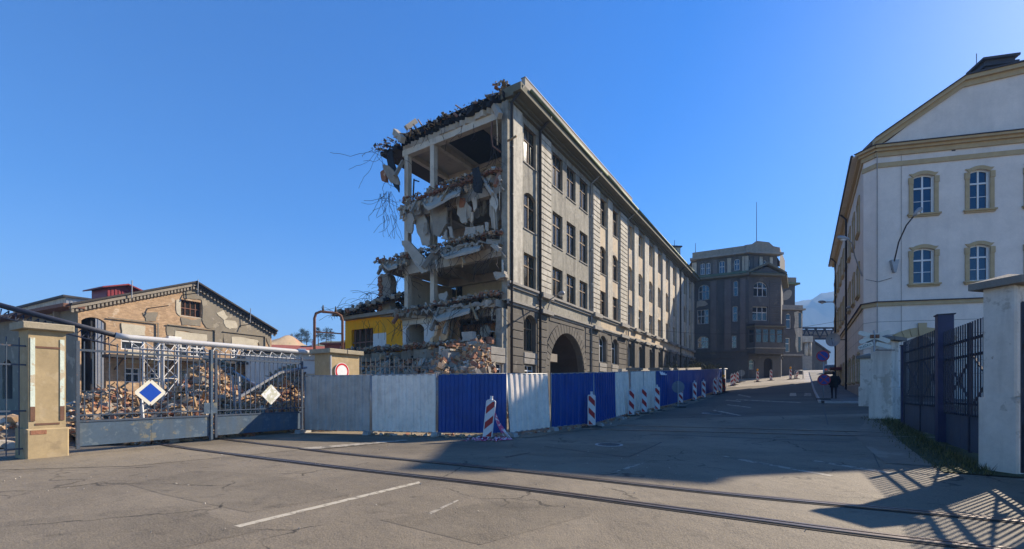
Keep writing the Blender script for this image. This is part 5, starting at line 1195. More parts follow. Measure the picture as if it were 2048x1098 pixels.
post(RF[1], .34, 3.62, 'square navy steel post between the two iron gate leaves'); post((RF[2][0]+.1, RF[2][1]+.15), .16, 2.95, 'thin navy post against the white pillar')
# dark bulk behind the gates: sheds seen through the bars
SHD = thing('yard_shed', 'low dark shed behind the iron gates', 'shed', (22, 14, 0)); fr = Fr((19.2, 12.6, 0), RD)
mb = MB(); wall_open(mb, fr, 0, 9, -.2, 2.6, [(1, 3.5, 0, 2.2, 0), (5, 8, .9, 2.0, 0)], .3); mb.box(fr, 0, 9, -3.2, -.31, -.2, 2.6)
fr = Fr((18.6, 13.4, 0), RD)
mb = MB(); mb.box(fr, 0, 9, -4, 0, -.2, 2.55); mb.build('wall', M['interior_dark'], SHD)
mb = MB(); mb.box(fr, -.2, 9.2, -4.2, .25, 2.56, 2.7); mb.build('roof', M['roof_dark'], SHD)
for k in range(3):
    mb = MB(); mb.box(fr, 1+k*2.8, 2.8+k*2.8, .003, .06, .2, 2.1); mb.build('door', M['gate_sheet'], SHD)
# ------------------------------------------------------------------ dark corner building at the bend
class Plane:
    def __init__(s, o, d): s.fr = Fr((o[0], o[1], 0), (d[0], d[1], 0)); s.o = s.fr.o
    def az(s, x, y=700.0):
        r = rx(x); o = s.o; d = s.fr.x; a = (r*o.y-o.x)/(d.x-d.y*r); Y = o.y+d.y*a; return a, CAMZ+(HY-y)/F*Y
    def op(s, x0, x1, y0, y1, rise=0.0):
        a, b = s.az(x0)[0], s.az(x1)[0]; m = (x0+x1)/2; return (a, b, s.az(m, y1)[1], s.az(m, y0)[1], rise)
I_ = BF.p(UEND, 0, 0); Lc = Vector((34.7, 66.1, 0)); Rc = Vector((40.0, 66.9, 0))
M['soot'] = mat('soot_black_stucco', (.105, .105, .105), .92, .2, .6, .3, 12, patch=[((.20, .185, .165), .9, .6, .5)], streak=((.07, .068, .066), 1.2, .55))
M['soot_red'] = mat('soot_brown_pilaster', (.155, .14, .135), .92, .2, .8, .3, 12, streak=((.1, .09, .08), 1.2, .6))
M['mint_frame'] = mat('grey_white_frame', (.5, .5, .48), .6, .15, 3, .05)
DB = thing('corner_building', 'soot-dark corner building with pedimented bay, oriel and attic storey', 'building', Lc)
P1 = Plane(I_, Lc-I_); L1 = (Lc-I_).length; P2_ = Plane(Lc, Rc-Lc); L2 = (Rc-Lc).length
ze = 18.7; za0, za1 = 19.0, 22.1
w1 = [P1.op(1397, 1419, 569, 600, 1.0), P1.op(1394.5, 1417.5, 619, 648), P1.op(1395, 1417, 672, 697, .5), P1.op(1467, 1476, 561, 592, .2), P1.op(1465, 1475, 612, 643, .1), P1.op(1463.5, 1473, 671, 696)]
w1 = [(a+.0, b, z0, z1, r_) for a, b, z0, z1, r_ in w1]
mb = MB(); wall_open(mb, P1.fr, 0, L1, -1, ze, w1, .3); mb.build('wall', M['soot'], DB)
for i, o in enumerate(w1): window(DB, P1.fr, o[0], o[1], o[2], o[3], o[4], .18, M['mint_frame'], M['glass_clear'], cols=3 if i < 3 else 1, trans=.55, bw=.09)
for x0, x1 in ((1421, 1433), (1449, 1462), (1480, 1491)):
    a, b = P1.az(x0)[0], P1.az(x1)[0]; mb = MB(); mb.box(P1.fr, a, b, -.2, -.003, 7.9, ze-.3); mb.build('pilaster', M['soot_red'], DB)
w2 = [P2_.op(1507, 1536, 563, 593, 1.0), P2_.op(1505, 1536, 613, 641), P2_.op(1498, 1509, 719, 739, .4), P2_.op(1527.5, 1545, 716, 758, .7)]
mb = MB(); wall_open(mb, P2_.fr, 0, L2, -1, ze, w2, .3); mb.build('wall', M['soot'], DB)
for i, o in enumerate(w2[:3]): window(DB, P2_.fr, o[0], o[1], o[2], o[3], o[4], .18, M['mint_frame'], M['glass_clear'], cols=3 if i < 2 else 1, trans=.58, bw=.1)
mb = MB(); mb.box(P2_.fr, w2[3][0]-.05, w2[3][1]+.05, .28, .32, w2[3][2], w2[3][3]); mb.build('door', M['tar'], DB)
for k in range(22):                               # stucco courses of the bay
    z = 11.0+k*.34
    if z > 18: break
    for a, b in ((0.02, w2[1][0]-.25), (w2[1][1]+.25, L2-.02)): mb = MB(); mb.bbox(P2_.fr, a, b, -.05, -.003, z, z+.31, .02); mb.build('stucco_course', M['soot'], DB)
# right return and back
Bk = Rc+Vector((D2.x, D2.y, 0))*9; P3 = Plane(Rc, Bk-Rc)
mb = MB(); mb.poly([P3.fr.p(0, 0, -1), P3.fr.p(9, 0, -1), P3.fr.p(9, 0, ze), P3.fr.p(0, 0, ze)]); mb.build('side_wall', M['soot'], DB)
ctr = (I_+Bk)/2
def ring(z0, z1, off, m, name, inset=0):
    for P_, L_ in ((P1, L1), (P2_, L2), (P3, 9)):
        mb = MB(); mb.box(P_.fr, -.15+inset, L_+.15-inset, -off, .5, z0, z1); mb.build(name, m, DB)
ring(ze, ze+.28, .75, M['soffit'], 'eaves'); 
def ring2(z, h, pr):
    for k, (P_, L_) in enumerate(((P1, L1), (P2_, L2), (P3, 9))):
        mb = MB(); mb.box(P_.fr, -.02, L_+pr+.01*k, -pr-.003*k, -.002, z+.002*k, z+h+.002*k); mb.build('string_course', M['soot'], DB)
ring2(7.6, .3, .18); ring2(6.7, .25, .14)
for P_, L_ in ((P1, L1), (P2_, L2), (P3, 9)):
    mb = MB(); mb.poly([P_.fr.p(-.2, -.8, ze+.3), P_.fr.p(L_+.3, -.8, ze+.3), P_.fr.p(L_-.1, .8, ze+1.0), P_.fr.p(0, .8, ze+1.0)]); mb.build('green_roof_apron', M['green_metal'], DB)
# attic storey, set back a little
at_ops = [P1.op(1400, 1409, 524, 547, .1), P1.op(1411, 1420, 523, 546, .1), P1.op(1437.5, 1449, 519, 545, .2), P1.op(1468, 1479, 515, 538, .2)]
fa = Fr(P1.fr.p(0, .8, 0), P1.fr.x); fb = Fr(P2_.fr.p(0, .8, 0), P2_.fr.x)
mb = MB(); wall_open(mb, fa, .3, L1+.1, ze+.3, za1, at_ops, .25); mb.build('attic_wall', M['soot'], DB)
for o in at_ops: window(DB, fa, o[0], o[1], o[2], o[3], o[4], .1, M['mint_frame'], M['glass_blue'], cols=2, trans=.55, bw=.09)
for x0, x1, m in ((1376, 1383, 'pale_plaster'), (1425, 1434, 'soot_red'), (1454, 1462, 'concrete_pale'), (1484, 1497, 'concrete_pale')):
    a, b = P1.az(x0)[0], P1.az(x1)[0]; mb = MB(); mb.box(fa, max(.3, a), b, -.12, -.002, ze+.9, za1-.3); mb.build('attic_pilaster', M[m], DB)
bo = [P2_.op(1502, 1508, 515, 530, .5), P2_.op(1535, 1541, 517, 530, .5)]
mb = MB(); wall_open(mb, fb, 0, L2, ze+.3, za1, bo, .25); mb.build('attic_wall', M['soot'], DB)
for o in bo: window(DB, fb, o[0], o[1], o[2], o[3], o[4], .1, M['mint_frame'], M['glass_clear'], cols=1, trans=.5, bw=.1)
for x0, x1, m in ((1515, 1522, 'soot_red'), (1526, 1532, 'pale_plaster'), (1547, 1552, 'pale_plaster')):
    a, b = P2_.az(x0)[0], P2_.az(x1)[0]; mb = MB(); mb.box(fb, a, b, -.12, -.002, ze+.5, za1-.3); mb.build('attic_pilaster', M[m], DB)
mb = MB(); mb.box(fa, -.6, L1+.3, -.75, .4, za1, za1+.3); mb.box(fb, -.3, L2+.5, -.78, .4, za1+.004, za1+.31); mb.build('attic_cornice', M['trim_stone'], DB)
for k in range(4):
    mb = MB(); mb.box(fa, -.3+k*(L1/4), -.34+(k+1)*(L1/4)+.15, -.2, .1, za1+.3, za1+1.25); mb.build('parapet_panel', M['concrete'], DB)
pk = [(0, za1+.31), (L2+.3, za1+.31), (L2+.3, za1+1.2), (L2*.85, za1+1.35), (L2*.72, za1+1.9), (L2*.35, za1+2.0), (L2*.22, za1+1.5), (0, za1+1.3)]
mb = MB(); mb.prism([fb.p(a, -.2, z) for a, z in pk], fb.y*.4); mb.build('curved_parapet', M['concrete'], DB)
mb = MB(); mb.poly([fa.p(-.3, .35, za1+.32), fa.p(L1, .35, za1+.32), fb.p(L2, .4, za1+.33), Bk+Vector((0, 0, za1+.32)), I_+Vector((2, 10, za1+.32))]); mb.build('flat_roof', M['tar'], DB)
mb = MB(); mb.poly([Rc+Vector((.3, .8, ze)), Bk+Vector((.3, 0, ze)), Bk+Vector((.3, 0, za1+1.2)), Rc+Vector((.3, .8, za1+1.2))]); mb.build('attic_side_wall', M['soot'], DB)
# pediment over the bay
mb = MB(); am, zm = P2_.az(1531, 530); mb.prism([P2_.fr.p(-.1, -.35, ze+.3), P2_.fr.p(L2+.1, -.35, ze+.3), P2_.fr.p(am, -.35, zm-.35)], P2_.fr.y*.3); mb.build('pediment', M['soot'], DB)
for a0, z0_, a1, z1_ in ((-.4, ze+.3, am, zm), (am, zm, L2+.4, ze+.3)):
    mb = MB(); mb.prism([P2_.fr.p(a0, -.7, z0_-.02), P2_.fr.p(a1, -.7, z1_-.02), P2_.fr.p(a1, -.7, z1_+.28), P2_.fr.p(a0, -.7, z0_+.28)], P2_.fr.y*1.4); mb.build('pediment_cornice', M['soffit'], DB)
# oriel over the entrance
oz0, oz1 = P2_.az(1525, 697)[1], P2_.az(1525, 656)[1]; f_ = P2_.fr
prof = [(-.15, 0), (.35, -1.0), (L2-.35, -1.0), (L2+.1, 0)]
for (a0, y0), (a1, y1) in zip(prof[:-1], prof[1:]):
    pf = Fr(f_.p(a0, y0, 0), f_.p(a1, y1, 0)-f_.p(a0, y0, 0)); LL = (f_.p(a1, y1, 0)-f_.p(a0, y0, 0)).length; nn = 4 if LL > 2 else 1
    oo = [(.15+(LL-.15)*k/nn, (LL-.15)*(k+1)/nn, oz0+.75, oz1-.25, 0) for k in range(nn)]
    mb = MB(); wall_open(mb, pf, 0, LL, oz0-.6, oz1, oo, .15); mb.build('oriel_wall', M['soot'], DB)
    for o in oo: window(DB, pf, o[0], o[1], o[2], o[3], 0, .08, M['soot_red'], M['glass_clear'], cols=1, trans=.62, bw=.08)
for z, g, h, m in ((oz1, .22, .2, 'soffit'), (oz1+.2, .05, .28, 'roof_dark'), (oz0-.1, .15, .16, 'trim_stone'), (oz0-.85, .12, .2, 'soot')):
    P = [f_.p(a+(-g if a < 1 else g), y-g if y < 0 else 0, z) for a, y in prof]; mb = MB(); mb.prism(P, (0, 0, h)); mb.build('oriel_roof' if z > oz1-.1 else 'oriel_base', M[m], DB)
# lower wing and round tower to the side
Wg = Plane(at(1566, 700, 76), (1, .1)); a1_, zt_w = Wg.az(1590, 563)
mb = MB(); mb.box(Wg.fr, 0, a1_, 0, 8, -1, zt_w-.6); mb.build('side_wing', M['soot'], DB)
mb = MB(); mb.box(Wg.fr, -.2, a1_+.5, -.6, 8.3, zt_w-.6, zt_w-.3); mb.build('wing_cornice', M['green_metal'], DB)
mb = MB(); mb.box(Wg.fr, 0, a1_, -.3, 8, zt_w-.29, zt_w+.6); mb.build('wing_parapet', M['concrete'], DB)
Tw = Plane(at(1563, 700, 71), (1, .12)); ta, tz = Tw.az(1605, 612)
to = [Tw.op(1572, 1582, 627, 657, .3), Tw.op(1571, 1580, 676, 704)]
mb = MB(); wall_open(mb, Tw.fr, 0, ta, -1, tz-.7, to, .25); mb.build('wing_wall', M['soot'], DB)
for o in to: window(DB, Tw.fr, o[0], o[1], o[2], o[3], o[4], .12, M['white_frame'], M['glass_blue'], cols=1, trans=.6, bw=.09)
pts = [(1588, 625), (1590, 640), (1588, 655), (1592, 670), (1590, 690), (1594, 705), (1604, 700), (1605, 628), (1596, 622)]
mb = MB(); mb.prism([Tw.fr.p(Tw.az(x, y)[0], -.03, Tw.az(x, y)[1]) for x, y in pts], Tw.fr.y*.028); mb.build('plaster_and_sunlit_patch', M['pale_plaster'], DB)  # paler sheet paints sunlight onto this part of the tower wall
for x, y0, y1 in ((1599, 626, 656), (1598, 674, 703)):
    o = Tw.op(x-2, x+3, y0, y1); mb = MB(); mb.box(Tw.fr, o[0], o[1], -.05, -.032, o[2], o[3]); mb.build('narrow_window', M['glass_clear'], DB)
mb = MB(); mb.box(Tw.fr, -.2, ta+.3, -.35, 5, tz-.7, tz-.45); mb.box(Tw.fr, 0, ta, -.1, 5, tz-.44, tz+.1); mb.build('wing_cornice', M['trim_stone'], DB)
mb = MB(); mb.box(Tw.fr, 0, ta+.01, .3, 5, -1, tz-.71); mb.build('wing_body', M['soot'], DB)
mb = MB(); mb.box(Tw.fr, -.1, ta+.1, -.2, -.003, Tw.az(1585, 712)[1], Tw.az(1585, 708)[1]); mb.build('string_course', M['trim_stone'], DB)
# patches of fallen plaster
for pts, P_ in (([(1394, 603), (1402, 601), (1410, 602), (1416, 608), (1410, 612), (1398, 613), (1393, 616)], P1),):
    mb = MB(); mb.prism([P_.fr.p(P_.az(x, y)[0], -.03, P_.az(x, y)[1]) for x, y in pts], P_.fr.y*.028); mb.build('plaster_and_sunlit_patch', M['concrete_pale'], DB)
mb = MB(); a, z = Wg.az(1574, 590); mb.prism([Wg.fr.p(a+.9*math.cos(t)-.0, -.03, z+.8*math.sin(t)+.4*math.cos(t)) for t in [k*.52 for k in range(12)]], Wg.fr.y*.028); mb.build('plaster_and_sunlit_patch', M['concrete_pale'], DB)
# roof house and masts behind the long front
mb = MB(); b_ = at(1340, 520, 66); fr = Fr((b_.x, b_.y, 0), (1, .1, 0)); mb.box(fr, -.9, 1.6, 0, 3, 17, CAMZ+(HY-494)/F*66); mb.build('roof_house', M['pale_plaster'], RB)
mb = MB(); zt = CAMZ+(HY-493)/F*66; mb.box(fr, -1.1, 1.8, -.2, 3.2, zt-.05, zt+.12); mb.build('roof_house_cap', M['roof_dark'], RB)
for x, y0, y1, Y in ((1513, 404, 488, 69), (1391, 486, 512, 72), (1349, 480, 500, 68)):
    mb = MB(); mb.tube([at(x, y1+6, Y), at(x, y0, Y)], [.05, .03], 6); mb.build('mast', M['pipe_dark'], DB if x > 1360 else RB)
# ------------------------------------------------------------------ far end of the street
Y_ = 92
PT = thing('colonnade_house', 'small grey house with columned porch beyond the dark building', 'house', at(1615, 755, Y_))
pp = Plane(at(1604, 700, Y_), (1, 0)); 
def fbox(par, x0, x1, y0, y1, Y, dep, m, name):
    a = at(x0, y1, Y); b = at(x1, y0, Y); mb = MB(); mb.box(W0, a.x, b.x, Y, Y+dep, a.z, b.z); return mb.build(name, m, par)
fbox(PT, 1604, 1627, 682, 760, Y_+1.5, 5, M['soot'], 'wall'); fbox(PT, 1603, 1626, 672, 684, Y_-.5, 7, M['pale_plaster'], 'entablature')
for x in (1612.5, 1620):
    mb = MB(); mb.tube([at(x, 712, Y_), at(x, 684, Y_)], [.32, .28], 12); mb.build('column', M['pale_plaster'], PT, smooth=True)
fbox(PT, 1604, 1624, 712, 762, Y_-.4, 2, M['trim_stone'], 'porch_base')
HS = thing('gabled_house', 'dark gabled house beyond the porch with columns', 'house', at(1635, 755, 104))
a = at(1620, 752, 104); b = at(1650, 700, 104); mb = MB(); c = at(1626, 683, 104); e = at(1654, 706, 104)
mb.prism([Vector((a.x, 104, a.z-4)), Vector((e.x, 104, a.z-4)), Vector((e.x, 104, e.z)), c, Vector((a.x, 104, b.z+1.0))], (0, 8, 0)); mb.build('wall', M['soot'], HS)
mb = MB(); mb.prism([c+Vector((-.3, -.5, .0)), e+Vector((.5, -.5, -.1)), e+Vector((.5, -.5, .25)), c+Vector((-.3, -.5, .4))], (0, 9, 0)); mb.build('roof', M['roof_dark'], HS)
PB = thing('pipe_bridge', 'steel truss bridge carrying lagged pipes over the street', 'bridge', at(1640, 680, 100)); Y_ = 100
for y, hgt, m in ((656, .35, 'gate_dark'), (661, .3, 'gate_dark'), (677, .5, 'gate_dark'), (672, .3, 'gate_dark')):
    a = at(1596, y, Y_); b = at(1700, y, Y_); mb = MB(); mb.box(W0, a.x, b.x, Y_-.15, Y_+.15, a.z-hgt/2, a.z+hgt/2); mb.build('chord', M[m], PB)
for y, rr_ in ((666, .75), (671.5, .4)):
    mb = MB(); mb.tube([at(1596, y, Y_+1.2), at(1700, y, Y_+1.2)], rr_, 12); mb.build('lagged_pipe', M['pipe_grey'], PB, smooth=True)
for k in range(5):
    x = 1604+k*18; mb = MB(); mb.bar(at(x, 677, Y_-.2), at(x+9, 656, Y_-.2), .2, .2); mb.bar(at(x+9, 656, Y_-.2), at(x+18, 677, Y_-.2), .2, .2); mb.build('brace', M['gate_dark'], PB)
a = at(1606, 676, Y_); mb = MB(); mb.box(W0, a.x-1.5, a.x+2.0, Y_-1, Y_+1, 2, a.z); mb.build('pier', M['soot'], PB)
# cars
CARPAINT = {}
def car(x, y, label, colr, ang=0.0, van=False, sc_=1.0):
    p = gp(x, y); t = thing('parked_car', label, 'car', p, 'cars parked up the street')
    g = (terrain(p.x+D2.x, p.y+D2.y)-terrain(p.x-D2.x, p.y-D2.y))/2
    fr = Fr(p, Vector((D2.x, D2.y, g)), Vector((-D2.y, D2.x, 0)))     # x forward up the street
    fr.z = fr.x.cross(fr.y).normalized()
    pm = mat('car_paint', colr, .25, .04, 3, 0, spec=.6)
    body = [(0, .35), (.05, .75), (.12, .95), (.75, .98), (1.15, 1.42), (2.4, 1.46), (3.15, 1.02), (4.05, .88), (4.25, .6), (4.25, .32), (3.9, .25), (.3, .25)]
    mb = MB(); secs = []
    for yy, kx in ((-.86, .94), (-.78, 1.0), (.78, 1.0), (.86, .94)):
        secs.append([fr.p(a, yy*(1.0 if z < 1.0 else .84), .25+(z-.25)*(kx if z > 1 else 1)) for a, z in body])
    n = len(body); vs = [q for S in secs for q in S]; fs = []
    for i in range(3):
        for k in range(n): fs.append([i*n+k, i*n+(k+1) % n, (i+1)*n+(k+1) % n, (i+1)*n+k])
    fs += [list(range(n))[::-1], [3*n+k for k in range(n)]]; mb.add(vs, fs); mb.build('body', pm, t)
    mb = MB(); mb.poly([fr.p(.80, -.60, 1.04), fr.p(1.13, -.56, 1.38), fr.p(1.13, .56, 1.38), fr.p(.80, .60, 1.04)][::-1]); mb.v = [tuple(Vector(q)-fr.x*.02+fr.z*.012) for q in mb.v]; mb.build('rear_window', M['glass_clear'], t)
    for s in (-1, 1):
        mb = MB(); mb.poly([fr.p(1.0, s*.80, 1.05), fr.p(1.25, s*.745, 1.36), fr.p(2.35, s*.745, 1.4), fr.p(2.95, s*.81, 1.05)]); mb.build('side_window', M['glass_clear'], t)
        mb = MB(); mb.box(fr, -.0, .1, s*.62-.13, s*.62+.13, .68, .9); mb.build('tail_light', mat('tail_light_red', (.5, .02, .02), .2, .05, 3, 0), t)
        for a in (.75, 3.45):
            mb = MB(); mb.disc(fr.p(a, s*.70, .31), fr.y*s, .31, .17, 18); wh = mb.build('wheel', M['rubber'], t)
            mb = MB(); mb.disc(fr.p(a, s*.872, .31), fr.y*s, .19, .01, 14); mb.build('rim', M['pipe_grey'], wh)
    mb = MB(); mb.box(fr, -.06, .08, -.8, .8, .32, .52); mb.build('bumper', M['rubber'], t)
    mb = MB(); mb.box(fr, -.02, .03, -.26, .26, .6, .72); mb.build('number_plate', M['white_frame'], t)
car(1662, 749.5, 'dark blue car parked by the office building', (.02, .045, .09)); car(1660, 735, 'silver car parked behind the dark blue one', (.42, .44, .46)); car(1664, 727, 'white car parked beyond the silver one', (.6, .6, .6)); car(1661, 721, 'pale car furthest up the street', (.5, .52, .55))
# ------------------------------------------------------------------ person walking away
M['coat'] = mat('black_coat', (.012, .012, .013), .9, .3, 8, .3, 30); M['trousers'] = mat('dark_trousers', (.035, .025, .028), .9, .3, 8, .3); M['hair'] = mat('dark_cap', (.015, .014, .014), .9, .2, 8, .1); M['skin'] = mat('skin', (.42, .25, .18), .6, .08, 5, 0)
def person(x, y):
    p = gp(x, y, .125); f = Vector((D2.x, D2.y, 0)); s = Vector((D2.y, -D2.x, 0))
    t = thing('person', 'person in a black coat and dark trousers walking up the pavement', 'person', p)
    P = lambda a, b, z: p+f*a+s*b+Vector((0, 0, z))
    vs = []; rad = []; ed = []
    def add(q, r_, pr=None):
        vs.append(q-p); rad.append(r_); 
        if pr is not None: ed.append((pr, len(vs)-1))
        return len(vs)-1
    pel = add(P(0, 0, .95), .16); sp = add(P(.02, 0, 1.15), .155, pel); ch = add(P(.04, 0, 1.38), .175, sp); nk = add(P(.06, 0, 1.5), .065, ch); hd = add(P(.075, 0, 1.60), .085, nk); hd2 = add(P(.08, 0, 1.69), .075, hd)
    for sg, st in ((-1, .17), (1, -.13)):
        hp = add(P(0, sg*.10, .88), .10, pel); kn = add(P(st*.5+.06, sg*.10, .5), .07, hp); an = add(P(st-.02, sg*.09, .09), .045, kn); add(P(st+.12, sg*.10, .04), .04, an)
        sh = add(P(.03, sg*.2, 1.40), .075, ch); el = add(P(-.06+st*-.2, sg*.30, 1.13), .055, sh); wr = add(P(.08, sg*.24, .95), .038, el); add(P(.13, sg*.19, .90), .035, wr)
    me = bpy.data.meshes.new('body'); me.from_pydata(vs, ed, []); o = bpy.data.objects.new('body', me); COL.objects.link(o); o.parent = t
    sk = o.modifiers.new('skin', 'SKIN'); 
    for i, r_ in enumerate(rad): me.skin_vertices[0].data[i].radius = (r_, r_)
    me.skin_vertices[0].data[0].use_root = True
    o.modifiers.new('sub', 'SUBSURF').levels = 2; o.modifiers['sub'].render_levels = 2; me.materials.append(M['trousers'])
    def loft(rings, m, name):
        mb = MB(); n = 16; vv = []
        for z, rx_, ry_, off in rings: vv += [P(off+ry_*math.cos(2*math.pi*k/n), rx_*math.sin(2*math.pi*k/n), z) for k in range(n)]
        fs = [[i*n+k, i*n+(k+1) % n, (i+1)*n+(k+1) % n, (i+1)*n+k] for i in range(len(rings)-1) for k in range(n)]+[list(range(n))[::-1], [(len(rings)-1)*n+k for k in range(n)]]
        mb.add(vv, fs); mb.build(name, m, t, smooth=True)
    loft([(.72, .23, .17, 0), (.8, .235, .18, 0), (1.0, .225, .175, .01), (1.2, .23, .17, .02), (1.36, .245, .16, .03), (1.46, .19, .13, .04), (1.52, .09, .09, .05)], M['coat'], 'coat')
    for sg in (-1, 1):
        mb = MB(); mb.tube([P(.03, sg*.19, 1.43), P(-.03, sg*.27, 1.28), P(-.06, sg*.31, 1.12), P(.02, sg*.28, 1.0), P(.08, sg*.24, .93)], [.09, .085, .078, .07, .06], 10); mb.build('sleeve', M['coat'], t, smooth=True)
        mb = MB(); mb.bbox(Fr(P((-.15 if sg > 0 else .15), sg*.10, .0), f), -.1, .18, -.05, .05, 0, .08); mb.build('shoe', M['rubber'], t)
    loft([(1.575, .07, .08, .06), (1.62, .1, .115, .07), (1.70, .1, .115, .075), (1.76, .075, .085, .075), (1.78, .03, .03, .075)], M['hair'], 'cap')
person(1668, 797)
# ------------------------------------------------------------------ street signs and lamps
M['sign_blue'] = mat('no_parking_blue', (.012, .035, .22), .4, .1, 4, 0); M['sign_red2'] = mat('no_parking_red', (.33, .03, .04), .4, .15, 4, 0)
p = gp(1647, 799, .12); t = thing('no_parking_signs', 'post with two round blue no-parking signs at the pavement corner', 'sign', p)
mb = MB(); mb.tube([p, p+Vector((0, 0, 3.05))], .035, 10); mb.build('post', M['pipe_grey'], t, smooth=True)
mb = MB(); mb.bbox(Fr(p, (1, 0, 0)), -.35, .35, -.2, .2, 0, .07); mb.build('foot', M['rubber'], t)
for y, two in ((712, False), (759.5, True)):
    Yp = p.y; c = Vector((p.x+(-.08 if not two else 0), Yp-.05, CAMZ+(HY-y)/F*Yp)); nrm = Vector((-rx(1645)*.92, -1, 0)).normalized(); xd = Vector((-nrm.y, nrm.x, 0)); xd = xd if xd.x > 0 else -xd
    mb = MB(); mb.disc(c, nrm, .36, .012, 32); pl = mb.build('sign_plate', M['sign_red2'], t)
    mb = MB(); mb.disc(c+nrm*.013, nrm, .285, .003, 32); mb.build('blue_field', M['sign_blue'], pl)
    for sg in ((-1, 1) if two else (-1,)):
        mb = MB(); a = c+nrm*.018+(xd*sg+Vector((0, 0, 1))).normalized()*.285; b = c+nrm*.018-(xd*sg+Vector((0, 0, 1))).normalized()*.285; mb.bar(a, b, .07, .003, nrm if abs(sg) else nrm); mb.build('diagonal_bar', M['sign_red2'], pl)
def sign_back(x, yb, yc, r_, label):
    p = gp(x, yb); t = thing('round_sign', label, 'sign', p); c = Vector((p.x, p.y, CAMZ+(HY-yc)/F*p.y))
    mb = MB(); mb.tube([p, c+Vector((0, 0, r_))], .03, 8); mb.build('post', M['pipe_grey'], t)
    mb = MB(); mb.disc(c+Vector((.02, .035, 0)), Vector((.3, 1, 0)), r_, .012, 28); mb.build('sign_back', mat('grey_sign_back', (.16, .19, .22), .5, .1, 4, .02), t)
    mb = MB(); mb.bbox(Fr(p, (1, 0, 0)), -.4, .4, -.25, .25, .0, .07); mb.build('foot', M['rubber'], t)
sign_back(1356, 815, 774, .36, 'back of a round sign on a post against the blue hoarding'); sign_back(1483, 764, 746, .42, 'pale round sign seen from behind past the hoarding end')
# white board over the hoarding, yard wall with piers, white gate at the end
q = [at(1318, 742, 26.5), at(1331, 741, 27.6), at(1334, 750, 27.5), at(1322, 750, 26.4)]; mb = MB(); mb.prism(q, (.02, .05, 0)); mb.build('notice_board', M['white_frame'], loc=q[0], label='tilted white board sticking up over the blue hoarding', cat='board')
YW = thing('yard_wall', 'low concrete yard wall with square piers behind the blue hoarding', 'wall', (*along(HB[9], 0, -2.2), 0))
for i in range(9, 14):
    a, b = along(HB[i], 0, -2.0), along(HB[i+1], 0, -2.0); mb = MB(); A = Vector((*a, terrain(*HB[i]))); B = Vector((*b, terrain(*HB[i+1]))); mb.prism([A, B, B+Vector((0, 0, 2.42)), A+Vector((0, 0, 2.42))], (-.2, .12, 0)); mb.build('wall_panel', M['concrete_pale'], YW)
for x, Y in ((1269, 26), (1311, 30), (1331, 34), (1347, 37.5), (1366, 42)):
    b = at(x, 750, Y); fr = Fr((b.x, b.y, 0), (D2.x, D2.y, 0)); zt = CAMZ+(HY-736)/F*Y; mb = MB(); mb.box(fr, -.3, .3, -.3, .3, 0, zt-.12); pr = mb.build('pier', M['concrete'], YW); mb = MB(); mb.box(fr, -.38, .38, -.38, .38, zt-.119, zt); mb.build('pier_cap', M['slab_dark'], pr)
p = gp(1450, 780); t = thing('site_gate', 'white-painted tube gate closing the end of the hoarding', 'gate', p); mb = MB()
for dx in (-.25, .25): mb.tube([p+Vector((dx, dx*1.5, 0)), p+Vector((dx, dx*1.5, 2.2))], .05, 8)
mb.tube([p+Vector((-.25, -.375, 2.2)), p+Vector((.7, 1.0, 2.25))], .05, 8); mb.build('tube_frame', M['white_frame'], t); mb = MB(); mb.box(Fr(p, Vector((.55, .83, 0))), -.4, .4, -.01, .01, .3, 2.1); mb.build('infill_sheet', M['white_sheet'], t)
b = gp(1589, 758); t = thing('hoop_barrier', 'low bent-tube hoop barrier by the lower wing', 'barrier', b); mb = MB(); mb.tube([b, b+Vector((0, 0, 1.0)), b+Vector((.15, 0, 1.15)), b+Vector((1.0, 0, 1.15)), b+Vector((1.15, 0, 1.0)), b+Vector((1.15, 0, 0))], .05, 8); mb.build('hoop', M['pipe_grey'], t, smooth=True); mb = MB(); mb.tube([b+Vector((0, 0, .6)), b+Vector((1.15, 0, .6))], .03, 8); mb.build('cross_tube', M['pipe_grey'], t)
# lamps
def lamp(pts, head, label, rad=.04, hl=.75, m='pipe_grey', grp='street lamps on brackets'):
    t = thing('street_lamp', label, 'lamp', pts[0], grp); mb = MB(); mb.tube(pts, rad, 8); mb.build('arm', M[m], t, smooth=True)
    d = Vector(head).normalized(); e = Vector(pts[-1]); mb = MB(); mb.tube([e-d*.05, e+d*.08, e+d*hl*.45, e+d*hl*.85, e+d*hl], [.05, .1, .15, .13, .04], 10); hd = mb.build('head', M['pipe_grey'], t, smooth=True)
    mb = MB(); mb.tube([e+d*hl*.25-Vector((0, 0, .06)), e+d*hl*.5-Vector((0, 0, .1)), e+d*hl*.85-Vector((0, 0, .05))], [.07, .12, .05], 10); mb.build('lens', M['white_frame'], hd, smooth=True)
def fb_(x, y, off): a = (rx(x)*C0.y-C0.x)/(BF.x.x-BF.x.y*rx(x)); Y = C0.y+BF.x.y*a; return BF.p(a, -off, CAMZ+(HY-y)/F*Y)
q0 = fb_(1093, 622, .05); q1 = fb_(1093, 600, .3)
lamp([q0, q1, q1+Vector((.35, -.1, .25)), at(1117, 589, 27.5)], at(1128, 585, 26.8)-at(1117, 589, 27.5), 'pale street lamp on a bracket beside the arched gateway', .035, .7)
mb = MB(); 
for dz in (0, .5, 1.0): mb.tube([q0+Vector((0, 0, dz-.5)), q0+Vector((-.5, -.6, dz-.5)), q0+Vector((-.55, -.75, dz-.35))], .025, 6)
mb.build('wall_bracket', M['pipe_grey'], RB)
f0_ = lambda x, y, off: FFr.p(fp_(x, y)[0], -off, fp_(x, y)[1])
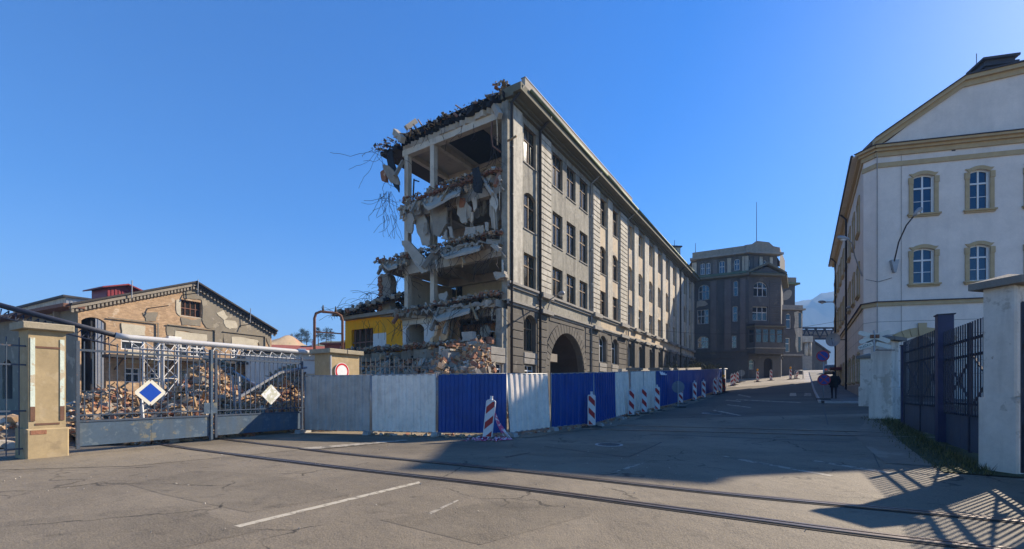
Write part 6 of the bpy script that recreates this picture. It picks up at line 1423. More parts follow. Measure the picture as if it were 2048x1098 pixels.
mb = MB(); mb.prism([f0_(1778, 522, .02), f0_(1794, 521, .02), f0_(1788, 546, .02), f0_(1784, 546, .02)], FFr.y*-.25); mb.build('lamp_bracket', M['pipe_grey'], OB)
lamp([f0_(1783, 540, .05), f0_(1784, 520, .3), f0_(1786, 490, .6), f0_(1793, 462, 1.0), f0_(1800, 448, 1.4)], Vector((.28, -.3, .5)), 'dark bent lamp on the gable front of the office building', .04, .55, 'pipe_dark')
def sp_(x, y, off): r = rx(x); o = frS.o; a = (r*o.y-o.x)/(frS.x.x-frS.x.y*r); Y = o.y+frS.x.y*a; return frS.p(a, -off, CAMZ+(HY-y)/F*Y)
s0 = sp_(1726, 552, .05); s1 = sp_(1724, 510, .4); e1 = at(1697, 478, 29.0)
lamp([s0, s1, s1.lerp(e1, .4)+Vector((0, 0, .4)), e1], Vector((-1, -.1, .12)), 'white street lamp reaching over the street from the office corner', .04, .8)
e2 = at(1652, 604, 48); lamp([sp_(1677, 622, .1), e2+Vector((1.2, .5, .1)), e2], Vector((-1, -.1, .02)), 'far street lamp on the side of the office building', .05, .9)
s2 = sp_(1703, 617, .05); lamp([s2, s2+Vector((-.3, -.2, .02)), s2+Vector((-.6, -.4, .0))], Vector((1, -.2, .15)), 'short tube lamp on the office side wall', .03, .9)
# dish, crossing sign, yellow plates, wires
c = sp_(1694, 679, 1.0); nrm = Vector((-.75, -.66, .12)).normalized(); t = thing('satellite_dish', 'grey satellite dish on the side of the office building', 'satellite dish', c)
mb = MB(); u = nrm.cross(Vector((0, 0, 1))).normalized(); v = u.cross(nrm); n = 24; rings = []
for rr_, dd in ((.02, 0), (.25, .03), (.45, .1), (.58, .17)): rings.append([c+nrm*dd+u*(rr_*math.cos(2*math.pi*k/n))+v*(rr_*1.08*math.sin(2*math.pi*k/n)) for k in range(n)])
mb.add([q for R in rings for q in R], [[i*n+k, i*n+(k+1) % n, (i+1)*n+(k+1) % n, (i+1)*n+k] for i in range(3) for k in range(n)]); mb.build('reflector', M['pipe_grey'], t, smooth=True)
mb = MB(); mb.tube([c-v*.5+nrm*.15, c+nrm*.65], .015, 6); mb.tube([c+nrm*.6, c+nrm*.75], .05, 8); mb.build('receiver_arm', M['pipe_dark'], t); mb = MB(); mb.tube([c-nrm*.02, sp_(1694, 679, .0)], .04, 8); mb.build('wall_mount', M['pipe_dark'], t)
Yx = 18.0; c = at(1748, 673, Yx); t = thing('crossing_sign', 'white double saltire railway crossing sign on a bracket', 'sign', c); nrm = Vector((-.35, -1, 0)).normalized(); xd = Vector((-nrm.y, nrm.x, 0)); xd = -xd if xd.x < 0 else xd
M['cross_white'] = mat('crossing_white', (.62, .60, .52), .5, .08, 4, .02, grime=((.4, .36, .28), 6, .35))
def arm(c_, ang, l0, l1, off, name='cross_board'):
    d = xd*math.cos(ang)+Vector((0, 0, math.sin(ang))); n_ = xd*-math.sin(ang)+Vector((0, 0, math.cos(ang))); mb = MB(); h = .085
    mb.prism([c_+nrm*off+d*a+n_*b for a, b in ((l0, -h), (l1-.05, -h), (l1, -h+.05), (l1, h-.05), (l1-.05, h), (l0, h))], nrm*.012); return mb.build(name, M['cross_white'], t)
for ang in (.33, math.pi-.33, -.42, math.pi+.42): arm(c, ang, .05, .56, .03)
c3 = c-Vector((0, 0, .26))
for ang in (-.36, math.pi+.36): bd = arm(c3, ang, .06, .58, .045)
mb = MB(); mb.tube([c-Vector((0, 0, .6)), c+Vector((0, 0, .25))], .035, 8); mb.build('post', M['pipe_grey'], t); mb = MB(); mb.bar(c-Vector((0, 0, .55)), at(1789, 700, 18.3), .03, .03); mb.build('bracket', M['pipe_dark'], t)
for dx in (-.09, .09): mb = MB(); mb.bbox(Fr(c+xd*dx+nrm*.05, xd), -.06, .06, -.06, .0, -.07, .07); mb.build('clamp', M['rust'], t)
fc = bpy.data.curves.new('lettering', 'FONT'); fc.body = 'VLEČKA'; fc.size = .12; fc.align_x = 'CENTER'; fc.align_y = 'CENTER'; fc.extrude = .001; fo = bpy.data.objects.new('lettering', fc); COL.objects.link(fo); fc.materials.append(M['rubber'])
ang = .36; d = (xd*math.cos(ang)+Vector((0, 0, math.sin(ang)))).normalized(); up = (xd*-math.sin(ang)+Vector((0, 0, math.cos(ang)))).normalized(); cc = c3-d*.33+nrm*.06
R = Matrix((d, up, d.cross(up))).transposed().to_4x4(); R.translation = cc-root_loc(t); dg = bpy.context.evaluated_depsgraph_get(); lm_ = bpy.data.meshes.new_from_object(fo.evaluated_get(dg)); bpy.data.objects.remove(fo); fo = bpy.data.objects.new('lettering', lm_); COL.objects.link(fo)
if not lm_.materials: lm_.materials.append(M['rubber'])
fo.parent = t; fo.matrix_local = R
t = thing('yellow_plates', 'stack of four small yellow plates by the white corner pillar', 'sign', at(1765, 712, 20.5)); M['yellow_sign'] = mat('yellow_plate', (.72, .42, .02), .45, .08, 4, 0)
for k, (y0, y1) in enumerate(((691, 702), (703, 712), (713, 721), (722, 731))):
    a = at(1760, y1, 20.5); b = at(1768.5, y0, 20.5); mb = MB(); mb.box(W0, a.x, b.x, 20.5, 20.52, a.z+.01, b.z); pl = mb.build('plate', M['yellow_sign'], t); mb = MB()
    for j in range(2): zz = a.z+(b.z-a.z)*(.35+.3*j); mb.box(W0, a.x+.03, b.x-.03-.03*j, 20.494, 20.499, zz-.012, zz+.012)
    mb.build('printed_line', M['rubber'], pl)
mb = MB(); mb.tube([at(1764, 745, 20.56), at(1764, 690, 20.56)], .03, 8); mb.build('post', M['pipe_grey'], t)
t = thing('small_gate', 'narrow dark ladder-like gate between two white pillars', 'gate', at(1752, 815, 22)); 
for x in (1746.5, 1762): mb = MB(); mb.tube([at(x, 816, 22), at(x, 724, 22)], .035, 6); mb.build('stile', M['gate_dark'], t)
for y in (738, 749, 782, 798, 808): mb = MB(); mb.bar(at(1746, y, 22), at(1763, y, 22), .05, .05 if y != 808 else .3); mb.build('rung', M['gate_dark'], t)
mb = MB(); mb.box(frS, SL-21.2, SL-19.0, -1.0, -.01, 3.9, 4.15); mb.build('canopy', mat('maroon_canopy', (.10, .02, .025), .6, .15, 3, .05), OB)
def wire(pts, r_, label):
    mb = MB(); mb.tube(pts, r_, 5, cap=False); mb.build('cable', M['pipe_dark'], loc=pts[0], label=label, cat='cable')
a = fb_(1288, 658, .1); b = sp_(1690, 640, .1); wire([a.lerp(b, k/12)-Vector((0, 0, .9*math.sin(math.pi*k/12))) for k in range(13)], .014, 'thin span wire from the grey building across the street')
a = f0_(1783, 556, .06); b = f0_(1730, 560, .1); wire([a, f0_(1770, 560, .05), f0_(1755, 564, .05), f0_(1740, 561, .05), b], .015, 'loose cable sagging on the office front beneath the bent lamp')
# ------------------------------------------------------------------ hills and haze
def mountain():
    r = random.Random(3); v = []; f = []; nx, ny = 70, 14; D = 1500
    for i in range(nx+1):
        px = 1380+(2600-1380)*i/nx; X = rx(px)*D
        prof = 186+.15*(min(px, 1800)-1600)+5*math.sin(px/37)+3*math.sin(px/13)+1.6*math.sin(px/5.3); prof *= sm(1380, 1520, px)
        for j in range(ny+1):
            t = j/ny; Y = D-520*(1-t); k = t**1.3; z = CAMZ+prof/F*D*k+(r.uniform(-6, 6) if 0 < j < ny else r.uniform(-1.5, 1.5)); v.append((X*(Y/D)**.2, Y, z if j else -2))
        v.append((X, D+500, -2))
    n = ny+2
    for i in range(nx):
        for j in range(n-1): f.append((i*n+j, (i+1)*n+j, (i+1)*n+j+1, i*n+j+1))
    me = bpy.data.meshes.new('mountain'); me.from_pydata(v, [], f); me.materials.append(mat('winter_woods', (.018, .026, .026), .95, .35, .02, 0, patch=[((.03, .035, .03), .01, .55, .6)])); me.polygons.foreach_set('use_smooth', [True]*len(me.polygons))
    o = bpy.data.objects.new('mountain', me); COL.objects.link(o); o['kind'] = 'structure'
mountain()
hz = MB(); hz.box(W0, -3800, 3800, -320, 3200, -6, 420)
hm = bpy.data.materials.new('thin_haze'); hm.use_nodes = True; T = hm.node_tree; T.nodes.remove(T.nodes['Principled BSDF'])
pv_ = T.nodes.new('ShaderNodeVolumePrincipled'); pv_.inputs['Color'].default_value = (.28, .56, 1, 1); pv_.inputs['Density'].default_value = .00055; pv_.inputs['Anisotropy'].default_value = 0.0
T.links.new(pv_.outputs[0], T.nodes['Material Output'].inputs['Volume'])
hz.build('haze', hm, kind='stuff')
# ------------------------------------------------------------------ brick workshop behind the gate
FG = Plane((-28.3, 40.0), (.4457, .895)); ff = FG.fr
M['shop_brick'] = mat('worn_brickwork', (.44, .31, .20), .95, .3, 3.0, .5, 16, patch=[((.60, .50, .38), 1.4, .6, .6), ((.36, .23, .14), 2.5, .6, .5)])
def brickify(m):
    T = m.node_tree; N = T.nodes; L = T.links; b = N['Principled BSDF']; src = b.inputs['Base Color'].links[0].from_socket
    g = N.new('ShaderNodeNewGeometry'); vt = N.new('ShaderNodeVectorMath'); vt.operation = 'DOT_PRODUCT'; vt.inputs[1].default_value = ff.x; L.new(g.outputs['Position'], vt.inputs[0])
    sx = N.new('ShaderNodeSeparateXYZ'); L.new(g.outputs['Position'], sx.inputs[0]); cb = N.new('ShaderNodeCombineXYZ'); L.new(vt.outputs['Value'], cb.inputs[0]); L.new(sx.outputs[2], cb.inputs[1])
    bt = N.new('ShaderNodeTexBrick'); bt.inputs['Scale'].default_value = 1.0; bt.inputs['Brick Width'].default_value = .29; bt.inputs['Row Height'].default_value = .095; bt.inputs['Mortar Size'].default_value = .012
    bt.inputs['Color1'].default_value = (1.15, 1.1, 1.0, 1); bt.inputs['Color2'].default_value = (.72, .68, .62, 1); bt.inputs['Mortar'].default_value = (.95, .93, .88, 1); L.new(cb.outputs[0], bt.inputs['Vector'])
    mx = N.new('ShaderNodeMix'); mx.data_type = 'RGBA'; mx.blend_type = 'MULTIPLY'; mx.inputs[0].default_value = .9; L.new(src, mx.inputs[6]); L.new(bt.outputs[0], mx.inputs[7]); L.new(mx.outputs[2], b.inputs['Base Color'])
brickify(M['shop_brick'])
M['shop_stucco'] = mat('weathered_stucco', (.235, .205, .155), .92, .2, .7, .35, 16, patch=[((.42, .37, .28), 1.0, .58, .6), ((.24, .215, .17), .7, .62, .5)], streak=((.2, .18, .15), 1.5, .5))
M['pale_patch'] = mat('pale_patch', (.52, .47, .36), .92, .15, 1.5, .3, 14, grime=((.38, .33, .25), 2.5, .5))
M['roof_red'] = mat('red_sheet', (.22, .022, .03), .5, .15, 2, .05, 10); M['tile_red'] = mat('red_tiles', (.36, .11, .075), .85, .2, 3, .3, 10)
M['slate'] = mat('slate_roof', (.055, .05, .047), .85, .25, 3, .3, 12)
WS = thing('brick_workshop', 'old brick workshop with low gable and peeling stucco', 'workshop', FG.o)
aL, aR = FG.az(156)[0], FG.az(543)[0]; aM, zM = FG.az(388, 574); zL, zR = FG.az(156, 616)[1], FG.az(543, 666)[1]
zR = min(zR, zL+.6)
ops = [FG.op(362, 403, 602, 633), (FG.az(150)[0]+.35, FG.az(212)[0], 0, FG.az(182, 634)[1], 1.6)]
for x0, x1, y0, y1 in ((242, 288, 672, 700), (350, 376, 685, 712), (380, 410, 686, 713), (463, 476, 692, 716), (481, 494, 693, 717), (499, 513, 694, 718), (300, 322, 738, 762), (250, 280, 736, 765)): ops.append(FG.op(x0, x1, y0, y1))
wl = MB(); wall_open(wl, ff, aL, aR, -.2, zL, [o for o in ops if o[3] <= zL+.001], .35)
# gable above
tops = [o for o in ops if o[3] > zL]
gz = lambda a: zM-(aM-a)*(zM-zL)/(aM-aL) if a < aM else zM-(a-aM)*(zM-zR)/(aR-aM)
a0, a1, z0_, z1_, _ = tops[0]
zL2 = zL
def gpoly(u0, u1, zb): 
    pts = [(u0, zb), (u1, zb), (u1, gz(u1))]+([(aM, zM)] if u0 < aM < u1 else [])+[(u0, gz(u0))]
    wl.poly([ff.p(a, 0, z) for a, z in pts])
gpoly(aL, a0, zL); gpoly(a1, aR-.001, zL)
if z0_ > zL: wl.poly([ff.p(a0, 0, zL), ff.p(a1, 0, zL), ff.p(a1, 0, z0_), ff.p(a0, 0, z0_)])
gpoly(a0, a1, z1_)
for s in (a0, a1): wl.poly([ff.p(s, 0, z0_), ff.p(s, .35, z0_), ff.p(s, .35, z1_), ff.p(s, 0, z1_)])
wl.build('gable_wall', M['shop_brick'], WS)
def patch(pts, m, th=.05, name='stucco_patch'):
    r = random.Random(int(pts[0][0])); P = []
    for i, (x, y) in enumerate(pts):
        x2, y2 = pts[(i+1) % len(pts)]
        for t in (0, .34, .67): P.append((x+(x2-x)*t+(r.uniform(-1.6, 1.6) if t else 0), y+(y2-y)*t+(r.uniform(-1.6, 1.6) if t else 0)))
    mb = MB(); mb.prism([ff.p(FG.az(x, y)[0], -th, FG.az(x, y)[1]) for x, y in P], ff.y*(th-.003)); return mb.build(name, m, WS)
patch([(366, 580), (388, 577), (420, 595), (470, 624), (541, 667), (540, 700), (532, 676), (446, 665), (445, 700), (430, 700), (429, 661), (412, 655), (404, 640), (403, 600), (385, 598), (368, 596)], M['shop_stucco'])
patch([(333, 650), (362, 653), (428, 661), (429, 690), (415, 690), (412, 668), (352, 660), (350, 672), (334, 670)], M['shop_stucco'], .045)
patch([(446, 664), (530, 675), (531, 700), (517, 696), (516, 680), (462, 672), (460, 696), (447, 695)], M['shop_stucco'], .055)
patch([(285, 626), (316, 625), (312, 642), (292, 643)], M['shop_stucco'], .04); patch([(362, 634), (384, 640), (402, 636), (401, 652), (364, 650)], M['shop_stucco'], .04)
patch([(352, 600), (362, 598), (361, 632), (353, 626)], M['pale_patch'], .04)
for pts in ([(242, 646), (290, 652), (290, 671), (243, 670)], [(350, 661), (413, 669), (413, 684), (350, 683)], [(462, 673), (515, 680), (515, 692), (462, 691)], [(432, 626), (446, 620), (455, 634), (447, 640)], [(447, 640), (470, 642), (474, 655), (458, 658), (449, 650)], [(255, 700), (345, 706), (345, 730), (255, 726)], [(430, 715), (460, 718), (460, 740), (430, 738)]): patch(pts, M['pale_patch'], .065 if pts[0][0] < 430 else .075, 'pale_render_patch')
# wall frame ribs (recessed bays)
for x0, y0, x1, y1 in ((215, 636, 316, 648), (333, 650, 430, 661), (445, 663, 530, 674)):
    a, z = FG.az(x0, y0); b, z2_ = FG.az(x1, y1); zz = (z+z2_)/2; mb = MB(); mb.box(ff, a, b, -.15, -.08, zz, zz+.07); mb.box(ff, b-.09, b, -.145, -.08, zz-4, zz-.002); mb.build('bay_rib', M['shop_stucco'], WS)
for o in ops[:1]: window(WS, ff, o[0], o[1], o[2], o[3], 0, .2, M['rust'], M['glass_old'], cols=4, trans=.5, bw=.06, sill=M['pale_patch'])
for o in ops[2:]: window(WS, ff, o[0], o[1], o[2], o[3], 0, .1, M['white_frame'], M['glass_clear'], cols=2, trans=.6, bw=.09)
mb = MB(); mb.box(ff, ops[1][0]-.5, ops[1][1]+.5, 3, 3.2, 0, 8); mb.build('arch_back_wall', M['interior_dark'], WS)
a_, z_ = FG.az(200, 722); b_2, z_2 = FG.az(535, 722); z_ = FG.az(380, 722)[1]
mb = MB(); mb.box(ff, a_, b_2, -1.6, -.1, z_-.12, z_+.1); mb.build('canopy', M['slate'], WS)
for k in range(8):
    t = (k+.5)/8; mb = MB(); mb.bar(ff.p(a_+(b_2-a_)*t, -.1, z_-1.0), ff.p(a_+(b_2-a_)*t, -1.5, z_-.12), .08, .08); mb.build('canopy_strut', M['rebar'], WS)
# roof, dentil cornice
inw = ff.y*24
for (p0, p1) in (((aL-.5, gz(aL)+.05-.15), (aM, zM+.15)), ((aM, zM+.15), (aR+.4, gz(aR-.001)-.05))):
    mb = MB(); mb.prism([ff.p(p0[0], -.5, p0[1]+.22), ff.p(p1[0], -.5, p1[1]+.22), ff.p(p1[0], -.5, p1[1]+.36), ff.p(p0[0], -.5, p0[1]+.36)], inw+ff.y*.5); mb.build('roof', M['slate'], WS)
    mb = MB(); mb.prism([ff.p(p0[0], -.34, p0[1]-.06), ff.p(p1[0], -.34, p1[1]-.06), ff.p(p1[0], -.34, p1[1]+.21), ff.p(p0[0], -.34, p0[1]+.21)], ff.y*.33); mb.build('raking_cornice', M['concrete'] if p0[0] < aM-1 else M['slate'], WS)
    n = 34 if p0[0] < aM-1 else 26
    me = MB().box(Fr((0, 0, 0), ff.x), -.07, .07, -.22, -.01, -.26, 0).mesh('dentil', M['concrete'])
    for k in range(n): t = (k+.5)/n; inst(me, 'dentil', WS, ff.p(p0[0]+(p1[0]-p0[0])*t, -.02, p0[1]+(p1[1]-p0[1])*t-.07))
# long side in shade
sf = Fr(ff.p(aL, 0, 0), -ff.y, ff.x)
mb = MB(); so = [(-3-k*3.2, -1.2-k*3.2, 1.0, 4.6, .5) for k in range(6)]; wall_open(mb, Fr(ff.p(aL, 0, 0), -ff.y, ff.x), -22, 0, -.2, zL-.2, [], .3)
sf = Fr(ff.p(aL, 22, 0), -ff.y); mb = MB(); so = [(1.0+3.4*k, 3.2+3.4*k, .1 if k % 2 else 1.0, 4.4, .6) for k in range(6)]; wall_open(mb, sf, 0, 22, -.2, zL, so, .35); mb.build('side_wall', M['shop_stucco'], WS)
mb = MB(); mb.box(sf, .2, 21.8, .8, .9, -.2, zL-.3); mb.build('dark_interior', M['tar'], WS)
mb = MB(); mb.box(ff, aL-.9, aL+.3, -.3, 23, zL-.05, zL+.2); mb.build('rusty_eaves', M['rust'], WS)
for k in range(3):
    mb = MB(); p = ff.p(aL+2.4+k*5.5 if k else aL+3.2, -.02, 0); a = p.copy(); 
for x, y in ((295, 605), (365, 578), (478, 640)):
    a_, z_ = FG.az(x, y+12); mb = MB(); mb.bar(ff.p(a_, -.02, z_), ff.p(a_+1.1, -.9, z_+.35), .06, .06); mb.build('iron_bracket', M['rebar'], WS)
for x, y in ((389, 585), (494, 640), (257, 590)):
    a_, z_ = FG.az(x, y); mb = MB(); mb.tube([ff.p(a_, -.5, z_-.3), ff.p(a_, -.55, z_+1.1)], .035, 6); mb.build('vent_pipe', M['pipe_grey'], WS)
a_, z_ = FG.az(343, 690); mb = MB(); mb.bbox(ff, a_-.5, a_+.5, -.55, -.1, z_, z_+.7); mb.build('air_conditioner', M['white_frame'], WS)
# red cupola on the roof
cu = at(252, 590, 44); t = thing('roof_cupola', 'small dark red sheet-metal cupola on the workshop roof', 'cupola', cu); fr = Fr((cu.x, cu.y, 0), (ff.x.x, ff.x.y, 0)); z0_ = cu.z-1.6; zt = CAMZ+(HY-574)/F*44
mb = MB(); mb.prism([fr.p(-1.5, 0, z0_), fr.p(1.5, 0, z0_), fr.p(1.5, 0, zt-.35), fr.p(0, 0, zt+.1), fr.p(-1.5, 0, zt-.35)], fr.y*3); mb.build('wall', M['roof_red'], t)
for k in range(11): mb = MB(); mb.box(fr, -1.45+k*.28, -1.36+k*.28, -.04, -.002, z0_, zt-.36); mb.build('seam', M['roof_red'], t)
for s in (-1, 1):
    mb = MB(); mb.prism([fr.p(0, -.5, zt+.15), fr.p(s*2.0, -.5, zt-.5), fr.p(s*2.0, -.5, zt-.38), fr.p(0, -.5, zt+.28)], fr.y*4); mb.build('roof', M['roof_red'], t)
# pale shed hall behind
hc = at(132, 590, 60); HF = Plane((hc.x, hc.y), (-.62, .78)); hz_ = hc.z; t = thing('pale_hall', 'pale sheet-clad hall with small windows behind the workshop', 'hall', (hc.x, hc.y, 0)); f1 = Fr((hc.x, hc.y, 0)+Vector((-.62, .78, 0)).normalized()*16, (.62, -.78, 0)) if False else Fr(Vector((hc.x, hc.y, 0))+Vector((-.88, .475, 0))*20, (.88, -.475, 0))
hop = [(20-d, 20-d+1.1, hz_-2.6, hz_-1.0, 0) for d in (2.2, 4.3, 8.6, 12.2, 13.9)]
mb = MB(); wall_open(mb, f1, 0, 20, 0, hz_-.3, hop, .2); mb.build('wall', M['pale_plaster'], t)
for o in hop: window(t, f1, o[0], o[1], o[2], o[3], 0, .1, M['brown_wood'], M['glass_clear'], cols=1, trans=.6, bw=.08)
f2 = Fr((hc.x, hc.y, 0), (.58, .81, 0)); mb = MB()
for k in range(24): mb.box(f2, k*.4, k*.4+.2, -.05, -.0, 0, hz_-.3); mb.box(f2, k*.4+.2, k*.4+.4, -.01, -.0, 0, hz_-.3)
mb.build('corrugated_wall', M['pipe_grey'], t); mb = MB(); mb.box(f1, -1, 20.4, -.4, 8, hz_-.3, hz_-.05); mb.box(f2, -.3, 10, -.3, 6, hz_-.295, hz_-.06); mb.build('roof', M['slate'], t)
# pipe on trestles
PP = [Vector((-17.2, 11.5, 4.85)), Vector((-14.3, 12.6, 4.02)), Vector((-11.9, 13.5, 3.30)), Vector((-11.7, 13.75, 3.26)), Vector((-8.3, 19.25, 3.26)), Vector((-7.7, 20.2, 3.26))]
t = thing('pipe_bridge', 'silver pipe on a light lattice truss crossing behind the blue gate', 'pipe bridge', (-11.8, 13.6, 0)); M['silver'] = mat('silver_lagging', (.5, .49, .47), .5, .1, 2, .1, 8)
mb = MB(); mb.tube(PP[2:], .09, 12); mb.build('pipe', M['silver'], t, smooth=True)
mb = MB(); mb.tube(PP[:3], .075, 12); mb.build('pipe', M['gate_dark'], t, smooth=True)
for i in (1, 3):
    a, b = PP[i], PP[i+1]; n = 16; d = (b-a)
    lo = Vector((0, 0, -.32)); sd_ = Vector((d.y, -d.x, 0)).normalized()*.2
    LM = M['gate_dark'] if i == 1 else M['silver']
    mb = MB(); mb.tube([a+lo+sd_, b+lo+sd_], .02, 6); mb.tube([a+lo-sd_, b+lo-sd_], .02, 6); mb.build('bottom_chord', LM, t)
    for k in range(n):
        p, q = a+d*(k/n), a+d*((k+1)/n); mb = MB(); mb.tube([p-Vector((0, 0, .1)), p.lerp(q, .5)+lo+sd_, q-Vector((0, 0, .1))], .016, 6); mb.tube([p.lerp(q, .5)+lo+sd_, p.lerp(q, .5)+lo-sd_], .013, 6); mb.build('lattice', LM, t)
for px, Y in ((322, 16.6),):
    c = at(px, 760, Y); m_ = mb = MB(); s = .36
    cs = [Vector((c.x+sx*s, c.y+sy*s, 0)) for sx, sy in ((-1, -1), (1, -1), (1, 1), (-1, 1))]
    for q in cs: mb.tube([q, q+Vector((0, 0, 3.5))], .035, 6)
    for k in range(5):
        z0_, z1_ = k*.7, (k+1)*.7
        for i in range(4): mb.tube([cs[i]+Vector((0, 0, z0_)), cs[(i+1) % 4]+Vector((0, 0, z1_))], .014, 6); mb.tube([cs[i]+Vector((0, 0, z1_)), cs[(i+1) % 4]+Vector((0, 0, z1_))], .014, 6)
    mb.build('lattice_column', M['silver'], t)
# red-roofed house, sheds, mound and trees beyond
hh = at(575, 700, 62); t = thing('red_roof_house', 'low white house with red tiled roof and a skylight', 'house', (hh.x, hh.y, 0)); fr = Fr((hh.x, hh.y, 0), (.93, .36, 0)); zr = CAMZ+(HY-684)/F*60; zw = CAMZ+(HY-706)/F*58
mb = MB(); mb.box(fr, -2.6, 4.5, 0, 7, 0, zw); mb.prism([fr.p(-2.6, 0, zw), fr.p(-2.6, 7, zw), fr.p(-2.6, 3.5, zr-.1)], fr.x*.2); mb.build('wall', M['white_wall'], t)
for y0, y1 in ((-.4, 3.5), (3.5, 7.4)):
    mb = MB(); za, zb = (zw-.2, zr) if y0 < 0 else (zr, zw-.2); mb.prism([fr.p(-3, y0, za), fr.p(5, y0, za), fr.p(5, y1, zb), fr.p(-3, y1, zb)], (0, 0, .12)); rf = mb.build('roof', M['tile_red'], t)
    if y0 < 0:
        mb = MB(); k = lambda y: za+(zb-za)*(y-y0)/(y1-y0)+.14; mb.prism([fr.p(1.2, .8, k(.8)), fr.p(2.2, .8, k(.8)), fr.p(2.2, 2.2, k(2.2)), fr.p(1.2, 2.2, k(2.2))], (0, 0, .06)); mb.build('skylight', M['pipe_grey'], rf)
mb = MB(); mb.box(fr, 2.9, 3.4, 3.2, 3.8, zr-.3, zr+.9); mb.build('chimney', M['white_wall'], t)
s_ = at(585, 735, 44); t = thing('grey_shed', 'long pale grey shed beneath the red-roofed house', 'shed', (s_.x, s_.y, 0)); fr = Fr((s_.x, s_.y, 0), (.95, .3, 0)); zt = CAMZ+(HY-708)/F*44
mb = MB(); wall_open(mb, fr, -4, 6, 0, zt, [(1, 2, 2.2, 3.4, 0), (3.4, 4.4, 2.2, 3.4, 0)], .2); mb.box(fr, -4, 6, .21, 6, 0, zt-.02); mb.build('wall', M['white_wall'], t); mb = MB(); mb.box(fr, -4.3, 6.3, -.4, 6.3, zt, zt+.2); mb.build('roof', M['slate'], t)
t = thing('red_shed', 'faded red shed seen through the yellow room window', 'shed', at(715, 700, 47)); b_ = at(718, 700, 47); fr = Fr((b_.x, b_.y, 0), (.97, -.2, 0)); mb = MB(); wall_open(mb, fr, -4, 4, 0, 6.6, [(-1.5, -.6, 4, 5.6, 0), (1, 2, 3.6, 5.4, 0)], .2); mb.box(fr, -4, 4, .21, 4, 0, 6.5); mb.build('wall', mat('faded_red', (.42, .12, .10), .9, .15, 1, .2, patch=[((.55, .42, .38), 1, .6, .7)]), t); mb = MB(); mb.box(fr, -4.3, 4.3, -.4, 4.3, 6.61, 6.8); mb.build('roof', M['tile_red'], t)
def mound(name, x, Y, wpx, ypx, m, dep=30):
    c = at(x, ypx, Y); v = []; n = 26; mb = MB(); H_ = c.z; W_ = wpx/F*Y
    for i in range(n+1):
        for j in range(n+1):
            u, q = (i/n-.5)*2, (j/n-.5)*2; v.append((c.x+u*W_, Y+q*dep, (H_+.5)*max(0, math.cos(min(1, math.hypot(u, q))*math.pi/2))**.5*(1+.03*math.sin(i*.9)+.03*math.sin(j*.8+i*.3))-.5))
    mb.add(v, [[i*(n+1)+j, (i+1)*(n+1)+j, (i+1)*(n+1)+j+1, i*(n+1)+j+1] for i in range(n) for j in range(n)]); mb.build(name, m, kind='structure', smooth=True)
mound('hill', 575, 150, 60, 676, mat('bare_sandy_hill', (.34, .25, .15), .95, .25, .12, .3, 1, patch=[((.40, .18, .11), .15, .58, .7), ((.2, .2, .1), .2, .62, .7)])); mound('hill', 690, 210, 150, 682, mat('scrubby_hill', (.14, .14, .07), .95, .3, .1, .3, 1))
M['pine'] = mat('dark_pine', (.028, .042, .02), .9, .4, 1.5, 0); M['bark'] = mat('bark', (.07, .05, .035), .95, .3, 4, .4); M['twig'] = mat('bare_twigs', (.13, .10, .065), .95, .3, 3, 0)
def tree(x, yb, yt, Y, label, seed, m='pine', lean=0, wide=.42):
    r = random.Random(seed); b = at(x, yb, Y); h = (yb-yt)/F*Y; t = thing('tree', label, 'tree', b, 'trees beyond the site'); mb = MB(); tp = b+Vector((0, 0, h*.92)); mb.tube([b-Vector((0, 0, 1)), b+Vector((r.uniform(-.2, .2), 0, h*.5)), tp], [h*.03, h*.02, h*.006], 7)
    for k in range(9): z = h*(.25+.07*k); a = r.uniform(0, 6.28); L = h*wide*(1-.09*k)*.8; q = b+Vector((0, 0, z)); mb.tube([q, q+Vector((math.cos(a)*L*.6, math.sin(a)*L*.6, L*.15)), q+Vector((math.cos(a)*L, math.sin(a)*L, L*.35))], [h*.01, h*.006, h*.002], 5)
    mb.build('trunk', M['bark'], t); mb = MB(); cl = []
    for _ in range(26): zz = r.uniform(.22, .98); rr_ = h*wide*(1.05-zz)**.7*r.uniform(.2, 1); a = r.uniform(0, 6.28); cl.append((b+Vector((math.cos(a)*rr_, math.sin(a)*rr_, h*zz)), h*r.uniform(.06, .12)))
    for c, s in cl:
        for _ in range(70):
            q = c+Vector((r.gauss(0, 1), r.gauss(0, 1), r.gauss(0, .7)))*s*.7; e = Vector((r.gauss(0, 1), r.gauss(0, 1), r.gauss(0, 1))).normalized()*h*.022; g = Vector((r.gauss(0, 1), r.gauss(0, 1), r.gauss(0, 1))).normalized()*h*.012; mb.add([q-e, q+g, q+e, q-g], [[0, 1, 2, 3]])
    mb.build('crown', M[m], t)
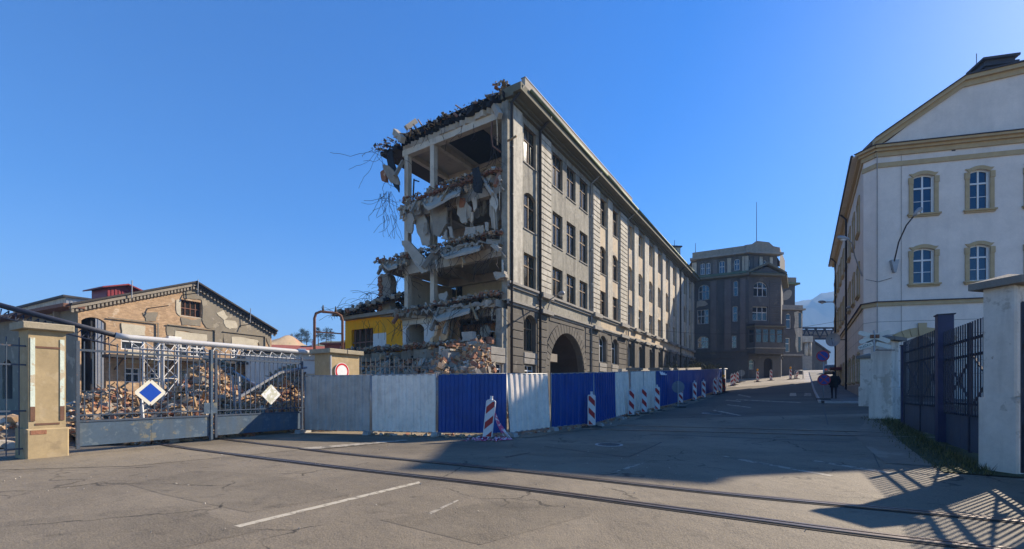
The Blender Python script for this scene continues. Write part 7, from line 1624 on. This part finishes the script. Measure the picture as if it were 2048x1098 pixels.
lab = ['dark pine beside the bare sandy hill', 'tall dark pine in the clump behind the pillar', 'round-topped pine in the clump behind the pillar', 'small dark tree between pillar and yellow room', 'low dark tree at the end of the clump', 'thin tree behind the rusty pipe frame', 'brownish tree on the slope by the sandy hill']
for i, (x, yb, yt) in enumerate(((594, 690, 664), (604, 692, 659), (613, 692, 660), (662, 684, 657), (652, 686, 655), (637, 690, 656), (583, 690, 668))): tree(x, yb, yt, 165+i*3, lab[i], 50+i, 'pine' if i != 6 else 'twig')
# scrub in the yard below the dark building
def shrub(x, Y, yt, label, seed, sz=1.4):
    r = random.Random(seed); b = at(x, 750, Y); b.z = terrain(b.x, b.y); h = CAMZ+(HY-yt)/F*Y-b.z; t = thing('shrub', label, 'shrub', b, 'scrub behind the yard wall'); mb = MB(); lf = MB()
    for k in range(26):
        a = r.uniform(0, 6.28); d = Vector((math.cos(a)*.35, math.sin(a)*.35, 1)).normalized(); p = b.copy(); pts = [p.copy()]
        for j in range(5): d = (d+Vector((r.gauss(0, .2), r.gauss(0, .2), 0))).normalized(); p = p+d*h/5*r.uniform(.7, 1.1); pts.append(p.copy())
        mb.tube(pts, [.03, .025, .02, .015, .01, .005], 4, cap=False)
        for q in pts[2:]:
            for _ in range(14): c = q+Vector((r.gauss(0, .3), r.gauss(0, .3), r.gauss(0, .25))); e = Vector((r.gauss(0, 1), r.gauss(0, 1), r.gauss(0, 1))).normalized()*.09; g = Vector((r.gauss(0, 1), r.gauss(0, 1), r.gauss(0, 1))).normalized()*.05; lf.add([c-e, c+g, c+e, c-g], [[0, 1, 2, 3]])
    mb.build('stem', M['bark'], t); lf.build('crown', mat('scrub_leaves', (.06, .065, .025), .9, .4, 3, 0) if 'scrub_leaves' not in bpy.data.materials else bpy.data.materials['scrub_leaves'], t)
for i, (x, Y, yt, l) in enumerate(((1345, 44, 728, 'scrubby bush beside the second wall pier'), (1385, 50, 726, 'dark bush below the triple windows'), (1402, 54, 722, 'tallest dark bush behind the blue hoarding'), (1425, 55, 728, 'scrubby bush near the hoarding end'))): shrub(x, Y, yt, l, 90+i)
